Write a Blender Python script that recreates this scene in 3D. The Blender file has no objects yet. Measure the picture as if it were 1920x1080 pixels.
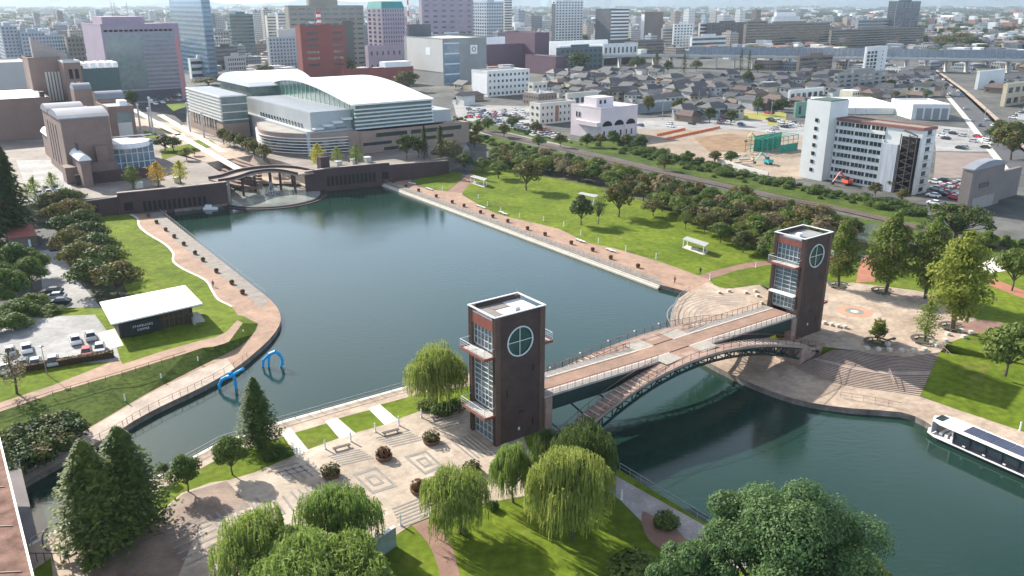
import bpy, bmesh, math, random
from mathutils import Vector, Matrix, geometry
random.seed(7)
S=bpy.context.scene; C=S.collection; R=math.radians
# ---------------- camera, sky, sun, exposure
CAMH=60.0; F=1541.0; HOR=5.0
TH=math.atan((540-HOR)/F)
cd=bpy.data.cameras.new('camera'); cam=bpy.data.objects.new('camera',cd); C.objects.link(cam)
cam.location=(0,0,CAMH); cam.rotation_euler=(math.pi/2-TH,0,0)
cd.sensor_width=36; cd.lens=36*F/1920; cd.clip_start=1; cd.clip_end=60000
S.camera=cam
SUN_AZ=138.0; SUN_EL=31.0            # direction towards the sun, degrees from +X
w=bpy.data.worlds.new('World'); S.world=w; w.use_nodes=True
nt=w.node_tree; bg=nt.nodes['Background']
sky=nt.nodes.new('ShaderNodeTexSky'); sky.sky_type='NISHITA'; sky.sun_disc=False
sky.sun_elevation=R(SUN_EL); sky.sun_rotation=R(90-SUN_AZ)
sky.air_density=1.0; sky.dust_density=2.6; sky.ozone_density=1.2
tc=nt.nodes.new('ShaderNodeTexCoord'); mp=nt.nodes.new('ShaderNodeMapping'); mp.inputs['Scale'].default_value=(1,1,2.5)
nz=nt.nodes.new('ShaderNodeTexNoise'); nz.inputs['Scale'].default_value=3.0; nz.inputs['Detail'].default_value=6
cr=nt.nodes.new('ShaderNodeValToRGB'); cr.color_ramp.elements[0].position=.44; cr.color_ramp.elements[1].position=.66
cr.color_ramp.elements[0].color=(0,0,0,1); cr.color_ramp.elements[1].color=(.6,.6,.6,1)
mx=nt.nodes.new('ShaderNodeMixRGB'); mx.inputs[2].default_value=(8.5,9,9.6,1)
nt.links.new(tc.outputs['Generated'],mp.inputs[0]); nt.links.new(mp.outputs[0],nz.inputs['Vector'])
nt.links.new(nz.outputs[0],cr.inputs[0]); nt.links.new(cr.outputs[0],mx.inputs[0])
nt.links.new(sky.outputs[0],mx.inputs[1])
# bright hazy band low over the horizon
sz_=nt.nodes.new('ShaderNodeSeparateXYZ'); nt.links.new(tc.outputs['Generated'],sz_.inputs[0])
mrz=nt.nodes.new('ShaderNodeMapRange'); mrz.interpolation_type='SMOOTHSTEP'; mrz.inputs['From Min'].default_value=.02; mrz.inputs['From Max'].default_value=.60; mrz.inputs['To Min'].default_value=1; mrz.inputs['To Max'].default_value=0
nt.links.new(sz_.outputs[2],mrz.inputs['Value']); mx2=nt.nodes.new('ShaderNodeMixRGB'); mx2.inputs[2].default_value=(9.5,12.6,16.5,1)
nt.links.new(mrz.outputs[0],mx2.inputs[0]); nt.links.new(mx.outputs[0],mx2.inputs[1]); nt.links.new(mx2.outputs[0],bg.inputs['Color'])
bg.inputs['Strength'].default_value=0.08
sd=bpy.data.lights.new('sun','SUN'); sd.energy=5.0; sd.angle=R(.55); sd.color=(1,.94,.84)
so=bpy.data.objects.new('sun',sd); C.objects.link(so)
sv=Vector((math.cos(R(SUN_AZ))*math.cos(R(SUN_EL)),math.sin(R(SUN_AZ))*math.cos(R(SUN_EL)),math.sin(R(SUN_EL))))
so.rotation_euler=sv.to_track_quat('Z','Y').to_euler(); so.location=(0,0,300)
S.view_settings.view_transform='Standard'; S.view_settings.look='None'; S.view_settings.gamma=1
S.view_settings.exposure=0.92
S.render.resolution_x=1024; S.render.resolution_y=576
S.cycles.max_bounces=6; S.cycles.diffuse_bounces=2; S.cycles.glossy_bounces=2; S.cycles.transmission_bounces=2
S.cycles.transparent_max_bounces=6; S.cycles.volume_bounces=0
# ---------------- survey: ground positions measured on the photograph's 1920x1080 grid
B=-3.2; WZ=-4.2
ct,st=math.cos(TH),math.sin(TH)
def ray(px,py): a=(px-960)/F; b=(540-py)/F; return Vector((a, ct+b*st, -st+b*ct))
def W(px,py,z=B): d=ray(px,py); t=(z-CAMH)/d.z; return Vector((0,0,CAMH))+d*t
def V(px,py,Y): d=ray(px,py); return Vector((0,0,CAMH))+d*(Y/d.y)
def pj(p):
    c=p.y*ct+(CAMH-p.z)*st; return (960+F*p.x/c, 540-F*(p.y*st+(p.z-CAMH)*ct)/c)
def ppm(p): return F/(p.y*ct+(CAMH-p.z)*st)     # photo pixels per metre at a point
# ---------------- materials
MT={}
def nn(t,k,**kw):
    n=t.nodes.new(k)
    for a,b in kw.items(): n.inputs[a].default_value=b
    return n
def mat(name,col,rough=.8,var=.15,scale=1.0,bump=0,patch=None,metal=0,fine=0,spec=.4,col2=None,rnd=0,brick=None,streak=None,strk=(1,1,1)):
    if name in MT: return MT[name]
    m=bpy.data.materials.new(name); m.use_nodes=True; t=m.node_tree; L=t.links.new; p=t.nodes['Principled BSDF']; MT[name]=m
    p.inputs['Roughness'].default_value=rough; p.inputs['Metallic'].default_value=metal; p.inputs['Specular IOR Level'].default_value=spec
    g=t.nodes.new('ShaderNodeNewGeometry')
    mpp=nn(t,'ShaderNodeMapping'); mpp.inputs['Scale'].default_value=strk; L(g.outputs['Position'],mpp.inputs[0])
    n=nn(t,'ShaderNodeTexNoise',Scale=scale,Detail=6.0,Roughness=.6); L(mpp.outputs[0],n.inputs['Vector'])
    r=nn(t,'ShaderNodeMapRange'); r.inputs['From Min'].default_value=.3; r.inputs['From Max'].default_value=.7
    L(n.outputs[0],r.inputs['Value'])
    c1=[max(0,x*(1-var)) for x in col]+[1]; c2=list(col2)+[1] if col2 else [min(1,x*(1+var)) for x in col]+[1]
    mixn=nn(t,'ShaderNodeMixRGB'); mixn.inputs[1].default_value=c1; mixn.inputs[2].default_value=c2
    L(r.outputs[0],mixn.inputs[0]); out=mixn.outputs[0]
    if patch:
        np_=nn(t,'ShaderNodeTexNoise',Scale=patch[1],Detail=7.0,Roughness=.7); L(g.outputs['Position'],np_.inputs['Vector'])
        rp=nn(t,'ShaderNodeMapRange'); rp.inputs['From Min'].default_value=patch[2]; rp.inputs['From Max'].default_value=patch[3]; rp.inputs['To Max'].default_value=.75; L(np_.outputs[0],rp.inputs['Value'])
        mp2=nn(t,'ShaderNodeMixRGB'); mp2.inputs[2].default_value=list(patch[0])+[1]; L(rp.outputs[0],mp2.inputs[0]); L(out,mp2.inputs[1]); out=mp2.outputs[0]
    if fine:
        n2=nn(t,'ShaderNodeTexNoise',Scale=scale*9,Detail=3.0); L(g.outputs['Position'],n2.inputs['Vector'])
        r2=nn(t,'ShaderNodeMapRange'); r2.inputs['From Min'].default_value=.3; r2.inputs['From Max'].default_value=.7; r2.inputs['To Min'].default_value=1-fine; r2.inputs['To Max'].default_value=1+fine
        L(n2.outputs[0],r2.inputs['Value']); v=nn(t,'ShaderNodeVectorMath'); v.operation='SCALE'; L(out,v.inputs[0]); L(r2.outputs[0],v.inputs['Scale']); out=v.outputs[0]
    if rnd:
        oi=t.nodes.new('ShaderNodeObjectInfo'); hs=nn(t,'ShaderNodeHueSaturation'); 
        a=nn(t,'ShaderNodeMapRange'); a.inputs['To Min'].default_value=1-rnd; a.inputs['To Max'].default_value=1+rnd; L(oi.outputs['Random'],a.inputs['Value']); L(a.outputs[0],hs.inputs['Value'])
        a2=nn(t,'ShaderNodeMath'); a2.operation='MULTIPLY_ADD'; a2.inputs[1].default_value=.03*rnd/.3; a2.inputs[2].default_value=.5-.015*rnd/.3; L(oi.outputs['Random'],a2.inputs[0]); L(a2.outputs[0],hs.inputs['Hue'])
        L(out,hs.inputs['Color']); out=hs.outputs[0]
    if brick:
        bk=nn(t,'ShaderNodeTexBrick',Scale=1.0); bk.inputs['Brick Width'].default_value=brick[0]; bk.inputs['Row Height'].default_value=brick[1]; bk.inputs['Mortar Size'].default_value=brick[2]
        bk.inputs['Color1'].default_value=(1,1,1,1); bk.inputs['Color2'].default_value=(.86,.84,.84,1); bk.inputs['Mortar'].default_value=brick[3]+(1,)
        if len(brick)>4:   # wall: use horizontal run and height
            sx=t.nodes.new('ShaderNodeSeparateXYZ'); L(g.outputs['Position'],sx.inputs[0]); ad=nn(t,'ShaderNodeMath'); L(sx.outputs[0],ad.inputs[0]); L(sx.outputs[1],ad.inputs[1])
            cb=t.nodes.new('ShaderNodeCombineXYZ'); L(ad.outputs[0],cb.inputs[0]); L(sx.outputs[2],cb.inputs[1]); L(cb.outputs[0],bk.inputs['Vector'])
        else:
            mr=nn(t,'ShaderNodeMapping'); mr.inputs['Rotation'].default_value=(0,0,R(-36)); L(g.outputs['Position'],mr.inputs[0]); L(mr.outputs[0],bk.inputs['Vector'])
        mm=nn(t,'ShaderNodeMixRGB'); mm.blend_type='MULTIPLY'; mm.inputs[0].default_value=1; L(out,mm.inputs[1]); L(bk.outputs['Color'],mm.inputs[2]); out=mm.outputs[0]
    if bump:
        bn=nn(t,'ShaderNodeBump',Strength=.6,Distance=bump); L(n.outputs[0],bn.inputs['Height']); L(bn.outputs[0],p.inputs['Normal'])
    L(out,p.inputs['Base Color'])
    return m
def foliage(name,ca,cb_,trans=.3,rnd=.22,scale=.6,dead=None):
    if name in MT: return MT[name]
    m=bpy.data.materials.new(name); m.use_nodes=True; t=m.node_tree; L=t.links.new; MT[name]=m
    t.nodes.remove(t.nodes['Principled BSDF']); o=t.nodes['Material Output']
    g=t.nodes.new('ShaderNodeNewGeometry'); n=nn(t,'ShaderNodeTexNoise',Scale=scale,Detail=5.0,Roughness=.65); L(g.outputs['Position'],n.inputs['Vector'])
    r=nn(t,'ShaderNodeMapRange'); r.inputs['From Min'].default_value=.32; r.inputs['From Max'].default_value=.68; L(n.outputs[0],r.inputs['Value'])
    mi=nn(t,'ShaderNodeMixRGB'); mi.inputs[1].default_value=ca+(1,); mi.inputs[2].default_value=cb_+(1,); L(r.outputs[0],mi.inputs[0]); out=mi.outputs[0]
    if dead:
        n2=nn(t,'ShaderNodeTexNoise',Scale=.35,Detail=4.0); L(g.outputs['Position'],n2.inputs['Vector'])
        r2=nn(t,'ShaderNodeMapRange'); r2.inputs['From Min'].default_value=.5; r2.inputs['From Max'].default_value=.68; L(n2.outputs[0],r2.inputs['Value'])
        m2=nn(t,'ShaderNodeMixRGB'); m2.inputs[2].default_value=dead+(1,); L(r2.outputs[0],m2.inputs[0]); L(out,m2.inputs[1]); out=m2.outputs[0]
    oi=t.nodes.new('ShaderNodeObjectInfo'); hs=nn(t,'ShaderNodeHueSaturation')
    a=nn(t,'ShaderNodeMapRange'); a.inputs['To Min'].default_value=1-rnd; a.inputs['To Max'].default_value=1+rnd; L(oi.outputs['Random'],a.inputs['Value']); L(a.outputs[0],hs.inputs['Value'])
    a2=nn(t,'ShaderNodeMath'); a2.operation='MULTIPLY_ADD'; a2.inputs[1].default_value=-.045; a2.inputs[2].default_value=.52; L(oi.outputs['Random'],a2.inputs[0]); L(a2.outputs[0],hs.inputs['Hue'])
    L(out,hs.inputs['Color']); out=hs.outputs[0]
    d=nn(t,'ShaderNodeBsdfPrincipled',Roughness=.62); d.inputs['Specular IOR Level'].default_value=.25; tr=nn(t,'ShaderNodeBsdfTranslucent'); ms=nn(t,'ShaderNodeMixShader'); ms.inputs[0].default_value=trans
    L(out,d.inputs['Base Color']); L(out,tr.inputs['Color']); L(d.outputs[0],ms.inputs[1]); L(tr.outputs[0],ms.inputs[2]); L(ms.outputs[0],o.inputs['Surface'])
    return m
def glass(name,col,rough=.08,metal=.0,spec=1.0): return mat(name,col,rough=rough,var=.25,scale=.35,metal=metal,spec=spec)
# palette
brick=mat('brown_brick',(.070,.044,.037),.8,.25,.5,brick=(.6,.12,.012,(.75,.75,.75),1),fine=.12)
brick2=mat('far_brick',(.22,.15,.125),.85,.12,.15,fine=.06)
brick_dk=mat('dark_wall_brick',(.075,.045,.045),.85,.25,.15,brick=(.9,.3,.02,(.8,.8,.8),1))
pilas=mat('pilaster_brick',(.125,.075,.055),.8,.2,.6,brick=(.6,.12,.012,(.8,.8,.8),1))
redpan=mat('red_panel',(.22,.065,.045),.55,.12,1)
white=mat('white_paint',(.78,.78,.77),.5,.06,.4)
whiteroof=mat('white_roof',(.80,.80,.80),.6,.08,.5,streak=1)
greyroof=mat('grey_roof',(.27,.275,.28),.8,.2,.3)
concrete=mat('concrete',(.42,.40,.37),.85,.22,.25,fine=.1)
concrete_d=mat('stained_concrete',(.20,.17,.15),.9,.45,.5,fine=.15)
darkmetal=mat('dark_metal',(.03,.03,.035),.5,.2,1)
railred=mat('red_brown_rail',(.20,.095,.075),.55,.15,1)
railgrey=mat('grey_rail',(.30,.30,.30),.5,.15,1,metal=.3)
greensteel=mat('green_steel',(.014,.034,.029),.5,.25,.8)
framew=mat('pale_frame',(.62,.65,.66),.4,.08,1)
gl_dark=glass('dark_glass',(.03,.045,.05))
gl_tow=glass('tower_glass',(.10,.13,.13),.12)
gl_blue=glass('blue_glass',(.07,.12,.16),.12)
gl_clear=glass('rail_glass',(.20,.25,.24),.1)
asph=mat('asphalt',(.085,.085,.09),.9,.25,.2,fine=.12)
asph_l=mat('worn_asphalt',(.30,.295,.29),.85,.3,.12,fine=.15)
redroad=mat('red_paving',(.36,.235,.165),.85,.2,.12,patch=((.24,.17,.13),.25,.5,.75),fine=.12,brick=(1.5,1.5,.02,(.86,.84,.82)))
redroad2=mat('deck_red_paving',(.29,.185,.135),.85,.2,.35,patch=((.20,.14,.11),.5,.5,.75),fine=.14)
tanpave=mat('tan_paving',(.44,.335,.25),.85,.25,.12,patch=((.25,.19,.15),.2,.5,.7),fine=.12,col2=(.56,.45,.35),brick=(1.2,.6,.02,(.82,.8,.78)))
plazam=mat('plaza_paving',(.44,.355,.27),.8,.25,.13,patch=((.28,.20,.155),.3,.52,.72),fine=.10,col2=(.58,.49,.39),brick=(1.0,.5,.02,(.85,.82,.8)))
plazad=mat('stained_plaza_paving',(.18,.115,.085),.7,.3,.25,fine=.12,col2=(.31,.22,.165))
stripe_d=mat('grey_stone_stripe',(.24,.22,.20),.85,.2,.6,fine=.1)
stripe_l=mat('pale_stone_stripe',(.60,.55,.48),.85,.12,.6,fine=.1)
lawnm=mat('lawn_grass',(.10,.155,.012),.95,.24,.09,bump=.15,fine=.26,patch=((.19,.17,.05),.13,.56,.72),col2=(.155,.205,.02),spec=.1)
lawnd=mat('rough_grass',(.055,.095,.016),.95,.3,.15,bump=.3,fine=.35,col2=(.10,.135,.025),spec=.1)
soilm=mat('bare_soil',(.30,.235,.175),.95,.25,.08,fine=.15)
woodm=mat('grey_boards',(.27,.24,.21),.85,.2,.6,brick=(30,.9,.04,(.5,.5,.5)))
groundm=mat('city_ground',(.075,.078,.075),.95,.35,.02,fine=.3,col2=(.13,.13,.12))
barkm=mat('bark',(.09,.07,.05),.9,.3,3)
bluep=mat('bright_blue_paint',(.02,.38,.80),.4,.08,1)
dark=mat('shadow_black',(.012,.012,.012),.9,.1,1)
# ---------------- mesh builder
def wl(o):
    v=Vector((0,0,0))
    while o: v+=o.location; o=o.parent
    return v
def tag(o,label=None,cat=None,group=None,kind=None):
    if label: o['label']=label
    if cat: o['category']=cat
    if group: o['group']=group
    if kind: o['kind']=kind
    return o
def thing(name,label,cat,loc,group=None):
    o=bpy.data.objects.new(name,None); o.empty_display_size=.5; C.objects.link(o); o.location=Vector(loc); return tag(o,label,cat,group)
class M:
    def __init__(s): s.v=[]; s.f=[]; s.mi=[]; s.ms=[]; s.cm=0
    def m(s,material):
        if material not in s.ms: s.ms.append(material)
        s.cm=s.ms.index(material); return s
    def add(s,vs,fs):
        n=len(s.v); s.v+= [tuple(v) for v in vs]; s.f+=[tuple(i+n for i in f) for f in fs]; s.mi+=[s.cm]*len(fs); return s
    def obox(s,o,a,b,c):     # corner o, edge vectors a,b,c
        o,a,b,c=map(Vector,(o,a,b,c)); vs=[o,o+a,o+a+b,o+b,o+c,o+a+c,o+a+b+c,o+b+c]
        fs=[(3,2,1,0),(4,5,6,7),(0,1,5,4),(1,2,6,5),(2,3,7,6),(3,0,4,7)]
        if a.cross(b).dot(c)<0: fs=[f[::-1] for f in fs]
        return s.add(vs,fs)
    def box(s,cx,cy,z0,wx,wy,h,rot=0):
        c,n=math.cos(rot),math.sin(rot); a=Vector((c*wx,n*wx,0)); b=Vector((-n*wy,c*wy,0))
        return s.obox(Vector((cx,cy,z0))-a/2-b/2,a,b,(0,0,h))
    def prism(s,pts,z0,z1,top=True,bottom=True):   # z0/z1 may be lists
        n=len(pts); za=z0 if isinstance(z0,(list,tuple)) else [z0]*n; zb=z1 if isinstance(z1,(list,tuple)) else [z1]*n
        p=[(q[0],q[1]) for q in pts]
        ar=sum(p[i][0]*p[(i+1)%n][1]-p[(i+1)%n][0]*p[i][1] for i in range(n))
        if ar<0: p=p[::-1]; za=za[::-1]; zb=zb[::-1]
        vs=[Vector((p[i][0],p[i][1],za[i])) for i in range(n)]+[Vector((p[i][0],p[i][1],zb[i])) for i in range(n)]
        fs=[(i,(i+1)%n,n+(i+1)%n,n+i) for i in range(n)]
        tr=geometry.tessellate_polygon([[Vector((q[0],q[1],0)) for q in p]])
        for t in tr:
            a,b,c=t; cr_=(Vector(p[b])-Vector(p[a])).cross(Vector(p[c])-Vector(p[a]))
            if cr_<0: t=(a,c,b)
            if top: fs.append(tuple(n+i for i in t))
            if bottom: fs.append(tuple(t)[::-1])
        return s.add(vs,fs)
    def tube(s,p,q,r,r2=None,n=6,cap=True):
        p,q=Vector(p),Vector(q); r2=r if r2 is None else r2; d=q-p
        if d.length<1e-6: return s
        u=d.orthogonal().normalized(); v=d.normalized().cross(u); vs=[]
        for o,rr in ((p,r),(q,r2)):
            for i in range(n): a=2*math.pi*i/n; vs.append(o+u*math.cos(a)*rr+v*math.sin(a)*rr)
        fs=[(i,(i+1)%n,n+(i+1)%n,n+i) for i in range(n)]
        if cap: fs+=[tuple(range(n))[::-1],tuple(range(n,2*n))]
        return s.add(vs,fs)
    def path(s,pts,r,n=6):
        for a,b in zip(pts,pts[1:]): s.tube(a,b,r,n=n)
        return s
    def bar(s,p,q,w_,h):     # beam with vertical depth
        p,q=Vector(p),Vector(q); d=q-p; hz=Vector((d.x,d.y,0)); 
        sd_=Vector((-hz.y,hz.x,0)).normalized()*w_ if hz.length>1e-6 else Vector((w_,0,0))
        up=Vector((0,0,h)) if hz.length>1e-6 else Vector((0,h,0))
        return s.obox(p-sd_/2-up/2,d,sd_,up)
    def strip(s,A,Bp):       # quads between two polylines
        n=len(A); return s.add(list(A)+list(Bp),[(i,i+1,n+i+1,n+i) for i in range(n-1)])
    def disc(s,c,r,n=24,z=None,axis=None):
        c=Vector(c); return s.add([c+Vector((math.cos(2*math.pi*i/n)*r,math.sin(2*math.pi*i/n)*r,0)) for i in range(n)],[tuple(range(n))])
    def build(s,name,material=None,parent=None,label=None,cat=None,group=None,kind=None,smooth=False):
        me=bpy.data.meshes.new(name); o=wl(parent) if parent else Vector((0,0,0)); loc=Vector((0,0,0))
        if not parent and kind is None and s.v:    # origin at the base
            xs=[v[0] for v in s.v]; ys=[v[1] for v in s.v]; zs=[v[2] for v in s.v]; loc=Vector(((min(xs)+max(xs))/2,(min(ys)+max(ys))/2,min(zs))); o=loc
        me.from_pydata([(v[0]-o.x,v[1]-o.y,v[2]-o.z) for v in s.v],[],s.f)
        for k in (s.ms if s.ms else [material]): me.materials.append(k)
        if s.ms: me.polygons.foreach_set('material_index',s.mi)
        if smooth: me.polygons.foreach_set('use_smooth',[True]*len(me.polygons))
        ob=bpy.data.objects.new(name,me); C.objects.link(ob); ob.location=loc
        if parent: ob.parent=parent
        return tag(ob,label,cat,group,kind)
def children(o): return [c for c in KIDS.get(o.name,[])]
KIDS={}
def copy_tree(o,parent=None):
    c=o.copy(); C.objects.link(c); 
    if parent: c.parent=parent
    for ch in o.children: copy_tree(ch,c)
    return c
AUTO=[]     # things labelled at the end: what they look like + what stands beside them in the view
def auto(o,desc,cat,group=None,p=None):
    o['category']=cat
    if group: o['group']=group
    AUTO.append((o,desc,Vector(p) if p is not None else o.location.copy())); return o
def railing(m,pts,h=1.1,sp=1.6,thin=.0,rt=.045,pr=.035,infill=.4,mid=True):
    for a,b in zip(pts,pts[1:]):
        a,b=Vector(a),Vector(b); L_=(b-a).length; n=max(1,round(L_/sp)); up=Vector((0,0,h))
        m.tube(a+up,b+up,rt,n=4)
        if mid: m.tube(a+Vector((0,0,.15)),b+Vector((0,0,.15)),.02,n=4)
        for i in range(n+1): q=a.lerp(b,i/n); m.tube(q,q+up,pr,n=4)
        if infill:
            k=max(1,round(L_/infill))
            for i in range(k): q=a.lerp(b,(i+.5)/k); m.tube(q+Vector((0,0,.15)),q+up,.012,n=3,cap=False)
    return m
def sheet(name,pts,z,material,kind='structure',dz=0,label=None,skirt=None):
    q=[]; 
    for p in pts:
        zz=p[2] if len(p)>2 else z; q.append(W(p[0],p[1],zz)+Vector((0,0,dz)))
    m=M()
    if skirt is None: skirt=.12
    m.prism(q,[v.z-skirt for v in q],[v.z for v in q],bottom=False)
    return m.build(name,material,kind=kind,label=label)
def ribbon(name,pts,width,z,material,dz=.03,kind='structure'):   # road along photo points, width in metres
    q=[W(p[0],p[1],p[2] if len(p)>2 else z)+Vector((0,0,dz)) for p in pts]; A=[];D=[]
    for i,p in enumerate(q):
        d=(q[min(i+1,len(q)-1)]-q[max(i-1,0)]); d.z=0; n=Vector((-d.y,d.x,0)).normalized()*width/2; A.append(p+n); D.append(p-n)
    m=M(); m.prism([v for v in A]+D[::-1],[v.z-.1 for v in A]+[v.z-.1 for v in D[::-1]],[v.z for v in A]+[v.z for v in D[::-1]],bottom=False)
    return m.build(name,material,kind=kind)
def smooth_px(pts,n=4):
    out=[]; P_=[pts[0]]+list(pts)+[pts[-1]]
    for i in range(1,len(P_)-2):
        for k in range(n):
            t=k/n; out.append(tuple(.5*((2*b)+(-a+c)*t+(2*a-5*b+4*c-d)*t*t+(-a+3*b-3*c+d)*t**3) for a,b,c,d in zip(P_[i-1],P_[i],P_[i+1],P_[i+2])))
    out.append(tuple(pts[-1])); return out
# ================= GROUND, LAKE =================
NB=-.02   # near plaza level
leftbank=smooth_px([(-160,1020),(28,913),(120,862),(217,811),(250,790),(300,763),(380,725),(440,691),(485,655),(512,628),(526,603),(522,580),(505,560)],3)
farbank=[(500,556),(300,398),(314,393),(330,392),(428,381)]
poolback=[(436,362),(440,350),(475,343),(520,341),(560,345),(580,354)]
rightbank=[(716,342),(1238,534),(1290,547)]+smooth_px([(1272,560),(1262,578),(1257,597),(1263,620),(1285,648),(1320,675),(1380,706),(1450,735),(1520,755),(1600,766),(1690,773),(1735,790),(1760,808)],2)+[(1800,830),(1920,885),(2150,990)]
bq=[W(a,b,B) for a,b in leftbank+farbank+poolback+rightbank]
# near bank is at plaza level: its corner pixels are read at that height
near_px=[(1330,985),(1160,880)]
far_right=W(2150,990,B)
near=[W(1700,1250,NB),W(1330,985,NB),W(1160,880,NB),Vector((9.0,94.5,0)),Vector((5.5,103,0)),Vector((3.2,112,0)),W(870,692,NB),W(755,729,NB),W(530,793,NB),W(412,833,NB),W(54,1026,NB),W(-160,1140,NB)]
lake=[Vector((q.x,q.y,0)) for q in bq+[Vector((110,60,0))]+near]
def wob(m,loop,z0,z1,close=True):
    n=len(loop)
    for i in range(n if close else n-1):
        a,b=loop[i],loop[(i+1)%n]; m.add([(a.x,a.y,z0),(b.x,b.y,z0),(b.x,b.y,z1),(a.x,a.y,z1)],[(0,1,2,3)])
# one ground sheet out to the horizon with the lake cut out of it
big=[Vector((-14000,-300,0)),Vector((14000,-300,0)),Vector((14000,16000,0)),Vector((-14000,16000,0))]
tri=geometry.tessellate_polygon([big,lake]); allv=big+lake
m=M(); m.add([(v.x,v.y,B) for v in allv],[t if (allv[t[1]]-allv[t[0]]).cross(allv[t[2]]-allv[t[0]]).z>0 else (t[0],t[2],t[1]) for t in tri]); m.build('ground',groundm,kind='structure')
m=M(); wob(m,lake,WZ-2,B); m.build('quay_wall',concrete_d,kind='structure')
m=M(); m.prism(lake,WZ-2.2,WZ-2,bottom=False); m.build('lake_bed',mat('lake_bed',(.03,.045,.035),.9),kind='structure')
def water_mat():
    m=bpy.data.materials.new('lake_water'); m.use_nodes=True; t=m.node_tree; L=t.links.new; p=t.nodes['Principled BSDF']
    g=t.nodes.new('ShaderNodeNewGeometry')
    n0=nn(t,'ShaderNodeTexNoise',Scale=.02,Detail=4.0); L(g.outputs['Position'],n0.inputs['Vector'])
    mi=nn(t,'ShaderNodeMixRGB'); mi.inputs[1].default_value=(.010,.034,.025,1); mi.inputs[2].default_value=(.017,.046,.034,1); L(n0.outputs[0],mi.inputs[0]); L(mi.outputs[0],p.inputs['Base Color'])
    p.inputs['Roughness'].default_value=.10; p.inputs['IOR'].default_value=1.38; p.inputs['Specular IOR Level'].default_value=.8
    mp_=nn(t,'ShaderNodeMapping'); mp_.inputs['Rotation'].default_value=(0,0,R(25)); mp_.inputs['Scale'].default_value=(.55,1.6,1); L(g.outputs['Position'],mp_.inputs[0])
    n1=nn(t,'ShaderNodeTexNoise',Scale=.9,Detail=4.0,Roughness=.6); L(mp_.outputs[0],n1.inputs['Vector'])
    nm=nn(t,'ShaderNodeTexNoise',Scale=.035,Detail=3.0); L(g.outputs['Position'],nm.inputs['Vector'])
    r=nn(t,'ShaderNodeMapRange'); r.inputs['From Min'].default_value=.38; r.inputs['From Max'].default_value=.62; r.inputs['To Min'].default_value=.07; r.inputs['To Max'].default_value=.30; L(nm.outputs[0],r.inputs['Value'])
    b=nn(t,'ShaderNodeBump',Distance=.12); L(n1.outputs[0],b.inputs['Height']); L(r.outputs[0],b.inputs['Strength']); L(b.outputs[0],p.inputs['Normal'])
    return m
waterm=water_mat()
m=M(); m.prism(lake,WZ-.1,WZ,bottom=False); m.build('water',waterm,kind='structure')

# ---- near terrace (plaza, lawns by the canal)
nt_poly=near+[Vector((-90,30,0)),Vector((110,10,0))]
m=M(); m.prism(near[::-1]+[Vector((60,20,0)),Vector((-95,20,0))],WZ-1,0); m.build('near_terrace',lawnm,kind='structure')
def nsheet(name,px,mt,dz): return sheet(name,px,0,mt,dz=dz,skirt=.02)
nsheet("waterfront_path",[(54,1024),(412,832),(530,792),(755,728),(868,692),(905,720),(800,735),(760,746),(712,759),(692,769),(632,785),(612,794),(541,815),(500,828),(430,850),(250,945),(120,1030),(60,1070)],tanpave,.012)
nsheet("plaza",[(-60,1240),(160,1082),(272,985),(340,925),(395,905),(430,900),(480,885),(575,844),(640,820),(662,813),(727,795),(745,786),(790,770),(800,762),(875,762),(960,765),(990,840),(1000,860),(985,930),(930,940),(800,965),(740,1005),(690,1030),(560,1100),(480,1240)],plazam,.024)
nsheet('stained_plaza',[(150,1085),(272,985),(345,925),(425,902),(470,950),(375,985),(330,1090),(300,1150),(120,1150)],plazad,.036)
for q in ([(525,808),(545,803),(580,846),(556,856)],[(609,790),(632,783),(668,814),(638,824)],[(690,766),(712,758),(747,788),(722,798)]): nsheet("cross_path",q,stripe_l,.036)
nsheet('kerb_edge',[(54,1026),(412,834),(530,794),(755,730),(868,694),(868,691),(755,726),(530,789),(412,829),(54,1021)],stripe_l,.05)
# stone patterns in the plaza
m=M()
def lines(m,c0,c1,c2,n,wd=.35,frac=1):   # n stripes between edge c0-c1 stepping towards c2
    a,b,c=[W(*q,z=0) for q in (c0,c1,c2)]
    for i in range(n):
        o=(c-a)*(i/(n-1) if n>1 else 0); p=a+o; q=b+o; d=(q-p).normalized(); s_=Vector((-d.y,d.x,0))*wd/2
        m.prism([p-s_,q-s_,q+s_,p+s_],.04,.052,bottom=False)
lines(m,(615,856),(675,843),(640,872),6,.28); lines(m,(705,822),(765,808),(735,838),6,.28)
lines(m,(845,825),(890,862),(885,815),6,.3)
lines(m,(545,922),(580,960),(610,900),6,.3); lines(m,(480,945),(500,975),(530,930),4,.3)
lines(m,(735,955),(800,930),(752,990),7,.3)
lines(m,(520,885),(545,905),(575,870),5,.25); lines(m,(512,880),(560,868),(530,893),3,.25)
lines(m,(800,785),(855,772),(815,806),6,.25); lines(m,(300,1000),(380,965),(350,1060),7,.35); lines(m,(390,965),(420,1000),(480,935),7,.35)
m.build('plaza_stripes',stripe_d,kind='structure')
m=M()
def frame_(m,q,t_):
    P_=[W(*p,z=0) for p in q]; c=sum(P_,Vector())/4
    for i in range(4):
        a,b=P_[i],P_[(i+1)%4]; a2=a+(c-a).normalized()*t_; b2=b+(c-b).normalized()*t_; m.prism([a,b,b2,a2],.04,.05,bottom=False)
for q in ([(660,890),(704,875),(745,912),(698,927)],[(757,857),(798,844),(832,875),(797,891)]):
    frame_(m,q,.75); c=(sum(p[0] for p in q)/4,sum(p[1] for p in q)/4); frame_(m,[(c[0]+(p[0]-c[0])*.45,c[1]+(p[1]-c[1])*.45) for p in q],.6)
m.build('plaza_frames',stripe_d,kind='structure')
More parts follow.
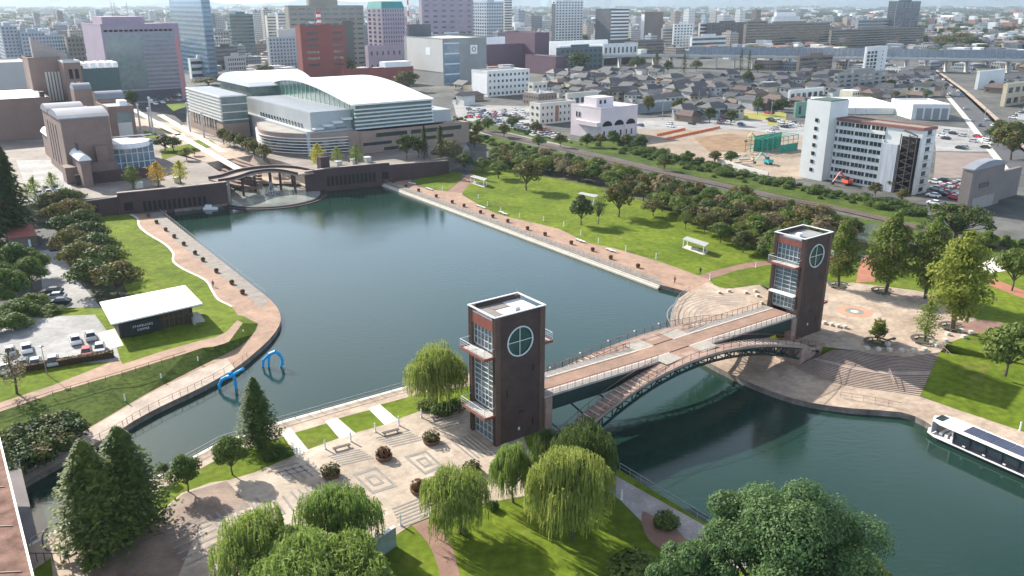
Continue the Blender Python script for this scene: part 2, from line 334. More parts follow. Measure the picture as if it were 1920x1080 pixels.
# path across the near lawn, dark path by the canal
nsheet('lawn_path',smooth_px([(772,985),(800,1015),(815,1045),(825,1080),(830,1140)],3)+[(868,1140),(863,1080),(850,1030),(828,995),(806,972)],mat('brown_path',(.24,.14,.105),.85,.2,.4,fine=.1),.03)
nsheet('canal_side_path',[(1150,890),(1320,985),(1420,1060),(1350,1080),(1225,1000),(1165,940),(1120,905)],mat('dark_grey_paving',(.34,.31,.30),.85,.25,.3,fine=.15),.03)
nsheet('curved_path',smooth_px([(1205,958),(1203,980),(1215,1010),(1245,1035),(1290,1060)],3)+[(1330,1035),(1285,1010),(1262,985)],mat('brown_path',(1,1,1)),.042)

# ---- left bank: promenade, boardwalk, slope, car park terrace
LT=-1.5
lawn_edge=smooth_px([(245,402),(258,410),(262,425),(280,440),(310,458),(325,475),(325,490),(345,505),(385,525),(398,545),(410,562),(435,575),(445,590),(465,600),(482,607),(480,620)],3)
sheet('lakeside_promenade',leftbank[1:]+[(500,556),(300,398),(250,402)]+[p for p in lawn_edge[1:]]+[(474,627),(450,650),(425,663),(375,687),(275,738),(160,806),(40,872),(-160,985)],B,redroad,dz=.012)
sheet('lower_walkway',[p for p in leftbank[1:22]]+[(425,672),(375,692),(275,741),(160,808),(40,874),(-160,987)],B,mat('pinkish_concrete_paving',(.42,.34,.28),.85,.28,.25,fine=.12),dz=.024)
sheet('boardwalk',[(503,562),(500,556),(300,398),(275,400),(303,428),(360,478),(430,530),(470,560),(490,580)],B,woodm,dz=.035)
sheet('left_lawn',[(172,405),(243,402)]+lawn_edge[1:]+[(455,600),(400,600),(300,560),(245,560),(200,470)],B,lawnm,dz=.02)
sheet('pale_kerb',[(a-2.2,b+.8) for a,b in lawn_edge[:34]]+[(a+2,b-.6) for a,b in lawn_edge[:34]][::-1],B,stripe_l,dz=.06)
up=[(-160,815),(0,772),(60,752),(100,737),(230,699),(350,662),(380,652),(400,650),(418,645),(430,640)]
m=M(); top=[W(a,b,LT) for a,b in up]; bot=[W(a,b,B)+Vector((0,0,.03)) for a,b in [(-160,985),(40,872),(110,835),(160,806),(275,738),(375,687),(425,663),(440,655),(462,640),(474,627)]]
m.strip(bot,top); m.build('bank_slope',lawnd,kind='structure')
tl=top+[W(455,606,LT),W(452,600,LT),W(380,590,LT),W(215,590,LT),W(-300,600,LT),W(-400,860,LT)]
m=M(); m.prism(tl,B-.5,LT); m.build('upper_terrace',lawnm,kind='structure')
m=M(); m.strip([W(474,627,B)+Vector((0,0,.03)),W(484,607,B)+Vector((0,0,.03)),W(455,592,B),W(380,578,B),W(215,575,B),W(-300,585,B)],[W(430,640,LT),W(455,606,LT),W(452,600,LT),W(380,590,LT),W(215,590,LT),W(-300,600,LT)]); m.build('terrace_ramp',lawnm,kind='structure')
sheet('upper_path',up+[(455,606),(445,600),(425,622),(405,632),(370,640),(300,660),(230,683),(205,640),(215,676),(100,722),(0,755),(-160,795)],LT,redroad,dz=.012,skirt=.05)
sheet('car_park',[(-300,610),(130,592),(178,590),(215,640),(225,672),(210,678),(0,690),(-300,740)],LT,asph_l,dz=.016,skirt=.05)
sheet('cafe_forecourt',[(183,625),(215,616),(232,648),(200,655)],LT,stripe_l,dz=.03,skirt=.05)
sheet('park_road',[(75,470),(110,468),(150,530),(200,590),(215,604),(-20,606),(80,560)],B,asph_l,dz=.03)
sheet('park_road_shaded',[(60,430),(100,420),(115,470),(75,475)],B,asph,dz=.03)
sheet('tree_strip',[(70,380),(145,385),(180,405),(200,470),(245,560),(200,592),(120,475),(95,420)],B,mat('bare_undergrowth',(.05,.06,.025),.95,.3,.4),dz=.022)
# ---- right bank
sheet('east_promenade',[(716,342),(1238,534),(1290,547),(1330,540),(1345,528)]+smooth_px([(1310,517),(1250,495),(1150,464),(1100,453),(1050,430),(975,411),(930,399),(900,385),(880,367),(860,360),(820,357),(785,350),(772,340),(772,333)],2)+[(745,333)],B,redroad,dz=.012)
sheet('east_boardwalk',[(716,342),(1238,534),(1240,526),(735,341)],B,woodm,dz=.035)
m=M(); 
for k,(dz,off) in enumerate(((.0,0),(-.45,.9))):
    a=W(716,342,B); b=W(1238,534,B); d=(b-a).normalized(); s_=Vector((d.y,-d.x,0)); s_=s_ if s_.y<0 or s_.x<0 else -s_
    m.obox(a+s_*off*.4+Vector((0,0,-.75+dz)),(b-a),s_*(.3 if k==0 else .45),(0,0,.62))
m.build('quay_step',stripe_l,kind='structure')
lawnR=smooth_px([(1310,517),(1250,495),(1150,465),(1100,455),(1050,430),(975,412),(930,400),(900,385),(868,366)],2)
sheet('park_lawn',[(1310,517),(1345,512),(1420,492),(1500,480),(1700,470),(1500,420),(1200,330),(1060,290),(940,285),(890,315),(862,345)]+lawnR[::-1][:-1],B,lawnm,dz=.02)
sheet('wood_floor',[(930,300),(1000,296),(1100,308),(1200,334),(1300,358),(1420,388),(1560,418),(1650,445),(1620,470),(1500,484),(1440,478),(1390,450),(1330,425),(1270,400),(1190,372),(1110,348),(1010,330)],B,mat('wood_floor_soil',(.055,.07,.022),.95,.3,.2,fine=.2,col2=(.10,.10,.04)),dz=.035)
sheet('small_lawn',[(775,335),(787,325),(830,320),(868,325),(864,338),(838,358),(820,356),(785,348),(776,341)],B,lawnm,dz=.03)
sheet('lawn_path_north',[(838,359),(862,340),(880,325),(895,330),(880,345),(866,362)],B,mat('brown_path',(1,1,1)),dz=.028)
sheet('curved_lawn',smooth_px([(1330,525),(1340,535),(1362,541),(1400,537),(1450,530)],2)+[(1500,528),(1500,498),(1440,497),(1380,507)],B,lawnm,dz=.05)
sheet('park_path_east',[(1310,517),(1330,510),(1400,493),(1450,488),(1500,485),(1500,497),(1440,498),(1380,508),(1330,524)],B,mat('brown_path',(1,1,1)),dz=.04)
sheet('round_plaza',[(1290,547)]+smooth_px([(1272,560),(1262,578),(1257,597),(1263,620),(1285,648),(1320,675),(1380,706),(1450,735),(1520,755),(1600,766),(1690,773),(1735,790),(1760,808)],2)+[(1800,830),(1920,885),(2150,990),(2150,900),(1920,808),(1800,770),(1720,742),(1600,700),(1560,600),(1500,560),(1450,530),(1400,537),(1362,541),(1340,535),(1326,530),(1305,540)],B,tanpave,dz=.03)
m=M()
for k in range(7):   # concentric pale bands of the round plaza
    c=W(1400,600,B); r=9.5+k*1.15; n=40; A=[];D=[]
    for i in range(n): a=R(75+150*i/(n-1)); A.append(c+Vector((math.cos(a)*r,math.sin(a)*r,.05))); D.append(c+Vector((math.cos(a)*(r+.22),math.sin(a)*(r+.22),.05)))
    m.strip(A,D)
m.build('plaza_bands',stripe_d,kind='structure')
# upland of the right side
RT=-.8
uplL=[(1440,548),(1432,600),(1470,640),(1560,655),(1600,657)]
m=M(); T0=[W(a,b,RT) for a,b in [(1452,545),(1440,575),(1440,610),(1500,645),(1565,652),(1600,656),(1640,664),(1700,669),(1762,660),(1775,645),(1950,690),(2300,800),(2500,600),(2300,500),(1850,490),(1700,505),(1560,510),(1480,520)]]
m.prism(T0,B-.4,RT); m.build('east_terrace',lawnm,kind='structure')
m=M(); m.strip([W(1452,545,RT),W(1480,520,RT),W(1560,510,RT),W(1700,505,RT),W(1850,490,RT),W(2300,500,RT)],[W(1425,535,B)+Vector((0,0,.05)),W(1470,505,B),W(1560,490,B),W(1700,480,B),W(1850,465,B),W(2300,470,B)]); m.build('terrace_back_slope',lawnd,kind='structure')
sheet('tower_plaza',[(1452,547),(1440,575),(1440,610),(1500,645),(1565,652),(1600,656.6),(1640,664.6),(1700,669.6),(1762,660.6),(1775,645),(1850,615),(1780,560),(1720,545),(1600,530),(1500,530)],RT,tanpave,dz=.014,skirt=.05)
c=W(1602,584,RT)
for r,mm_,dz in ((5.2,plazam,.02),(3.6,mat('circle_terracotta',(.50,.27,.18),.8,.15,.5),.026),(1.9,mat('circle_grey_green',(.22,.24,.21),.8,.15,.5),.032),(.8,stripe_l,.038)):
    m=M(); m.prism([c+Vector((math.cos(a*math.pi/16)*r,math.sin(a*math.pi/16)*r,0)) for a in range(32)],RT+dz-.004,RT+dz,bottom=False); m.build('round_inlay',mm_,kind='structure')
sheet('brick_path_east',[(1605,530),(1640,528),(1638,500),(1660,480),(1640,470),(1612,490)],RT,mat('brick_red_path',(.36,.15,.09),.85,.15,.5),dz=.02,skirt=.05)
sheet('brick_path_far_east',[(1838,528),(1920,560),(2100,620),(2100,600),(1920,545),(1845,515)],RT,mat('brick_red_path',(1,1,1)),dz=.02,skirt=.05)
sheet('pale_forecourt_east',[(1830,500),(1870,480),(1930,478),(1930,500),(1860,512)],RT,stripe_l,dz=.02,skirt=.05)
sheet('shaded_path_east',[(1790,605),(1850,600),(2000,625),(2000,640),(1880,625),(1800,625)],RT,mat('brown_path',(1,1,1)),dz=.02,skirt=.05)
# lawn sloping down to the lower walkway
hi=[W(a,b,RT) for a,b in [(1762,660),(1850,672),(1950,690),(2300,800)]]; lo=[W(a,b,B)+Vector((0,0,.05)) for a,b in [(1725,743),(1800,770),(1920,810),(2150,903)]]
m=M(); m.strip(lo,hi); m.build('sloping_lawn',lawnm,kind='structure')
# ---- amphitheatre stairs between tower plaza and lower walkway
topL=[W(a,b,RT) for a,b in smooth_px([(1560,655),(1600,657),(1640,664),(1700,669),(1762,660)],3)]
botL=[W(a,b,B)+Vector((0,0,.03)) for a,b in smooth_px([(1490,690),(1545,712),(1600,725),(1660,733),(1725,743)],3)]
m=M(); N=20
for k in range(N+1):
    f0=k/(N+1); f1=(k+1)/(N+1); 
    if 9<k<11: pass
    z=RT+(B-RT)*f0-.0
    g0=f0*.42 if f0<.5 else .52+(f0-.5)*.96
    def at_(f): return f*.84 if f<=.5 else .54+(f-.5)*.92
    g0,g1=at_(f0) if f0<.5 else at_(f0), at_(f1)
    A=[p.lerp(q,g0) for p,q in zip(topL,botL)]; D=[p.lerp(q,g1) for p,q in zip(topL,botL)]
    zt=RT-(RT-B)*(k+1)/(N+2); n=len(A)
    m.m(concrete if 0 else mat('step_paving',(.36,.28,.23),.85,.25,.3,fine=.12))
    m.strip([Vector((p.x,p.y,zt)) for p in D],[Vector((p.x,p.y,zt)) for p in A])
    m.m(mat('step_riser',(.10,.075,.065),.9,.2,.5))
    m.strip([Vector((p.x,p.y,zt)) for p in A],[Vector((p.x,p.y,zt+(RT-B)/(N+2)+.001)) for p in A])
m.build('amphitheatre_steps',kind='structure')
# ---- far terrace behind the brown walls
FT=2.5
fw=[(-40,430,B),(150,408,B),(225,401,B),(330,391,B),(428,380,B)]; fe=[(580,354,B),(716,341,B),(770,334,B),(840,322,B)]
wallW=[W(*p) for p in fw]; wallE=[W(*p) for p in fe]
bk=lambda px,py:W(px,py,FT)
left_t=wallW+[bk(430,339),bk(415,324),bk(385,304),bk(330,290),bk(270,250),bk(200,215),bk(-300,215)]
m=M(); m.prism(left_t,B-.4,FT-.02); m.build('north_terrace',mat('terrace_paving',(.25,.215,.19),.85,.3,.08,fine=.12,patch=((.16,.14,.125),.06,.45,.65)),kind='structure')  # shade lying on the square is put into this darker, blotched paving colour
right_t=[bk(400,262),bk(440,275),bk(480,290),bk(530,303),bk(573,318)]+[bk(573,325)]+wallE+[bk(880,280),bk(860,240),bk(700,210),bk(350,210),bk(350,235)]
m=M(); m.prism(right_t,B-.4,FT-.02); m.build('hall_terrace',mat('terrace_paving',(1,1,1)),kind='structure')
m=M(); m.strip([W(440,343,B)+Vector((0,0,.05)),W(430,332,B)+Vector((0,0,.05)),bk(388,305),bk(330,285),bk(200,212)],[W(570,346,B)+Vector((0,0,.05)),W(550,331,B)+Vector((0,0,.05)),bk(476,290),bk(400,262),bk(350,235)]); m.build('plaza_ramp',tanpave,kind='structure')
m=M(); 
for k in range(8):
    f=k/8; q=[bk(415-3*k,283+3*k),bk(430-2*k,290+3.6*k),bk(455-k,300+3.4*k),bk(490,311+2.4*k)]
    A=[Vector((p.x,p.y,FT-.6*k)) for p in q]; D=[p+(Vector((-1.2,-1.2,0))) for p in A]
    m.prism(A+D[::-1],FT-.6*k-.8,FT-.6*k-.02)
m.build('terrace_steps',brick2,kind='structure')
sheet('tree_walk_lawn',[(305,300),(350,285),(405,270),(395,262),(300,280)],FT,lawnm,dz=.02,skirt=.04)
for q in ([(350,265),(375,262),(406,275),(385,278)],[(298,240),(320,240),(342,248),(318,251)],[(268,245),(290,248),(300,258),(275,262)],[(310,195),(350,192),(350,200),(325,208)]): sheet('lawn_bed',q,FT,lawnm,dz=.03,skirt=.04)
for a,b in (((250,205),(470,330)),((285,262),(345,250)),((300,215),(420,285))): ribbon('pale_walk',[a,((a[0]+b[0])/2,(a[1]+b[1])/2),b],3.2,FT,stripe_l,dz=.035)
# ================= TOWERS AND BRIDGE =================
PC=Vector((-.75,108.7,0)); A36=R(36.3); U=Vector((math.cos(A36),math.sin(A36),0)); VV=Vector((-U.y,U.x,0)); LB=69.2
def Q(s,v,z): return PC+U*s+VV*v+Vector((0,0,z))
def ub(m,s0,s1,v0,v1,z0,z1): return m.obox(Q(s0,v0,z0),U*(s1-s0),VV*(v1-v0),(0,0,z1-z0))
def tower(s0,zb,label,near,top):
    t=thing('observation_tower',label,'tower',Q(s0,0,zb),'brick observation towers at the bridge ends')
    a,b=4.35,3.25; wt=.55
    m=M(); k=28; zc,rc=15.3,2.15
    def side(v,sgn):   # brick side wall with a round hole and small slots built as a grid around a circle
        hole=[(s0+math.cos(2*math.pi*i/k)*rc,zc+math.sin(2*math.pi*i/k)*rc) for i in range(k)]
        outer=[(s0-a,zb),(s0+a,zb),(s0+a,top),(s0-a,top)]
        tr=geometry.tessellate_polygon([[Vector((x,z,0)) for x,z in outer],[Vector((x,z,0)) for x,z in hole]]); al=outer+hole
        for vv_,flip in ((v,0),(v-sgn*wt,1)):
            m.add([Q(x,vv_,z) for x,z in al],[tuple(t_) for t_ in tr])
        n=len(hole)
        for i in range(n): p,q=hole[i],hole[(i+1)%n]; m.add([Q(p[0],v,p[1]),Q(q[0],v,q[1]),Q(q[0],v-sgn*wt,q[1]),Q(p[0],v-sgn*wt,p[1])],[(0,1,2,3)])
        for x0,x1,z0,z1 in ((s0-a,s0-a,zb,top),(s0+a,s0+a,zb,top)): m.add([Q(x0,v,z0),Q(x0,v-sgn*wt,z0),Q(x0,v-sgn*wt,z1),Q(x0,v,z1)],[(0,1,2,3)])
    side(-b,-1); side(b,1); m.build('brick_wall',brick,t)
    for fs in (-1,1):
        e=s0+fs*a
        for sv_ in (-1,1):
            m=M(); ub(m,min(e,e-fs*.9),max(e,e-fs*.9)+.02*fs,*sorted((sv_*(b+.06),sv_*(b-.62))),zb,top); m.build('pilaster',pilas,t)
        m=M(); ub(m,*sorted((e-fs*.1,e-fs*.35)),-b+.62,b-.62,17.4,top-.75); m.build('red_panel',redpan,t)
        # glazing behind a grid of pale mullions
        zd=5.0 if (fs==(1 if near else -1)) else None
        for (z0,z1,nx,nz_) in ((zb+.05,4.6,5,4),(5.2,7.9,6,3),(8.0,13.6,3,7),(14.2,17.35,6,3)):
            if zd and z0<5: continue
            m=M(); ub(m,*sorted((e-fs*.62,e-fs*.7)),-b+.62,b-.62,z0,z1); w_=m.build('glazing',gl_tow,t)
            m=M(); W_=2*(b-.62)
            for i in range(nx+1): y=-b+.62+W_*i/nx; ub(m,*sorted((e-fs*.5,e-fs*.61)),y-.03,y+.03,z0,z1)
            for i in range(nz_+1): z=z0+(z1-z0)*i/nz_; ub(m,*sorted((e-fs*.48,e-fs*.6)),-b+.62,b-.62,z-.03,z+.03)
            m.build('mullions',framew,w_)
        def balcony(z,dep):
            m=M(); x0,x1=sorted((e-fs*.45,e+fs*dep)); ub(m,x0,x1,-b+.2,b-.2,z-.45,z-.25); ub(m,x0,x1,-b+.2,-b+.35,z-.25,z-.05); ub(m,x0,x1,b-.35,b-.2,z-.25,z-.05); ub(m,*sorted((e+fs*dep,e+fs*(dep-.15))),-b+.35,b-.35,z-.25,z-.05)
            bo=m.build('balcony',redpan,t)
            m=M(); ub(m,x0,x1-.0,-b+.36,b-.36,z-.24,z-.18); m.build('balcony_floor',concrete,bo)
            m=M(); ee=e+fs*(dep-.07)
            m.tube(Q(ee,-b+.25,z+1.1),Q(ee,b-.25,z+1.1),.045,n=5)
            for sv_ in (-1,1): m.tube(Q(e,sv_*(b-.27),z+1.1),Q(ee,sv_*(b-.27),z+1.1),.05,n=5)
            for i in range(4): y=-b+.27+(2*b-.54)*i/3; m.tube(Q(ee,y,z),Q(ee,y,z+1.1),.04,n=5)
            m.build('balcony_rail',framew,bo)
            m=M()
            for q_ in (.35,.7): m.tube(Q(ee,-b+.25,z+q_),Q(ee,b-.25,z+q_),.02,n=4)
            m.build('rail_wire',framew,bo)
        balcony(14.0,1.7)
        if zd is None: balcony(5.0,1.7)
        else:
            m=M(); x0,x1=sorted((e-fs*.45,e+fs*.9)); ub(m,x0,x1,-b+.5,b-.5,7.85,8.1); m.build('canopy',white,t)
    # inside: floors, so daylight stops where it should
    m=M()
    for z in (5.0,14.0): ub(m,s0-a+.75,s0+a-.75,-b+wt+.01,b-wt-.01,z-.3,z)
    ub(m,s0-1.2,s0+1.2,-1.2,1.2,zb,13.6); m.build('floor_slab',concrete,t)
    for sg in (-1,1):
        m=M(); pts=[Q(s0+math.cos(2*math.pi*i/32)*(rc+.02),sg*(b+.02),zc+math.sin(2*math.pi*i/32)*(rc+.02)) for i in range(33)]; m.path(pts,.11,n=5)
        m.tube(Q(s0-rc,sg*(b-.1),zc),Q(s0+rc,sg*(b-.1),zc),.06,n=5); m.tube(Q(s0,sg*(b-.1),zc-rc),Q(s0,sg*(b-.1),zc+rc),.06,n=5)
        wr=m.build('round_window',framew,t)
        m=M(); n=32; m.add([Q(s0+math.cos(2*math.pi*i/n)*rc,sg*(b-.25),zc+math.sin(2*math.pi*i/n)*rc) for i in range(n)],[tuple(range(n))]); m.build('round_pane',glass('round_glass',(.03,.075,.06),.1),wr)
        for (x,z,w_,h_) in ((2.3,10.2,.22,1.0),(-2.3,7.2,.16,1.1),(.2,4.2,.9,.22),(2.3,1.6,.22,1.1),(-.2,1.4,.35,.5)):
            m=M(); ub(m,s0+x-w_/2,s0+x+w_/2,*sorted((sg*(b+.012),sg*(b-.1))),z,z+h_); m.build('slot_window',dark if h_!=.5 else framew,t)
    # roof
    m=M(); ub(m,s0-a+.25,s0+a-.25,-b+.25,b-.25,top-.75,top-.6); r_=m.build('roof',whiteroof if near else greyroof,t)
    m=M()
    for x0,x1,y0,y1 in ((s0-a-.1,s0+a+.1,-b-.1,-b+.16),(s0-a-.1,s0+a+.1,b-.16,b+.1),(s0-a-.1,s0-a+.16,-b+.16,b-.16),(s0+a-.16,s0+a+.1,-b+.16,b-.16)): ub(m,x0,x1,y0,y1,top-.02,top+.12)
    m.build('parapet_cap',white,r_)
    m=M(); ub(m,s0-a+.3,s0-a+2.6,-b+.4,b-.4,top-.58,top-.5)
    if near: ub(m,s0-a+2.7,s0+1.0,.6,b-.6,top-.59,top-.52)
    m.build('roof_mat',mat('brown_grey_roof_mat',(.22,.20,.185),.9,.15,1) if near else greyroof,r_)
    m=M(); ub(m,s0+.6,s0+1.4,-1.3,-.6,top-.6,top-.1) if near else ub(m,s0-2.2,s0-1.2,-.6,.3,top-.6,top+.1); m.build('roof_vent',white,r_)
    m=M(); m.tube(Q(s0+a-.4,b-.4,top+.2),Q(s0+a-.4,b-.4,top+1.4),.03); m.tube(Q(s0-a+.4,b-.4,top+.2),Q(s0-a+.4,b-.4,top+1.0),.03); m.build('lightning_rod',railgrey,r_)
    return t
tower(0,0,'nearer brown brick tower with a round window, on the pale plaza beside willows',True,19.7)
tower(LB,RT-.4,'farther brown brick tower with a round window, at the right end of the bridge',False,19.2)
# --- bridge
SM=34.6
def zd(s): return 4.75+.75*max(0,(abs(s-SM)-7)/24)*(1 if s<SM else -.55)
def za(s): x=(s-SM)/29.5; return 4.78-5.1*x*x
def vo(s): x=abs((s-SM)/29.5); return 6.3+2.0*x*x
br=thing('footbridge','arched pedestrian bridge with red paving, stairs and green trusses between the two brick towers','bridge',Q(SM,0,0))
s_a,s_b=4.4,LB-4.4; N=30; SS=[s_a+(s_b-s_a)*i/N for i in range(N+1)]
def deckstrip(name,mt,v0,v1,dz,sa=s_a,sb=s_b,th=.1,par=br,n=24):
    m=M()
    for i in range(n):
        a=sa+(sb-sa)*i/n; b=sa+(sb-sa)*(i+1)/n
        m.add([Q(a,v0,zd(a)+dz-th),Q(a,v1,zd(a)+dz-th),Q(b,v1,zd(b)+dz-th),Q(b,v0,zd(b)+dz-th),Q(a,v0,zd(a)+dz),Q(a,v1,zd(a)+dz),Q(b,v1,zd(b)+dz),Q(b,v0,zd(b)+dz)],[(4,7,6,5),(0,1,2,3),(0,4,5,1),(3,2,6,7),(0,3,7,4),(1,5,6,2)])
    return m.build(name,mt,par)
deckstrip('deck_slab',mat('deck_concrete',(.38,.34,.31),.85,.2,.5),-3.4,3.4,-.02,th=.3)
deckstrip('red_paving',redroad2,-1.75,1.75,.02,th=.035)
for sg in (-1,1):
    deckstrip('pale_strip',stripe_l,*sorted((sg*1.76,sg*2.02)),.02,th=.035)
    for x0,x1 in ((s_a,28.2),(41,s_b)): deckstrip('grating_lane',mat('grey_grating',(.34,.32,.30),.8,.12,.5,brick=(.5,.5,.03,(.5,.48,.46))),*sorted((sg*2.03,sg*3.38)),.015,x0,x1,.03,n=12)
    for x0,x1 in ((28.2,32.2),(37,41)): deckstrip('white_square',mat('pale_tile_square',(.40,.37,.32),.8,.12,.8,brick=(.5,.5,.03,(.6,.58,.55))),*sorted((sg*1.95,sg*5.0)),.026,x0,x1,.04,n=3)
    deckstrip('cross_arm',redroad2,*sorted((sg*1.75,sg*5.2)),.02,32.2,37,.04,n=3)
    for x0,x1 in ((s_a,28.0),(41.2,s_b)):     # dark green girders under the deck edge
        m=M(); n=10
        for i in range(n):
            a=x0+(x1-x0)*i/n; b=x0+(x1-x0)*(i+1)/n
            def lo_(s): return max(za(s)-.6,zd(s)-2.6) if abs(s-SM)>9 else zd(s)-.9
            y0,y1=sorted((sg*3.3,sg*3.15)); m.add([Q(a,y0,lo_(a)),Q(a,y1,lo_(a)),Q(b,y1,lo_(b)),Q(b,y0,lo_(b)),Q(a,y0,zd(a)-.33),Q(a,y1,zd(a)-.33),Q(b,y1,zd(b)-.33),Q(b,y0,zd(b)-.33)],[(0,4,7,3),(1,2,6,5),(0,3,2,1),(0,1,5,4),(3,7,6,2)])
        m.build('girder',greensteel,br)
        m=M(); m_s=[Q(x0+(x1-x0)*i/16,sg*3.3,zd(x0+(x1-x0)*i/16)) for i in range(17)]; railing(m,m_s,1.15,1.5,infill=.35); m.build('deck_railing',railred,br)
    # arched stair flights and level middle walk
    xs=[4.5+(64.5-4.5)*i/60 for i in range(61)]
    m=M()
    for a,b in zip(xs,xs[1:]):
        z1,z2=za(a),za(b); o1,o2=sg*vo(a),sg*vo(b); w_=2.7; zz=min(z1,z2) if abs((a+b)/2-SM)>8 else (z1+z2)/2
        i1,i2=sg*max(3.4,vo(a)-w_),sg*max(3.4,vo(b)-w_)
        if abs((a+b)/2-SM)<6.6: i1=i2=sg*3.4
        stepped=abs((a+b)/2-SM)>8
        if stepped:
            ns=max(1,round(abs(z2-z1)/.17))
            for k in range(ns):
                fa,fb=k/ns,(k+1)/ns; p1=a+(b-a)*fa; p2=a+(b-a)*fb; zt=max(z1+(z2-z1)*fa,z1+(z2-z1)*fb) if 0 else (z1+(z2-z1)*(fa+fb)/2)
                m.add([Q(p1,sg*(vo(p1)),zt-.25),Q(p1,sg*(vo(p1)-w_),zt-.25),Q(p2,sg*(vo(p2)-w_),zt-.25),Q(p2,sg*vo(p2),zt-.25),Q(p1,sg*(vo(p1)),zt),Q(p1,sg*(vo(p1)-w_),zt),Q(p2,sg*(vo(p2)-w_),zt),Q(p2,sg*vo(p2),zt)],[(4,7,6,5),(0,1,2,3),(0,4,5,1),(3,2,6,7),(0,3,7,4),(1,5,6,2)])
        else:
            m.add([Q(a,o1,z1-.28),Q(a,i1,z1-.28),Q(b,i2,z2-.28),Q(b,o2,z2-.28),Q(a,o1,z1),Q(a,i1,z1),Q(b,i2,z2),Q(b,o2,z2)],[(4,7,6,5),(0,1,2,3),(0,4,5,1),(3,2,6,7),(0,3,7,4),(1,5,6,2)])
    m.build('arched_walkway',mat('walkway_paving',(.36,.25,.20),.85,.2,.8,fine=.1),br)
    m=M()   # white nosings of the treads
    for a in [6+i*1.15 for i in range(50)]:
        if abs(a-SM)<11.5 or a>63.5: continue
        z=za(a)+.05; m.obox(Q(a-.12,sg*vo(a)-sg*.1,z),U*.24,VV*(-sg*2.5),(0,0,.05))
    m.build('stair_nosings',stripe_l,br)
    m=M(); railing(m,[Q(x,sg*vo(x),za(x)) for x in xs[::2]],1.15,1.5,infill=.35); m.build('outer_railing',railred,br)
    for x0,x1 in ((5,27.5),(41.5,64)):
        m=M(); railing(m,[Q(x0+(x1-x0)*i/10,sg*(vo(x0+(x1-x0)*i/10)-2.65),za(x0+(x1-x0)*i/10)) for i in range(11)],1.1,1.6,infill=.4); m.build('stair_railing',railred,br)
    # arch truss: curved beam edge, lower chord, posts and diagonals
    m=M(); xs2=[3.5+(65.7-3.5)*i/28 for i in range(29)]
    def zl(s): x=(s-SM)/31; return za(s)-1.55-1.5*x*x if True else 0
    for off in (.15,2.4):
        v=lambda s: sg*(vo(s)-off)
        for i,(a,b) in enumerate(zip(xs2,xs2[1:])):
            m.bar(Q(a,v(a),za(a)-.5),Q(b,v(b),za(b)-.5),.25,.4); m.bar(Q(a,v(a),zl(a)),Q(b,v(b),zl(b)),.3,.35)
            m.bar(Q(a,v(a),zl(a)),Q(a,v(a),za(a)-.4),.2,.2)
            if i%2: m.bar(Q(a,v(a),zl(a)),Q(b,v(b),za(b)-.5),.15,.18)
            else: m.bar(Q(a,v(a),za(a)-.5),Q(b,v(b),zl(b)),.15,.18)
    for a in xs2[::2]: m.bar(Q(a,sg*(vo(a)-.15),zl(a)),Q(a,sg*(vo(a)-2.4),zl(a)),.2,.2); m.bar(Q(a,sg*(vo(a)-2.4),zl(a)),Q(a,0,min(zd(a)-1,zl(a)+1)),.2,.2)
    m.build('arch_truss',greensteel,br)
    m=M()
    for a,b in zip(xs,xs[1:]): m.bar(Q(a,sg*(vo(a)+.06),za(a)-.2),Q(b,sg*(vo(b)+.06),za(b)-.2),.12,.45)
    m.build('edge_beam',mat('edge_concrete',(.30,.24,.20),.85,.2,.6),br)
    am=mat('abutment_stone',(.30,.21,.17),.85,.25,.5,fine=.1)
    for bx_ in ((60.5,62.4,sg*(vo(62)+.2),sg*3,B-.2,za(61.5)-.35),(62.4,68,sg*(vo(62)+.2),sg*(vo(62)-.3),B,RT+.35),(2.5,5.5,sg*(vo(6)+.3),sg*3,WZ-1,-.05)):
        m=M(); ub(m,bx_[0],bx_[1],*sorted(bx_[2:4]),bx_[4],bx_[5]); m.build('abutment',am,br)
    for a0,a1,z0_,z1_ in ((s_a,s_a+1.3,0,zd(5)-.35),(s_b-1.3,s_b,RT,zd(s_b)-.35)):
        m=M(); ub(m,a0,a1,*sorted((sg*3.6,sg*2.2)),z0_,z1_); m.build('deck_pier',am,br)
# lamp finials along the far railing
m=M()
for s in range(8,62,6): m.tube(Q(s,vo(s),za(s)+1.1),Q(s,vo(s),za(s)+1.35),.12,n=6)
m.build('rail_lamp',white,br)

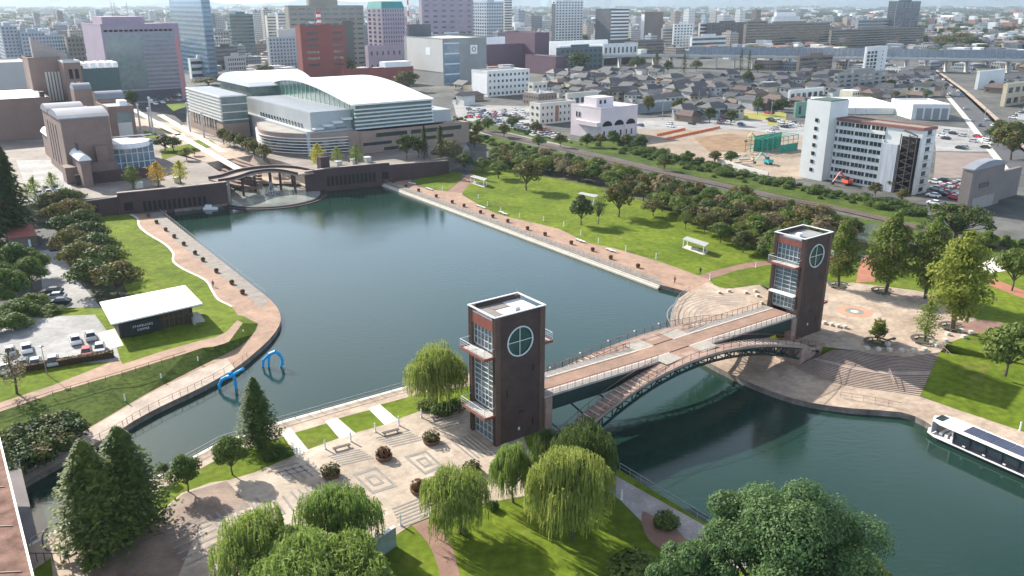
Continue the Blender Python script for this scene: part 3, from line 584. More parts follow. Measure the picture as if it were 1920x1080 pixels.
# ================= BOAT =================
def boat():
    P0=W(1729,816,WZ); P1=W(1937,909,WZ); d=(P1-P0); d.z=0; d.normalize(); n=Vector((-d.y,d.x,0)); n=n if n.y>0 else -n
    o=P0; t=thing('tour_boat','long white and black canal boat with solar panels on its flat white roof','boat',o)
    L_=19; Wd=4.2; X=lambda a,b,z:o+d*a+n*b+Vector((0,0,z))
    def ring(z,ins,bow): return [X(bow,Wd*.5,z),X(bow+.7,Wd-.6-ins,z),X(bow+2.2,Wd-ins,z),X(L_,Wd-ins,z),X(L_,ins,z),X(bow+2.2,ins,z),X(bow+.7,.6+ins,z)]
    def loft(m,r1,r2): k=len(r1); m.add(r1+r2,[(i,(i+1)%k,k+(i+1)%k,k+i) for i in range(k)]+[tuple(range(k,2*k))])
    m=M(); loft(m,ring(-.3,.35,.3),ring(.55,0,-.2)); m.build('hull',mat('hull_black',(.03,.03,.045),.3,.1,1),t)
    m=M(); loft(m,ring(.551,-.05,-.3),ring(.64,-.05,-.3)); m.build('rub_rail',white,t)
    m=M(); m.obox(X(4.6,.25,.72),d*(L_-4.6),n*(Wd-.5),(0,0,.75)); m.build('side_panel',mat('hull_black',(1,1,1)),t)
    m=M(); m.obox(X(4.6,.3,1.47),d*(L_-4.6),n*(Wd-.6),(0,0,1.35)); m.build('window_band',gl_dark,t)
    m=M(); m.obox(X(1.0,.5,.73),d*.06,n*(Wd-1),(0,0,1.9)); m.build('windscreen',glass('boat_glass',(.30,.36,.40),.1),t)
    for i in range(7):
        m=M(); xx=4.6+i*2.4; 
        if xx<L_: m.obox(X(xx,.2,.75),d*.12,n*.1,(0,0,2.05)); m.build('window_post',mat('hull_black',(1,1,1)),t)
    m=M(); m.tube(X(1,.5,.7),X(.9,.55,2.8),.06); m.tube(X(4.4,.3,.7),X(4.4,.3,2.85),.06); m.tube(X(1,Wd-.5,.7),X(.9,Wd-.55,2.8),.06); m.tube(X(4.4,Wd-.3,.7),X(4.4,Wd-.3,2.85),.06); m.build('roof_post',white,t)
    m=M(); r1=ring(2.85,.05,.2); r2=ring(3.05,.2,.5); loft(m,r1,r2); m.add(r1[::-1],[tuple(range(7))]); rf=m.build('roof',white,t)
    for i in range(6):
        m=M(); m.obox(X(5.6+i*2.2,.75,3.06),d*2.05,n*(Wd-1.5),(0,0,.06)); m.build('solar_panel',mat('solar_blue',(.04,.045,.085),.25,.2,.5,spec=.8),rf)
    m=M(); m.obox(X(.9,1.1,3.06),d*1.2,n*2,(0,0,.05)); m.build('hatch',gl_dark,rf)
    for i in range(4):
        m=M(); m.obox(X(6.2+i*3,.1,.95),d*.4,n*.12,(0,0,.16)); m.build('fender',white,t)
    for i in range(3):
        m=M(); m.obox(X(2.0+i*.9,1.0,.75),d*.45,n*2.2,(0,0,.45)); m.build('bench_seat',white,t)
boat()

# ================= SMALL THINGS ON THE BANKS =================
def lathe_cone(m,c,prof,n=8):
    c=Vector(c); vs=[]; fs=[]
    for r,z in prof: vs+=[c+Vector((math.cos(2*math.pi*i/n)*r,math.sin(2*math.pi*i/n)*r,z)) for i in range(n)]
    for k in range(len(prof)-1): fs+=[(k*n+i,k*n+(i+1)%n,(k+1)*n+(i+1)%n,(k+1)*n+i) for i in range(n)]
    fs.append(tuple(range((len(prof)-1)*n,len(prof)*n))); return m.add(vs,fs)
# white bollard lamps
def bollard_proto():
    t=thing('bollard_lamp',None,'bollard',(0,0,0)); m=M(); lathe_cone(m,(0,0,0),[(.16,0),(.16,.1),(.11,.12),(.11,1.05)]); m.build('post',white,t)
    m=M(); lathe_cone(m,(0,0,1.05),[(.12,0),(.12,.2),(.05,.26)]); m.build('lamp_head',framew,t); return t
bp=bollard_proto(); first=[True]
def use(proto,p,rot=0,sc=1,desc=None,cat=None,group=None):
    key=proto.name
    if key not in USED: USED.add(key); o=proto
    else: o=copy_tree(proto)
    o.location=Vector(p); o.rotation_euler=(0,0,rot); 
    if sc!=1: o.scale=(sc,sc,sc) if not isinstance(sc,(tuple,list)) else sc
    return auto(o,desc,cat,group,p)
USED=set()
for px,py,z in [(558,857,0),(610,842,0),(658,828,0),(704,810,0),(748,798,0),(790,783,0),(831,770,0),(751,985,0),(805,968,0),(1165,937,0),
  (235,754,B),(303,715,B),(372,682,B),(423,657,B),(457,631,B),(65,837,B),
  (974,408,B),(1019,414,B),(1057,424,B),(1089,440,B),(1122,456,B),(1173,471,B),(1230,485,B),(1331,525,B),(1417,502,B),(830,357,B),(897,372,B),(914,386,B),(939,397,B),(1690,503,RT),(1912,807,B)]:
    use(bp,W(px,py,z),0,1.15,'slim white bollard lamp','bollard','white bollard lamps along the paths')
# planters
leafP=foliage('planter_leaf',(.05,.07,.02),(.11,.09,.03)); leafR=foliage('planter_red_leaf',(.16,.05,.02),(.12,.09,.03))
def leafball(m,c,rx,ry,rz,n,sz,rng,flat=.0):
    c=Vector(c)
    for _ in range(n):
        d=Vector((rng.gauss(0,1),rng.gauss(0,1),rng.gauss(0,1))).normalized(); r=rng.uniform(.72,1.04)
        p=c+Vector((d.x*rx,d.y*ry,d.z*rz))*r; nrm=(Vector((d.x/rx,d.y/ry,d.z/rz)).normalized()+Vector((rng.uniform(-.7,.7),rng.uniform(-.7,.7),rng.uniform(-.4,.9)))).normalized()
        t_=nrm.orthogonal().normalized(); t_=Matrix.Rotation(rng.uniform(0,6.28),3,nrm)@t_; b_=nrm.cross(t_); s_=sz*rng.uniform(.6,1.35)
        m.add([p-t_*s_*.6,p+b_*s_*.42,p+t_*s_*.6,p-b_*s_*.42],[(0,1,2,3)])
rg=random.Random(3)
def planter_proto(r,leafm,sz,name='planter',bushr=1.15):
    t=thing(name,None,'planter',(0,0,0)); m=M(); lathe_cone(m,(0,0,0),[(r*.8,0),(r,.15),(r*1.08,.5),(r*1.12,.62),(r*.98,.62),(r*.95,.5)],12); m.build('bowl',mat('brown_pot',(.16,.08,.055),.7,.2,1),t)
    m=M(); leafball(m,(0,0,.62+r*.35),r*bushr,r*bushr,r*.75,260,sz,rg); leafball(m,(0,0,.62+r*.2),r*.8,r*.8,r*.4,120,sz,rg); m.build('bush',leafm,t); return t
pa=planter_proto(1.15,leafP,.32); pb=planter_proto(1.1,leafR,.32,'planter',.95)
for k,(px,py) in enumerate([(621,893),(720,860),(809,830),(786,922),(885,888)]):
    use((pa,pb)[k in(1,3)],W(px,py,0),k,1,('dark round shrub in a brown bowl planter','reddish sparse shrub in a brown bowl planter')[k in (1,3)],'planter','bowl planters on the near plaza')
pc=planter_proto(.5,leafR,.22)
for px,py in [(279,407),(294,419),(311,433),(327,446),(345,460),(366,477),(381,490),(406,511),(435,533),(455,551),(738,343),(761,351),(785,359),(818,370),(848,381),(870,388),(901,400),(924,408),(952,417),(989,431),(1022,442),(1071,458),(1111,471),(1145,486),(1196,502)]:
    use(pc,W(px,py,B),px,.95,'small dark red planter','planter','red planters along the lakeside promenades')
# benches
def bench_proto(L_,seatm):
    t=thing('bench',None,'bench',(0,0,0)); m=M(); m.box(0,0,.4,L_,.55,.09); m.build('seat',seatm,t)
    for s_ in (-1,1):
        m=M(); m.box(s_*L_*.38,0,0,.2,.45,.4); m.build('leg',concrete,t)
    return t
bn=bench_proto(2.6,mat('dark_bench_wood',(.09,.07,.06),.7)); bw=bench_proto(1.8,white)
for px,py in [(641,842),(733,813),(823,784),(1670,640)]: use(bn,W(px,py,0),A36-.1,1,'long dark bench','bench','dark benches on the plaza')
for px,py in [(769,345),(776,346),(802,355),(808,357),(898,388),(906,391),(940,400),(947,403),(1085,452),(1092,455),(1142,470),(1149,473)]: use(bw,W(px,py,B),-.78,1.1,'short white bench','bench','white benches along the east promenade')
# block seats of the tower plaza
bs=thing('stone_seat',None,'stone seat',(0,0,0)); m=M(); m.box(0,0,0,.75,.75,.5); m.build('block',mat('seat_stone',(.50,.45,.38),.8,.15,1),bs); m=M(); m.box(0,0,.5,.8,.8,.05); m.build('slab',stripe_l,bs)
for px,py,z in [(1545,607,RT),(1558,610,RT),(1570,613,RT),(1583,615,RT),(1348,550,B),(1366,547,B),(1398,550,B),(1416,547,B),(1420,556,B),(1428,570,B),(1625,655,RT),(1647,657,RT),(1668,658,RT),(1690,659,RT),(1712,660,RT),(1733,657,RT),(1755,650,RT),(1772,640,RT),(1776,628,RT),(1802,622,RT),(1806,633,RT),(1820,625,RT),(1664,648,RT),(1748,644,RT)]: use(bs,W(px,py,z),.3,1,'low cube shaped stone seat','stone seat','stone block seats on the tower plaza')
# ring benches round trees
for px,py,lab in [(1645,645,'curved dark bench ringing the thin small tree above the steps'),(1733,640,'curved dark bench ringing the bright green small tree'),(1785,615,'curved dark bench ringing the tall bright tree'),(1655,548,'curved bench ringing the big plane tree behind the farther tower'),(1573,537,'curved bench at the foot of the first plane tree right of the farther tower')]:
    c=W(px,py,RT); t=thing('ring_bench',lab,'bench',c,'ring benches round trees'); n=22; m=M()
    ring=lambda r,z,i:c+Vector((math.cos(R(20)+i*4.6/n)*r,math.sin(R(20)+i*4.6/n)*r,z))
    for i in range(n): 
        m.add([ring(1.9,.4,i),ring(2.5,.4,i),ring(2.5,.4,i+1),ring(1.9,.4,i+1),ring(1.9,.5,i),ring(2.5,.5,i),ring(2.5,.5,i+1),ring(1.9,.5,i+1)],[(0,1,2,3),(7,6,5,4),(0,4,5,1),(2,6,7,3),(1,5,6,2),(0,3,7,4)])
    m.build('seat',mat('dark_bench_wood',(.1,.1,.1)),t); m=M()
    for i in range(0,n,3): p=ring(2.2,0,i); m.box(p.x,p.y,p.z,.25,.25,.4)
    m.build('supports',concrete,t)
    m=M(); m.prism([c+Vector((math.cos(a*math.pi/10)*1.7,math.sin(a*math.pi/10)*1.7,0)) for a in range(20)],c.z+.03,c.z+.12,bottom=False); m.build('planting_bed',mat('bare_undergrowth',(1,1,1)),t)
# waterside railings
POSTM={}
def rail_thing(label,px,z,cat='railing',mt=railgrey,h=1.05,sp=2.0,infill=0,dz=0):
    q=[W(p[0],p[1],p[2] if len(p)>2 else z)+Vector((0,0,dz)) for p in px]; t=thing('railing',label,cat,q[0]); m=M(); key=('post',mt.name,h)
    if key not in POSTM: k_=M(); k_.tube((0,0,0),(0,0,h),.05,n=4); me_=bpy.data.meshes.new('post'); me_.from_pydata(k_.v,[],k_.f); me_.materials.append(mt); POSTM[key]=me_
    for a,b in zip(q,q[1:]):
        L_=(b-a).length; n=max(1,round(L_/sp)); m.tube(a+Vector((0,0,h)),b+Vector((0,0,h)),.05,n=4); m.tube(a+Vector((0,0,h*.5)),b+Vector((0,0,h*.5)),.03,n=4)
        for i in range(n): c=a.lerp(b,i/n); o_=bpy.data.objects.new('post',POSTM[key]); C.objects.link(o_); o_.parent=t; o_.location=c-t.location
    m.build('rails',mt,t); return t
lb2=leftbank[1:24]
rail_thing('thin pinkish railing on the curving left bank beside the canal',[(a-1,b-2) for a,b in lb2],B,mt=mat('pink_rail',(.42,.30,.26),.6))
rail_thing('grey railing along the left boardwalk',[(499,555),(300,398)],B)
rail_thing('grey railing along the right boardwalk',[(717,341),(1237,531)],B)
rail_thing('low railing round the circular plaza edge',[(a+2,b-1) for a,b in smooth_px([(1290,547),(1272,560),(1262,578),(1257,597),(1263,620),(1285,648)],2)],B)
rail_thing('thin railing along the near canal edge, left of the nearer tower',[(60,1024),(412,831),(530,792),(755,728),(860,694)],0)
rail_thing('thin railing on the water edge below the amphitheatre steps',[(1575,745),(1640,756),(1690,766)],B,mt=mat('pink_rail',(1,1,1)))
rail_thing('pale railing on the canal edge behind the shaded willow',[(1162,881),(1330,984)],0)
rail_thing('brown post and rail fence along the upper left path',[(-40,786),(0,778),(100,744),(230,706),(350,668)],LT,'fence',mt=railred,sp=2.6)
rail_thing('pair of handrails down the middle of the amphitheatre steps',[(1666,700,-2),(1676,728,B+.2)],B,'handrail',mt=mat('pink_rail',(1,1,1)))
rail_thing('handrail at the right end of the amphitheatre steps',[(1762,655,RT),(1786,678,-2)],B,'handrail',mt=mat('pink_rail',(1,1,1)))
# blue figures standing in the water
def blue(label,strokes,Y,r=.2):
    t=None; 
    base=V(*strokes[0][0],Y); base.z=WZ
    t=thing('blue_sculpture',label,'sculpture',base,'blue sculptures standing in the water')
    for nm,st_ in zip(('body','leg','leg','arm','arm'),strokes):
        m=M(); q=[V(a,b,Y) for a,b in st_]; q[-1].z=max(q[-1].z,WZ-.3) if nm!='leg' else WZ-.3
        for i,(a,b) in enumerate(zip(q,q[1:])): m.tube(a,b,r*(1-.25*i/len(q)) if nm!='body' else r*1.25,r*(1-.25*(i+1)/len(q)) if nm!='body' else r*1.25,n=8)
        for a in q:
            lathe_cone(m,a-Vector((0,0,r)),[(r*.3,0),(r,.4*r),(r,1.3*r),(r*.4,1.9*r)],8)
        m.build(nm,bluep,t)
Ya=W(430,729,WZ).y; Yb=W(511,688,WZ).y
blue('bright blue figure bending with outstretched arm over the canal, nearer the railing',[[(436,704),(425,707),(416,712)],[(416,712),(411,722),(413,738)],[(438,704),(441,716),(443,730)],[(436,704),(444,698),(455,692)],[(436,704),(433,699),(430,700)]],Ya,.30)
blue('bright blue ring shaped figure standing in the lake, farther out',[[(505,664),(517,659),(524,664)],[(505,664),(494,675),(493,692)],[(524,664),(530,674),(526,688)],[(505,664),(504,675),(504,694)],[(517,659),(527,668),(530,682)]],Yb,.27)

# ================= CAFE, KIOSK, PANEL WALL, PERGOLA =================
def gable_of(px4,z): return [W(a,b,z) for a,b in px4]
def cafe():
    z1=2.2; rf=[W(187,569,z1+.0),W(347,537,z1+.5),W(380,571,z1+.5),W(209,610,z1)]
    c=sum(rf,Vector())/4; t=thing('cafe',"single storey dark cafe with a big tilted white flat roof beside the car park",'cafe',(c.x,c.y,LT))
    m=M(); m.prism(rf,[z1,z1+.5,z1+.5,z1],[z1+.3,z1+.8,z1+.8,z1+.3]); m.build('roof',whiteroof,t)
    m=M(); m.prism([p.lerp(c,.004) for p in rf],[z1-.14,z1+.36,z1+.36,z1-.14],[z1-.01,z1+.49,z1+.49,z1-.01]); m.build('roof_edge',darkmetal,t)
    ins=lambda f,p:p.lerp(c,f)
    a,b,c2,d=rf; e=(c2-d); e.z=0; f=(a-d); f.z=0; ew=e.length; fw_=f.length; e.normalize(); f.normalize()
    O=Vector((d.x,d.y,LT))
    def bx(m,x0,x1,y0,y1,z0,z1_): return m.obox(O+e*x0+f*y0+Vector((0,0,z0)),e*(x1-x0),f*(y1-y0),(0,0,z1_-z0))
    m=M(); bx(m,ew*.08,ew*.52,fw_*.14,fw_*.9,0,3.6); m.build('dark_wall',mat('dark_board',(.028,.028,.03),.6,.2,1),t)
    m=M(); bx(m,ew*.13,ew*.50,fw_*.10,fw_*.14,.35,3.0); sgp=m.build('sign_wall',mat('black_panel',(.02,.022,.024),.5,.15,1),t)
    m=M(); bx(m,ew*.52,ew*.9,fw_*.18,fw_*.86,0,3.5); g=m.build('glazing',glass('brown_glass',(.07,.05,.035),.12),t)
    m=M()
    for i in range(8): bx(m,ew*(.52+.38*i/7)-.05,ew*(.52+.38*i/7)+.05,fw_*.165,fw_*.178,0,3.5)
    bx(m,ew*.52,ew*.9,fw_*.165,fw_*.179,1.9,2.0); m.build('mullions',mat('wood_frame',(.14,.09,.06),.6),g)
    for i in range(3):
        m=M(); bx(m,ew*(.2+.32*i),ew*(.2+.32*i)+.1,fw_*.05,fw_*.05+.1,0,3.6); m.build('post',darkmetal,t)
    m=M(); bx(m,ew*.9,ew*1.02,fw_*.1,fw_*.5,0,.35); bx(m,ew*.88,ew*.9+.05,fw_*.05,fw_*.6,0,1.1); m.build('terrace_deck',concrete,t)
    # lettering
    ang=math.atan2(e.y,e.x)
    for i,(s_,sz) in enumerate((('STARBUCKS',.62),('COFFEE',.58))):
        cu=bpy.data.curves.new('lettering','FONT'); cu.body=s_; cu.size=sz; cu.extrude=.03; cu.align_x='CENTER'; cu.space_character=1.15; cu.materials.append(white)
        o=bpy.data.objects.new('lettering',cu); C.objects.link(o); dg=bpy.context.evaluated_depsgraph_get(); me=bpy.data.meshes.new_from_object(o.evaluated_get(dg)); me.name='lettering'; bpy.data.objects.remove(o)
        me.materials.clear(); me.materials.append(white)
        o=bpy.data.objects.new('lettering',me); C.objects.link(o); o.parent=sgp
        o.rotation_euler=(math.pi/2,0,ang); p=O+e*(ew*.33)+f*(fw_*.10-.05)+Vector((0,0,1.75-.75*i)); o.location=p-wl(sgp)
cafe()
def kiosk():
    pts=[W(6,425,.3),W(60,421,.3),W(70,442,-.3),W(15,448,-.3)]; c=sum(pts,Vector())/4; t=thing('storage_hut','small hut with a faded red sloping roof beside the tall dark trees','hut',(c.x,c.y,B))
    m=M(); m.prism(pts,[.3,.3,-.3,-.3],[.5,.5,-.1,-.1]); m.build('roof',mat('faded_red_roof',(.38,.12,.10),.7,.15,.5),t)
    ip=[p.lerp(c,.08) for p in pts]; m=M(); m.prism(ip,B,[.28,.28,-.32,-.32]); wl_=m.build('wall',mat('hut_wall',(.16,.13,.11),.8),t)
    q=ip[3].lerp(ip[2],.7); m=M(); m.box(q.x,q.y-.03,B,.9,.12,2.0,0); m.build('door',framew,wl_)
kiosk()
# the tall green-grey panel by the near willows
b0=W(740,1022,0); b1=W(704,1046,0); d=(b1-b0); n=Vector((-d.y,d.x,0)).normalized(); t=thing('panel_wall','tall grey green panel standing in the lawn beside the willows','panel',b0)
m=M(); m.obox(b0,(d*1.6),n*.35,(0,0,2.6)); m.build('panel',mat('grey_green_panel',(.20,.25,.23),.5,.3,.5),t); m=M(); m.obox(b0+Vector((0,0,2.6))-n*.05,d*1.6,n*.45,(0,0,.12)); m.build('cap',white,t)
# lamp post, near left
def lamp(px,py,ty,z,label,heads=2,mt=white):
    p=W(px,py,z); h=(V(px,ty,p.y)).z-z; t=thing('street_lamp',label,'lamp post',p); m=M(); m.tube(p,p+Vector((0,0,h)),.08,.05,8); m.build('pole',mt,t)
    for i in range(heads):
        m=M(); c=p+Vector((.0+.5*(i%2)*(-1),0,h-.05-i*1.0)); lathe_cone(m,c,[(.1,0),(.42,.05),(.42,.16),(.1,.3)],10); m.tube(p+Vector((0,0,h-i*1.0)),c,.04); m.build('lamp_head',mt,t)
    return t
lamp(206,1037,978,0,'slender white lamp post with two heads beside the big conifers',2)
lamp(88,702,650,LT,'thin grey pole at the edge of the car park',1,railgrey)
for px,by,ty in [(288,252,185),(283,248,205),(357,247,195),(383,258,212),(264,245,198)]:
    p=W(px,by,FT); h=V(px,ty,p.y).z-FT; t=thing('light_mast',None,'mast',p); m=M(); m.tube(p,p+Vector((0,0,h)),.45,.4,8); m.build('pole',mat('mast_grey',(.5,.5,.52),.5),t); m=M(); m.tube(p+Vector((0,0,h)),p+Vector((0,0,h+.8)),.6,.55,8); m.build('cap',framew,t); auto(t,'tall pale cylindrical mast','mast','pale masts beside the museum square')
# shelters on the park lawn
for px4,leg,lab in (([(1279,448),(1288,443),(1330,456),(1322,462)],18,'open shelter with a flat grey roof on four white posts, foremost on the park lawn'),([(881,331),(888,328),(914,335),(908,339)],9,'flat roofed picnic shelter at the far end of the park lawn'),([(1083,363),(1090,360),(1123,366),(1115,370)],10,'flat roofed shelter half hidden by the park trees')):
    z=B+2.5; q=[W(a,b,z) for a,b in px4]; c=sum(q,Vector())/4; t=thing('park_shelter',lab,'shelter',(c.x,c.y,B),'flat roofed shelters in the park')
    m=M(); m.prism(q,z-.15,z+.02); m.build('roof',mat('shelter_roof',(.36,.36,.34),.8,.1,1),t)
    for p in q: e=p.lerp(c,.12); m=M(); m.tube((e.x,e.y,B),(e.x,e.y,z-.15),.12,n=6); m.build('post',white,t)
    m=M(); m.prism([p.lerp(c,.05) for p in q],B+.0,B+.08); m.build('floor',stripe_l,t)
    m=M(); m.box(c.x,c.y,B+.08,2,.9,.6,-.5); m.build('table',concrete,t)
# ================= TREES =================
F_dk=foliage('dark_green_leaves',(.035,.072,.016),(.085,.13,.028),.32,dead=(.12,.10,.03))
F_ch=foliage('cherry_leaves',(.075,.092,.022),(.14,.15,.036),.34,dead=(.19,.12,.04))
F_md=foliage('mid_green_leaves',(.07,.125,.024),(.15,.205,.04),.36)
F_lt=foliage('light_green_leaves',(.15,.22,.03),(.26,.29,.05),.45,.12)
F_yl=foliage('yellowing_leaves',(.34,.36,.04),(.50,.44,.05),.5,.1)
F_or=foliage('orange_leaves',(.50,.38,.04),(.52,.24,.04),.5,.1)
F_pl=foliage('plane_tree_leaves',(.12,.18,.03),(.20,.25,.05),.45,.12,dead=(.20,.17,.06))
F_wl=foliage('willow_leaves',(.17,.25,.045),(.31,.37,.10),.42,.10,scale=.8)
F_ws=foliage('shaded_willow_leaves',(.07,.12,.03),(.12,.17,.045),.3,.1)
F_cf=foliage('conifer_needles',(.045,.090,.02),(.12,.165,.034),.28,.15)
F_cm=foliage('camphor_leaves',(.075,.135,.045),(.17,.24,.085),.36,.08,scale=1.1)
F_br=foliage('brown_leaves',(.17,.15,.07),(.23,.20,.10),.35,.15)
F_sh=foliage('shrub_leaves',(.06,.11,.022),(.12,.18,.04),.35,.3)
def leaf(m,p,nrm,s_,rng,asp=.7):
    nrm=nrm.normalized(); t_=nrm.orthogonal().normalized(); t_=Matrix.Rotation(rng.uniform(0,6.28),3,nrm)@t_; b_=nrm.cross(t_)
    k=s_*rng.uniform(.55,1.4); m.add([p-t_*k*.55,p+b_*k*asp*.5,p+t_*k*.55,p-b_*k*asp*.5],[(0,1,2,3)])
def lobe(m,c,rx,rz,n,sz,rng,fill=.62):
    for _ in range(n):
        d=Vector((rng.gauss(0,1),rng.gauss(0,1),rng.gauss(0,1)+.25)).normalized(); r=rng.uniform(fill,1.06)
        p=c+Vector((d.x*rx*r,d.y*rx*r,d.z*rz*r)); leaf(m,p,d+Vector((rng.uniform(-.8,.8),rng.uniform(-.8,.8),rng.uniform(-.5,.9))),sz,rng)
def limb(m,a,b,r1,r2,rng,k=3):
    a,b=Vector(a),Vector(b); p=a; L_=(b-a).length
    for i in range(k):
        q=a.lerp(b,(i+1)/k)+(Vector((rng.uniform(-1,1),rng.uniform(-1,1),0))*L_*.05 if i<k-1 else Vector()); m.tube(p,q,r1+(r2-r1)*i/k,r1+(r2-r1)*(i+1)/k,6,cap=False); p=q
CW={}   # kind -> (proto list, nominal height, nominal width)
def make(kind,seed,h,wd,n,sz,mt):
    rng=random.Random(seed); t=thing(kind+'_tree' if kind not in('shrub',) else 'shrub',None,'tree',(0,0,0)); c=M(); k=M()
    th=h*.42
    if kind=='round' or kind=='cherry' or kind=='camphor':
        cz=h*(.60 if kind!='cherry' else .64); nl={'round':9,'cherry':13,'camphor':34}[kind]; R_=wd/2
        for i in range(nl):
            a=2.4*i+rng.uniform(-.4,.4); f=math.sqrt((i+.5)/nl); 
            rr=R_*f*(.72 if kind!='camphor' else rng.uniform(.66,.92)); z=cz+(h*.30)*(1-f*f)*rng.uniform(.6,1)-(h*.14)*f*rng.uniform(0,1)
            lr=R_*rng.uniform(.36,.5)*(1 if kind!='camphor' else rng.uniform(.46,.74)); lz=lr*(.72 if kind!='cherry' else .5)
            if kind=='camphor': z=cz+h*.33*math.sqrt(max(0,1-f*f))*rng.uniform(.4,1.0)-h*.25*f*rng.random()
            cc=Vector((math.cos(a)*rr,math.sin(a)*rr,min(z,h-lz*.8))); lobe(c,cc,lr,lz,n//nl,sz,rng,.55)
            limb(k,(0,0,h*.22),cc-Vector((0,0,lz*.3)),h*.016,h*.004,rng,2)
        if kind!='cherry': lobe(c,Vector((0,0,cz-h*.05)),R_*.62,h*.22,n//8,sz,rng,.3)
        th=h*.5
    elif kind=='tall':
        for i in range(15):
            f=i/14; z=h*(.24+.68*f); prof=math.sin(math.pi*(.20+.78*f))**.7; a=i*2.4; rr=wd/2*prof*.5; cc=Vector((math.cos(a)*rr,math.sin(a)*rr,z))
            lobe(c,cc,wd*.29*prof+.4,h*.095,n//16,sz,rng,.4); limb(k,(0,0,z-h*.1),cc,h*.008,h*.003,rng,2)
        th=h*.85
    elif kind=='conifer':
        nb=int(n/24)
        for i in range(nb):
            f=(i/nb)**.85; z=h*(.07+.91*f); r=wd/2*(1-f)**.7*rng.uniform(.5,1.25)*(1 if f>.12 else .8)+.12; a=i*2.39996
            for j in range(24):
                q=rng.uniform(.2,1); sp=rng.uniform(-.16,.16)*(1.3-q*.7); p=Vector((math.cos(a+sp)*r*q,math.sin(a+sp)*r*q,z+ (.10*r*math.sin(q*3.1)-.16*r*q)+rng.uniform(-.18,.18)))
                leaf(c,p,Vector((math.cos(a)*.5+rng.uniform(-.5,.5),math.sin(a)*.5+rng.uniform(-.5,.5),.9)),sz,rng,.5)
        th=h*.95
    elif kind=='willow':
        nb=30; ns=n//8; R_=wd/2; lean=Vector((rng.uniform(-.5,.5),rng.uniform(-.5,.5),0))
        for b in range(nb):
            a=b*2.4+rng.uniform(-.5,.5); f=math.sqrt((b+.5)/nb); tip=lean+Vector((math.cos(a)*R_*.80*f*rng.uniform(.75,1.08),math.sin(a)*R_*.80*f*rng.uniform(.75,1.08),h*(.90-.30*f*f)*rng.uniform(.80,1.07)))
            limb(k,(0,0,h*.25),tip,h*.015,h*.003,rng,3); dens=rng.uniform(.5,1.4)
            for s_ in range(int(ns/nb*dens)):
                d=Vector((rng.gauss(0,1),rng.gauss(0,1),rng.gauss(.2,.7))).normalized(); st_=tip+Vector((d.x*R_*.24,d.y*R_*.24,d.z*h*.08)); L_=h*rng.uniform(.05,.40)*(.5+.6*f)
                p=st_.copy(); dr=Vector((d.x,d.y,0))*.3; seg=max(2,min(6,int(L_/.55)))
                for j in range(seg):
                    q=p+Vector((dr.x*.5+rng.uniform(-.09,.09),dr.y*.5+rng.uniform(-.09,.09),-L_/seg)); dr*=.6
                    if q.z<h*.06: break
                    sd_=Vector((rng.uniform(-1,1),rng.uniform(-1,1),rng.uniform(-.8,.8))).normalized()*rng.uniform(.03,.10); c.add([p-sd_*.6,p+sd_*.6,q+sd_,q-sd_],[(0,1,2,3)])
                    leaf(c,p+Vector((rng.uniform(-.2,.2),rng.uniform(-.2,.2),0)),Vector((rng.uniform(-1,1),rng.uniform(-1,1),rng.uniform(0,1))),.30,rng,.35); p=q
        th=h*.55
    elif kind=='shrub':
        for i in range(6):
            a=i*2.4; rr=wd*.26*(i>0); lobe(c,Vector((math.cos(a)*rr,math.sin(a)*rr,h*.38)),wd*.28,h*.5*rng.uniform(.7,1.1),n//6,sz,rng,.6)
        th=h*.4
    elif kind=='sparse':
        for i in range(26):
            a=i*2.4; z=h*(.3+.65*i/26); r=wd/2*(1-.6*i/26)*rng.uniform(.6,1); tip=Vector((math.cos(a)*r,math.sin(a)*r,z+h*.06)); limb(k,(0,0,z-h*.06),tip,h*.006,h*.002,rng,2)
            for j in range(n//26): leaf(c,tip*rng.uniform(.6,1)+Vector((rng.uniform(-.5,.5),rng.uniform(-.5,.5),z*.0+rng.uniform(-.4,.4)+ (tip.z*.2 if 0 else 0))),Vector((rng.uniform(-1,1),rng.uniform(-1,1),1)),sz,rng)
        th=h*.95
    limb(k,(0,0,0),(0,0,th),h*.026 if kind!='camphor' else h*.05,h*.008,rng,3)
    co=c.build('crown',mt,t); tr_=k.build('trunk',barkm,t); return t
PROTO={}
def proto(kind,mt,seed,h,wd,n,sz):
    key=(kind,mt.name,seed); 
    if key not in PROTO: PROTO[key]=[make(kind,seed,h,wd,n,sz,mt),h,wd,False]
    return PROTO[key]
def tree(kind,mt,px,by,ty,wpx,z=B,desc='green tree',n=1300,sz=.62,group=None,seed=None,h=None,wd=None,label=None,at=None,cat='tree',nh=None):
    p=W(px,by,z) if at is None else Vector(at)
    if h is None: h=max(1.0,V(px,ty,p.y).z-p.z)
    if wd is None: wd=wpx/ppm(p+Vector((0,0,h*.5)))
    sd_=random.randrange(3) if seed is None else seed
    H0={'round':8,'cherry':7,'tall':14,'conifer':14,'willow':10,'shrub':2,'sparse':8,'camphor':18}[kind]; W0={'round':8,'cherry':9,'tall':8.5,'conifer':7,'willow':11,'shrub':3.5,'sparse':5,'camphor':21}[kind]
    if nh: H0,W0=nh
    P_=proto(kind,mt,sd_,H0,W0,n,sz)
    o=P_[0] if not P_[3] else copy_tree(P_[0]); P_[3]=True
    o.location=p; o.rotation_euler=(0,0,random.uniform(0,6.28)); o.scale=(wd/W0,wd/W0,h/H0)
    if label: tag(o,label,cat,group)
    else: auto(o,desc,cat,group,p+Vector((0,0,h*.5)))
    return o
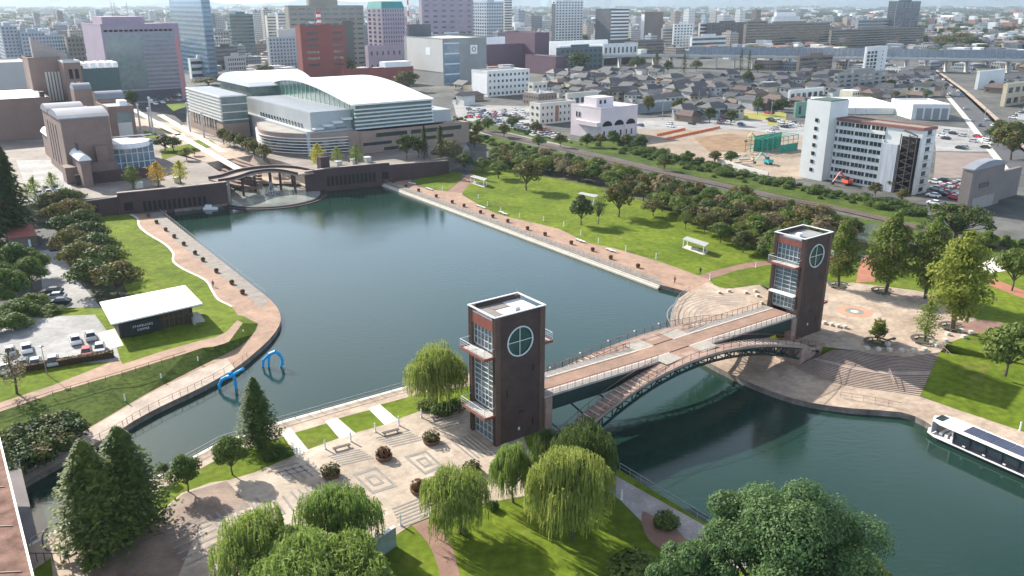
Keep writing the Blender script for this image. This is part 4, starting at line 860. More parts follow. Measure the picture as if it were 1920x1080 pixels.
# willows by the plaza
wk=dict(n=24000,sz=.6)
tree('willow',F_wl,818,768,636,132,0,label='rounded bright willow at the water left of the nearer tower',seed=11,**wk)
tree('willow',F_wl,640,1045,908,172,0,label='large willow with a forked dark trunk beside the grey green panel',seed=12,**wk)
tree('willow',F_wl,492,1115,950,180,0,label='willow at the bottom edge left of the forked willow',seed=11,**wk)
tree('willow',F_wl,600,1190,1015,330,0,label='wide bright willow cut by the bottom edge below the forked willow',seed=13,n=44000,sz=.55)
tree('willow',F_wl,862,1000,867,142,0,label='leaning pale willow at the plaza corner, above the brown lawn path',seed=15,n=24000,sz=.6)
tree('willow',F_wl,962,942,825,92,0,label='narrow yellow green willow at the foot of the nearer tower',seed=12,**wk)
tree('willow',F_wl,1072,1012,826,172,0,label='biggest sunlit willow right of the nearer tower',seed=14,n=30000,sz=.6)
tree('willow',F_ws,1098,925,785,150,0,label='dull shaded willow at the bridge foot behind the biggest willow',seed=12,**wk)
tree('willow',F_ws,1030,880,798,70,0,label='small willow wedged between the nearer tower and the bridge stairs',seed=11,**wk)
# camphor bottom right
tree('camphor',F_cm,1455,1215,915,385,-.02,label='huge dense grey green tree filling the bottom right corner',seed=5,n=62000,sz=.29)
tree('camphor',F_cm,1290,1230,1000,190,0,label='lower grey green tree bulging left of the huge corner tree',seed=6,n=26000,sz=.29,nh=(12,12))
tree('round',F_yl if 0 else F_pl,1620,1165,1040,90,0,label='small olive yellow tree poking out right of the huge corner tree',seed=4,n=2600,sz=.4)
tree('shrub',F_sh,1248,985,962,50,0,label='round dark shrub beside the canal path near the corner tree',seed=2,n=1600,sz=.32)
tree('shrub',F_sh,1190,1085,1045,120,0,label='low spreading bush at the bottom edge left of the corner tree',seed=1,n=1600,sz=.32)
# conifers near
ck=dict(n=16000,sz=.36)
tree('conifer',F_cf,487,838,706,96,0,label='dense cone shaped conifer beside the canal right of the twin conifers',seed=21,**ck)
tree('conifer',F_cf,190,1030,822,185,0,label='left and taller of the twin conifers at the bottom left canal bank',seed=22,**ck)
tree('conifer',F_cf,250,990,798,175,0,label='right of the twin conifers at the bottom left canal bank',seed=23,**ck)
tree('round',F_dk,308,900,868,30,0,label='little tree peeking out right of the twin conifers',seed=7,n=2600,sz=.4)
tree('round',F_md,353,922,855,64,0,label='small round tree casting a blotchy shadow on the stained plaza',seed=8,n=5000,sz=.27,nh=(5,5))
tree('round',F_md,436,890,819,68,0,label='small round tree with yellow tips between its twin and the cone shaped conifer',seed=9,n=5000,sz=.27,nh=(5,5))
for px,by,ty,w_ in ((187,1045,1015,45),(176,1058,1040,40),(528,855,835,45),(505,860,850,30),(888,880,866,20),(925,955,938,22),(870,1000,988,20),(800,765,750,40),(830,775,755,45),(855,770,745,40)): tree('shrub',F_sh,px,by,ty,w_,0,'low rounded garden shrub',n=700,sz=.3,group='shrubs round the near plaza',cat='shrub')
tree('sparse',F_br,32,738,650,62,LT,label='thin nearly leafless tree at the edge of the car park',seed=1,n=500,sz=.35)
# overgrown bank at the lower left
for i,(px,py) in enumerate([(20,835),(55,820),(90,808),(120,800),(30,855),(70,840),(105,825),(135,815),(10,880),(45,870),(-15,860),(80,860),(20,895),(110,842)]): tree('shrub',F_dk,px,py,py-30,62,-2.2,'dark leafy mound on the shaded bank',n=900,sz=.36,group='overgrown mounds on the lower left bank',cat='shrub')
# hedge of the car park
def hedge(label,a,b,z,h,wd,mt,n,sz):
    p,q=W(*a,z),W(*b,z); c=(p+q)/2; t=thing('hedge',label,'hedge',c); d=(q-p); L_=d.length; e=d.normalized(); s_=Vector((-e.y,e.x,0)); m=M(); m.obox(p-s_*wd*.42,d,s_*wd*.84,(0,0,h*.9)); m.build('core',mat('hedge_core',(.04,.035,.02),.95),t)
    m=M(); rng=random.Random(5)
    for _ in range(n):
        u=rng.random()*L_; k=rng.choice((0,1,2,2)); 
        if k==2: p_=p+e*u+s_*rng.uniform(-wd/2,wd/2)+Vector((0,0,h*rng.uniform(.9,1.02))); nr=Vector((0,0,1))
        else: sg=(-1,1)[k]; p_=p+e*u+s_*sg*wd*rng.uniform(.42,.52)+Vector((0,0,rng.random()*h)); nr=s_*sg
        leaf(m,p_,nr+Vector((rng.uniform(-.5,.5),rng.uniform(-.5,.5),rng.uniform(-.3,.5))),sz,rng)
    m.build('leaves',mt,t)
hedge('clipped hedge with reddish top between the car park and the lawn',(0,703),(214,669),LT,1.2,1.3,foliage('red_hedge_leaf',(.16,.05,.025),(.09,.07,.03)),2600,.35)
# double row of cherries on the left
rowk=dict(n=2600,sz=.5,group='double row of dark trees along the left park')
for px,by,w_ in [(128,398,70),(142,418,72),(156,440,76),(168,463,80),(184,487,84),(200,512,88),(222,545,98),(98,405,60),(110,428,62),(124,452,66),(138,478,72),(155,506,78),(176,540,86)]: tree('cherry',F_ch if px%4 else F_dk,px,by+8,by-42-(by-380)*.06,w_*1.05,B,'dark spreading row tree',**rowk)
# left edge trees
tree('conifer',F_dk,28,445,268,105,B,label='tall dark pyramidal conifer rising above the red roofed hut',seed=24,n=7000,sz=.6)
tree('conifer',F_dk,-12,460,300,95,B,label='tall dark conifer cut by the left edge',seed=25,n=7000,sz=.6)
for px,by,ty,w_ in ((72,400,330,38),(105,385,322,36),(60,385,345,30),(48,400,350,26)): tree('tall',F_lt,px,by,ty,w_,B,'light green young tree behind the dark conifer',n=1500,sz=.5,group='young trees by the museum car park')
for px,by,ty,w_ in ((35,520,452,80),(-5,530,462,80),(25,575,500,85),(70,590,548,64),(-10,590,520,80),(40,610,560,70),(5,560,490,70),(60,545,480,60),(95,600,572,60),(30,632,585,66),(-10,640,590,70),(75,520,470,50)): tree('round',F_md,px,by,ty,w_,B,'bushy broadleaf tree at the left edge',n=3000,sz=.48,group='broadleaf clump at the left edge')
for px,by,ty,w_,mt_,lab in ((250,353,308,34,F_pl,'green and gold young tree on the brown terrace wall, leftmost of three'),(297,350,302,36,F_or,'orange yellow young tree on the terrace wall, middle of three'),(340,345,300,34,F_yl,'pale yellow young tree on the terrace wall, rightmost of three'),(597,316,268,32,F_yl,'yellow green tree in front of the round end of the concert hall'),(633,308,274,26,F_lt,'slim light green tree between two brighter trees before the concert hall'),(669,310,270,32,F_lt,'light green tree before the flat wall of the concert hall')):
    tree('tall',mt_,px,by,ty,w_,FT,label=lab,n=1500,sz=.6,seed=px%3)
for px,by,ty,w_,mt_ in ((350,300,276,30,F_pl),(310,282,252,46,F_dk),(325,284,256,36,F_dk),(365,292,276,24,F_pl),(420,272,240,26,F_ch),(440,278,246,28,F_ch),(455,284,250,30,F_ch),(478,297,262,30,F_ch),(497,305,270,32,F_ch),(432,275,243,24,F_ch),(467,290,258,26,F_ch),(763,298,250,44,F_dk),(785,296,254,36,F_dk)): tree('round',mt_,px,by,ty,w_,FT,'small dark tree on the museum square',n=1300,sz=.6,group='small trees on the museum square')
tree('conifer',F_dk,796,298,234,26,FT,label='left of two dark columns of conifer at the concert hall corner',n=2500,sz=.6,seed=26); tree('conifer',F_dk,826,296,234,32,FT,label='right of two dark conifers at the concert hall corner',n=2500,sz=.6,seed=27)
# park trees
pk=dict(n=2200,sz=.55,group='trees of the east park')
tree('round',F_br,842,315,260,60,B,label='greyish brown tree at the near end of the concert hall',n=2200,sz=.55,seed=3)
for px,by,ty,w_,mt_,k in [(870,322,285,40,F_dk,'round'),(905,322,295,34,F_md,'round'),(935,335,300,44,F_md,'round'),(987,357,298,64,F_ch,'round'),(1090,422,366,48,F_dk,'round'),(1122,420,366,34,F_dk,'willow'),(1160,407,338,66,F_ch,'round'),(1285,430,394,32,F_md,'willow'),(1393,474,432,50,F_ch,'round'),(1350,455,415,46,F_md,'round'),(1225,405,375,46,F_ch,'cherry'),(1320,440,400,44,F_ch,'cherry'),(1440,490,440,50,F_md,'round'),(1455,500,425,34,F_lt,'tall')]:
    tree(k,mt_,px,by,ty,w_,B,'dark rounded park tree' if mt_ in(F_ch,F_dk) else 'green park tree',**pk)
def inpoly(x,y,P_):
    c=False; n=len(P_)
    for i in range(n):
        (x1,y1),(x2,y2)=P_[i],P_[(i+1)%n]
        if (y1>y)!=(y2>y) and x<(x2-x1)*(y-y1)/(y2-y1)+x1: c=not c
    return c
def scatter(poly,n,mind,rng,z=B):
    wp=[W(a,b,z) for a,b in poly]; xs_=[p.x for p in wp]; ys_=[p.y for p in wp]; P_=[(p.x,p.y) for p in wp]; out=[]; tries=0
    while len(out)<n and tries<n*60:
        tries+=1; x,y=rng.uniform(min(xs_),max(xs_)),rng.uniform(min(ys_),max(ys_))
        if inpoly(x,y,P_) and all((x-a)**2+(y-b)**2>mind*mind for a,b in out): out.append((x,y))
    return out
rg=random.Random(11)
wood=[(925,302),(1000,302),(1100,322),(1200,348),(1300,370),(1420,398),(1560,425),(1600,438),(1590,462),(1500,480),(1440,490),(1390,460),(1330,435),(1270,412),(1190,372),(1110,345),(1010,325),(930,318)]
for i,(x,y) in enumerate(scatter(wood,215,4.1,rg)):
    mt_=rg.choice([F_ch,F_ch,F_br,F_md,F_dk,F_md,F_pl]); hh=rg.uniform(4.2,7.8); tree(rg.choice(['cherry','round','round','sparse' if mt_==F_br else 'round']),mt_,0,0,0,0,h=hh,wd=hh*rg.uniform(1.0,1.35),at=(x,y,B),desc={F_ch:'bushy tree tinged brown in the park wood',F_md:'mid green tree in the park wood',F_dk:'dark green tree in the park wood',F_br:'greyish brown thinning tree in the park wood',F_pl:'yellow green tree in the park wood'}[mt_],n=1500,sz=.62,group='trees of the park wood')
for poly,n,d_ in (([(850,212),(960,236),(1080,260),(1200,286),(1330,318),(1500,352),(1740,398),(1740,412),(1500,367),(1330,332),(1200,299),(1075,271),(960,247),(850,224)],60,4.2),([(1150,262),(1345,313),(1525,354),(1700,386),(1740,402),(1740,412),(1500,360),(1330,325),(1200,296)],120,3.4),([(860,246),(960,270),(1080,298),(1200,326),(1300,348),(1420,376),(1560,402),(1560,412),(1420,386),(1300,358),(1200,336),(1080,308),(940,290)],60,3.6),([(1700,425),(1860,440),(1960,470),(1960,500),(1840,470),(1720,455)],26,5)):
    for x,y in scatter(poly,n,d_,rg):
        hh=rg.uniform(1.2,3.2) if n==120 else rg.uniform(.9,2.2); tree('shrub',F_sh,0,0,0,0,h=hh,wd=hh*rg.uniform(1.3,2.2),at=(x,y,B),desc='rough green shrub along the railway bank',n=420,sz=.6,group='shrubs along the railway bank',cat='shrub')
bg_=dict(group='big trees right of the farther tower')
for px,by,ty,w_,mt_,k,lab in [(1573,540,415,66,F_pl,'tall','plane tree with thinning crown, first to the right of the farther tower'),(1660,548,398,92,F_pl,'tall','tall full plane tree, second to the right of the farther tower'),(1735,560,408,80,F_pl,'tall','tall plane tree half behind the brightest one'),(1785,620,434,112,F_lt,'tall','largest and brightest tall tree on the tower plaza'),(1733,640,564,52,F_lt,'tall','small bright green tree inside a ring bench above the steps'),(1645,638,598,38,F_pl,'sparse','thin small tree inside a ring bench above the steps')]:
    tree(k,mt_,px,by,ty,w_,RT,label=lab,n=9000 if w_>60 else 2600,sz=.44,seed=30+px%7,**bg_)
for px,by,ty,w_,mt_,k,lab in [(1897,545,460,70,F_md,'round','round green tree at the right edge beyond the path'),(1885,705,604,112,F_md,'round','large dark rounded tree on the lawn at the right edge'),(1790,450,378,130,F_dk,'camphor','wide dark domed tree by the railway, behind the tall plane trees'),(1895,300,228,85,F_ch,'round','dark olive tree beside the avenue at the right edge'),(1870,275,225,50,F_dk,'round','dark tree on the avenue just left of the olive one'),(1845,475,432,44,F_md,'round','tree behind the brightest tall tree, near the rails')]:
    tree(k,mt_,px,by,ty,w_,RT if by>460 else B,label=lab,n=4500 if w_>60 else 1800,sz=.5 if k!='camphor' else .8,seed=40+px%5)
for px,by,ty,w_,k in [(1195,133,105,34,'round'),(1230,140,98,30,'conifer'),(1252,138,112,20,'round'),(1282,136,100,20,'conifer'),(1305,134,112,24,'round'),(1388,134,90,15,'conifer'),(1403,134,92,15,'conifer'),(1420,136,118,26,'round'),(1085,140,98,52,'round'),(1400,165,130,24,'round'),(1265,195,165,20,'round'),(1215,215,178,24,'round'),(1270,215,185,26,'round'),(765,172,132,54,'round'),(235,188,140,56,'round'),(300,185,135,40,'round'),(322,185,138,36,'round'),(250,205,168,28,'round'),(390,160,145,60,'round'),(545,145,128,50,'round'),(500,148,122,40,'round'),(650,150,105,40,'round'),(1890,60,48,50,'round'),(1770,90,66,60,'round'),(1800,85,60,50,'round'),(1820,90,68,40,'round'),(1420,215,180,22,'round'),(1330,230,200,30,'round'),(1370,235,205,30,'round'),(1465,210,185,40,'round')]:
    tree(k,F_dk if px%3 else F_ch,px,by,ty,w_,B,'dark city tree',n=1300,sz=.62,group='trees among the city buildings')
for i,(px,py) in enumerate([(860,238),(878,245),(895,250),(915,238),(945,250),(870,262),(890,270),(1010,270),(1050,268),(1100,268),(1125,268),(1150,262),(1175,268),(1200,270),(1005,245),(960,235),(1245,312),(1290,300),(1340,300),(1370,300),(1640,360),(1670,350),(1690,372)]): tree('round',F_md if i%2 else F_ch,px,py+8,py-18,28,B,'small tree between the park and the car parks',n=900,sz=.62,group='small trees by the car parks')
# ================= BUILDINGS =================
def facade(name,col,wcol=(.05,.06,.075),bay=2.6,st_=3.3,wx=.55,wz=.45,var=.08):
    if name in MT: return MT[name]
    m=bpy.data.materials.new(name); m.use_nodes=True; t=m.node_tree; L=t.links.new; p=t.nodes['Principled BSDF']; MT[name]=m
    g=t.nodes.new('ShaderNodeNewGeometry'); mr=nn(t,'ShaderNodeMapping'); mr.inputs['Rotation'].default_value=(0,0,-A36); L(g.outputs['Position'],mr.inputs[0])
    sx=t.nodes.new('ShaderNodeSeparateXYZ'); L(mr.outputs[0],sx.inputs[0])
    def math_(op,a,b=None):
        n=nn(t,'ShaderNodeMath'); n.operation=op
        for i,v in enumerate((a,b)):
            if v is None: continue
            if isinstance(v,(int,float)): n.inputs[i].default_value=v
            else: L(v,n.inputs[i])
        return n.outputs[0]
    run=math_('ADD',sx.outputs[0],sx.outputs[1])
    fx=math_('FRACT',math_('DIVIDE',run,bay)); fz=math_('FRACT',math_('DIVIDE',math_('ADD',sx.outputs[2],3.2),st_))
    inx=math_('MULTIPLY',math_('GREATER_THAN',fx,(1-wx)/2),math_('LESS_THAN',fx,(1+wx)/2)); inz=math_('MULTIPLY',math_('GREATER_THAN',fz,.3),math_('LESS_THAN',fz,.3+wz))
    sn=t.nodes.new('ShaderNodeSeparateXYZ'); L(g.outputs['Normal'],sn.inputs[0]); up=math_('LESS_THAN',math_('ABSOLUTE',sn.outputs[2]),.5)
    msk=math_('MULTIPLY',math_('MULTIPLY',inx,inz),up)
    oi=t.nodes.new('ShaderNodeObjectInfo'); hs=nn(t,'ShaderNodeHueSaturation'); a=nn(t,'ShaderNodeMapRange'); a.inputs['To Min'].default_value=.7; a.inputs['To Max'].default_value=1.25; L(oi.outputs['Random'],a.inputs['Value']); L(a.outputs[0],hs.inputs['Value']); hs.inputs['Color'].default_value=col+(1,)
    mi=nn(t,'ShaderNodeMixRGB'); L(msk,mi.inputs[0]); L(hs.outputs[0],mi.inputs[1]); mi.inputs[2].default_value=wcol+(1,); L(mi.outputs[0],p.inputs['Base Color'])
    L(math_('SUBTRACT',.8,math_('MULTIPLY',msk,.6)),p.inputs['Roughness']); return m
def box_in(m,C_,a0,a1,b0,b1,z0,z1,d1=None,d2=None):
    d1=d1 or U; d2=d2 or VV; o=Vector((C_.x,C_.y,0))+d1*a0+d2*b0; return m.obox((o.x,o.y,z0),d1*(a1-a0),d2*(b1-b0),(0,0,z1-z0))
def solve(T,d,xpx):
    k=(xpx-960)/F; c0=T.y*ct+(CAMH-T.z)*st; return (k*c0-T.x)/(d.x-k*d.y*ct)
UB=None
def ubox(parent,name,mt,T0,ax,ay,az_):   # scaled copies of one unit box mesh
    global UB
    key='u_'+mt.name+name
    if key not in UBM:
        m=M(); m.obox((0,0,0),(1,0,0),(0,1,0),(0,0,1)); me=bpy.data.meshes.new(name); me.from_pydata(m.v,[],m.f); me.materials.append(mt); UBM[key]=me
    o=bpy.data.objects.new(name,UBM[key]); C.objects.link(o); o.parent=parent; o.location=Vector(T0)-wl(parent); o.scale=(ax.length,ay.length,az_); o.rotation_euler=(0,0,math.atan2(ax.y,ax.x)); return o
UBM={}
def bld(name,label,cat,xl,xc,xr,yb,yt,mt,zb=B,depth=None,roof=None,fl=0,cf=0,cs=0,style='grid',wm=None,ww=.6,wh=.5,par=.9,group=None,th=None,penth=None,cap=None,z_lo=0,hm=0):
    d1,d2=U,VV
    if th is not None: d1=Vector((math.cos(R(th)),math.sin(R(th)),0)); d2=Vector((-d1.y,d1.x,0))
    Y=W(960,yb,zb).y; T=V(xc,yt,Y); h=T.z-zb
    w1=solve(T,d1,xr) if xr>xc+.5 else (depth or 12)
    w2=solve(T,d2,xl) if xl<xc-.5 else (depth or 12)
    if w1<0: w1=depth or 12
    if w2<0 or w2>160: w2=depth or 14
    C_=Vector((T.x,Y,zb)); t=thing(name,label,cat,C_+d1*w1/2+d2*w2/2,group)
    m=M(); box_in(m,C_,0,w1,0,w2,zb-.5,T.z,d1,d2); bd=m.build('wall',mt,t)
    if roof!='none':
        m=M(); box_in(m,C_,.3,w1-.3,.3,w2-.3,T.z,T.z+.05,d1,d2); r_=m.build('roof',roof or greyroof,t)
        if par:
            m=M()
            for a0,a1,b0,b1 in ((-.08,w1+.08,-.08,.3),(-.08,w1+.08,w2-.3,w2+.08),(-.08,.3,.3,w2-.3),(w1-.3,w1+.08,.3,w2-.3)): box_in(m,C_,a0,a1,b0,b1,T.z,T.z+par,d1,d2)
            m.build('parapet',cap or mt,r_)
        for k,(a0,a1,b0,b1,hh,pm) in enumerate(penth or []):
            m=M(); box_in(m,C_,a0*w1,a1*w1,b0*w2,b1*w2,T.z+.05,T.z+hh,d1,d2); m.build('roof_room',pm or mt,r_)
    wm=wm or gl_dark
    if fl:
        fh=(h-z_lo)/fl
        for i in range(fl):
            z=zb+z_lo+fh*(i+.5-wh/2)
            if style=='grid':
                for (n,w_,d,nrm,o0) in ((cf,w1,d1,-d2,C_),(cs,w2,d2,-d1,C_)):
                    for j in range(n):
                        cw=(w_-1.0)/n; a=.5+cw*(j+.5-ww/2); ubox(t,'window',wm,Vector((o0.x,o0.y,z))+d*a+nrm*.06,d*cw*ww,Vector((-d.y,d.x,0))*.12 if nrm.dot(Vector((-d.y,d.x,0)))<0 else Vector((-d.y,d.x,0))*.12,fh*wh)
            else:
                if cf: m=M(); box_in(m,C_,.6,w1-.6,-.07,.05,z,z+fh*wh,d1,d2); m.build('window_band',wm,t)
                if cs: m=M(); box_in(m,C_,-.07,.05,.6,w2-.6,z,z+fh*wh,d1,d2); m.build('window_band',wm,t)
    return t,C_,w1,w2,T.z,d1,d2
def part(t,name,mt,C_,a0,a1,b0,b1,z0,z1,d1=None,d2=None):
    m=M(); box_in(m,C_,a0,a1,b0,b1,z0,z1,d1,d2); return m.build(name,mt,t)
def barrel(t,name,mt,C_,a0,a1,b0,b1,z,rise,axis='a',n=10,base=.35,capm=None):
    m=M(); A=[];D=[]
    for i in range(n+1):
        f=i/n; zz=z+base+rise*math.sin(math.pi*f)**.8
        if axis=='a': b=b0+(b1-b0)*f; A.append(Vector((C_.x,C_.y,0))+U*a0+VV*b+Vector((0,0,zz))); D.append(Vector((C_.x,C_.y,0))+U*a1+VV*b+Vector((0,0,zz)))
        else: a=a0+(a1-a0)*f; A.append(Vector((C_.x,C_.y,0))+U*a+VV*b0+Vector((0,0,zz))); D.append(Vector((C_.x,C_.y,0))+U*a+VV*b1+Vector((0,0,zz)))
    m.strip(A,D) if axis!='a' else m.strip(D,A)
    for q in (A,D): m.add(q+[Vector((q[-1].x,q[-1].y,z)),Vector((q[0].x,q[0].y,z))],[tuple(range(len(q)+2))])
    m.add([A[0],D[0],Vector((D[0].x,D[0].y,z)),Vector((A[0].x,A[0].y,z)),A[-1],D[-1],Vector((D[-1].x,D[-1].y,z)),Vector((A[-1].x,A[-1].y,z))],[(0,1,2,3),(4,5,6,7)])
    return m.build(name,mt,t)
lav=mat('lavender_stone',(.33,.26,.32),.8,.1,.1); beige=mat('beige_concrete',(.30,.28,.23),.85,.12,.05); rbrick=mat('red_brick_block',(.26,.075,.062),.85,.12,.1); purple=mat('purple_cladding',(.12,.065,.095),.7,.12,.05)
grey=mat('grey_cladding',(.27,.275,.27),.75,.12,.05); lgrey=mat('pale_grey_cladding',(.52,.51,.48),.75,.08,.05); wht=mat('white_tile_wall',(.66,.66,.64),.7,.1,.1); dgrey=mat('dark_slate_wall',(.075,.08,.09),.6,.2,.05); brn=mat('brown_cladding',(.17,.14,.12),.8,.12,.05)
teal=mat('teal_roof',(.03,.24,.22),.6,.1,.1); off=mat('offwhite_wall',(.58,.55,.49),.8,.12,.1); pinkw=mat('pale_pink_wall',(.60,.53,.55),.8,.1,.15); tanw=mat('tan_long_wall',(.22,.19,.155),.85,.1,.05); barrelm=mat('grey_barrel_metal',(.24,.25,.28),.45,.12,.2)
gla=glass('office_glass',(.12,.16,.16),.15); gsky=glass('sky_glass',(.14,.23,.30),.1)
# --- museum of brown brick at the left
t,C_,w1,w2,z,_,_=bld('museum_block','big brown museum block with a grey barrel roof, beside the terrace wall','building',78,112,203,338,225,brick2,zb=FT,par=0,roof='none')
barrel(t,'barrel_roof',barrelm,C_,-.4,w1+.4,0,w2*.55,z,2.2); barrel(t,'barrel_roof',barrelm,C_,-.4,w1*.8,w2*.6,w2,z,2.2)
part(t,'ledge',mat('pale_brick_ledge',(.34,.26,.22),.85),C_,-.25,w1+.25,-.25,.05,z-17,z-16.5)
part(t,'annex',brick2,C_,-2,w1*.95,-7,0,FT-.4,FT+5.5); part(t,'dark_ramp_wall',brick_dk,C_,0,w1+8,-11,-9,FT-1,FT+3.5); part(t,'service_box',brick2,C_,w1*.6,w1*.85,-2.2,-.02,FT+5.5,FT+11)
for i in range(4): part(t,'side_slit',dark,C_,-.1,.05,w2*(.3+.15*i),w2*(.3+.15*i)+1.2,FT+3,z-3)
Cm,zm=C_,z
t,C_,w1,w2,z,_,_=bld('gallery_wing','long low brown wing with a white curved roof reaching toward the cherry row','building',78,150,168,352,302,brick2,zb=FT,par=0,roof='none',depth=40)
barrel(t,'white_curved_roof',whiteroof,C_,-.5,w1+.5,-.5,w2,z,1.6,axis='b')
part(t,'chimney',darkmetal,C_,w1*.45,w1*.6,w2*.12,w2*.16,z+1.5,z+4)
t,C_,w1,w2,z,_,_=bld('glass_lobby','blue glazed museum lobby with a curved white gridded front','building',200,208,285,318,268,brick2,zb=FT,depth=14,par=0)
for i in range(7): part(t,'mullion',framew,C_,w1*i/7,w1*i/7+.35,-.55,-.4,FT,z)
part(t,'glass_front',gsky,C_,0,w1,-.4,0,FT+.2,z); 
for i in range(4): part(t,'transom',framew,C_,0,w1,-.6,-.45,FT+2+i*3.2,FT+2.3+i*3.2)
m=M(); cc=C_+U*w1*.35; pr=[cc+Vector((math.cos(a*math.pi/12)*8,math.sin(a*math.pi/12)*8,0)) for a in range(24)]; m.prism(pr,z-1.5,z+.3); m.build('round_roof',whiteroof,t)
t,C_,w1,w2,z,_,_=bld('museum_block','brown museum block with a tall glazed window bay, behind the glass lobby','building',180,202,250,300,205,brick2,zb=FT,depth=26)
part(t,'window_bay',gla,C_,w1*.3,w1*.9,-.1,.1,z-5,z-1.5); part(t,'window_bay',lgrey,C_,w1*.3,w1*.85,-.15,.1,z-10.5,z-5.3); part(t,'skylight',whiteroof,C_,w1*.55,w1*.85,3,9,z,z+2.5)
t,C_,w1,w2,z,_,_=bld('museum_block','brown block under a wide grey barrel roof, set behind the bay window block','building',173,182,234,258,186,brick2,zb=FT,depth=16,par=0,roof='none'); barrel(t,'barrel_roof',barrelm,C_,0,w1,0,w2,z,2.6)
t,C_,w1,w2,z,_,_=bld('museum_tower','small square brown tower with a curved grey cap among the museum roofs','building',131,138,172,262,168,brick2,zb=FT,depth=12,par=0,roof='none'); barrel(t,'barrel_roof',barrelm,C_,0,w1,0,w2,z,2)
t,C_,w1,w2,z,_,_=bld('museum_tower','tall brown tower with two dark square openings near its top','building',108,118,150,240,118,brick2,zb=FT,depth=14,cap=lgrey)
for a in (.25,.6): part(t,'opening',dark,C_,w1*a,w1*(a+.22),-.1,.05,z-7.5,z-3); part(t,'pale_panel',off,C_,w1*a,w1*(a+.2),-.1,.05,z-22,z-9)
m=M(); 
for i in range(5): m=M(); box_in(m,C_,w1+1+i*3.4,w1+3+i*3.4,0,16,z-3,z-.5); m.build('roof_fin',whiteroof,t)
part(t,'teal_block',mat('dark_teal_panel',(.06,.10,.10),.6),C_,w1,w1+17,1,15,z-14,z-3.1)
t,C_,w1,w2,z,_,_=bld('museum_hall','dark brown auditorium block with a wedge shaped roof, leftmost of the museum','building',41,52,112,238,112,brick2,zb=FT,depth=30)
m=M(); o=Vector((C_.x,C_.y,0)); q=[o+U*3+VV*4,o+U*w1*1.3+VV*4,o+U*w1*1.3+VV*8,o+U*3+VV*8]; m.prism(q,z,[z+10,z+2,z+2,z+10]); m.build('wedge_roof',mat('pale_wedge',(.33,.28,.25),.8),t)
for i in range(6): part(t,'pilaster',off,C_,w1*(.45+.1*i),w1*(.45+.1*i)+.8,-.6,0,FT+12,z-6)
t,C_,w1,w2,z,_,_=bld('museum_annex','long plain brown building with a bright flat roof at the left edge','building',-140,-60,92,268,192,brick2,zb=FT,depth=50,roof=whiteroof,par=.5)
part(t,'roof_stack',darkmetal,C_,w1*.9,w1*.96,3,7,z,z+2.5)
t,C_,w1,w2,z,_,_=bld('arena','pale grey sloped hall roof at the left edge behind the museum','building',-120,-60,52,190,122,lgrey,depth=50)
# --- terrace walls
def twall(label,pts,slots,hole=None):
    q=[W(a,b) for a,b,_ in pts]; tops=[V(a,c,p.y).z for (a,b,c),p in zip(pts,q)]; t=thing('terrace_wall',label,'wall',q[0]); m=M()
    for (a,za_),(b,zb_) in zip(zip(q,tops),list(zip(q,tops))[1:]):
        d=(b-a); d.z=0; n=Vector((d.y,-d.x,0)).normalized(); n=n if n.y<0 else -n
        A=[a,b,b+n*.7,a+n*.7]; m.prism(A,WZ-.5,[za_,zb_,zb_,za_])
    m.build('wall',brick_dk,t)
    m=M()
    for (a,za_),(b,zb_) in zip(zip(q,tops),list(zip(q,tops))[1:]):
        d=(b-a); d.z=0; n=Vector((d.y,-d.x,0)).normalized(); n=n if n.y<0 else -n
        m.prism([a-n*.6,b-n*.6,b+n*.85,a+n*.85],[za_+.005,zb_+.005,zb_+.005,za_+.005],[za_+.2,zb_+.2,zb_+.2,za_+.2])
    m.build('coping',mat('coping_stone',(.33,.27,.25),.8,.2,.3),t)
    for x0,x1,y0,y1,k in slots:
        for i in range(k):
            f=(i+.5)/k; x=x0+(x1-x0)*f
            for (a,p),(b,p2) in zip(zip(pts,q),list(zip(pts,q))[1:]):
                if a[0]<=x<=b[0]:
                    g=(x-a[0])/(b[0]-a[0]); c=p.lerp(p2,g); d=(p2-p).normalized(); n=Vector((d.y,-d.x,0)); n=n if n.y<0 else -n
                    zt=V(x,y0+(y1-y0)*f,c.y).z; w_=1.0 if k>1 else 2.6; hh=3.4 if k>1 else 2.6
                    m=M(); m.obox(Vector((c.x,c.y,max(zt-hh,B+.3)))-d*w_/2+n*.66,d*w_,n*.06,(0,0,min(hh,zt-B-.3))); m.build('slot_window',dark,t); break
    return t
twall('low dark brown wall behind the left lawn with a pale lamp on it',[(120,411,383),(150,408,379),(224,401,369)],[(176,180,382,382,1)])
twall('long dark brown wall with a row of slots left of the circular pool',[(225,401,362),(330,391,352),(428,380,341)],[(268,388,377,367,13),(236,250,379,378,1)])
twall('dark brown wall with a row of slots right of the circular pool',[(573,356,322),(620,352,315),(716,343,306),(730,341,305)],[(612,705,331,322,12),(717,726,322,322,1)])
twall('plain dark brown wall running from the slotted wall to the concert hall trees',[(730,341,309),(770,336,306),(840,325,301)],[])
t=thing('brick_pier','square brown brick pier on the wall at the right end of the curved bridge','pier',W(607,352)); p=W(607,352); m=M(); m.box(p.x,p.y+2.2,FT-1,3.4,3.4,6.0,A36); m.build('shaft',brick_dk,t); m=M(); m.box(p.x,p.y+2.2,FT+5,3.6,3.6,.3,A36); m.build('cap',brick_dk,t)
for px,py in ((261,352),(294,347),(332,342),(635,311),(664,307),(689,303)):
    p=W(px,py,FT); t=thing('vent_block',None,'vent',p); m=M(); m.box(p.x,p.y,FT,2.1,2.1,1.7,A36); m.build('block',off,t); m=M(); m.box(p.x,p.y,FT+1.7,2.4,2.4,.18,A36); m.build('cap',white,t); auto(t,'pale cube block on the brown wall top','vent block','pale blocks on the terrace walls')
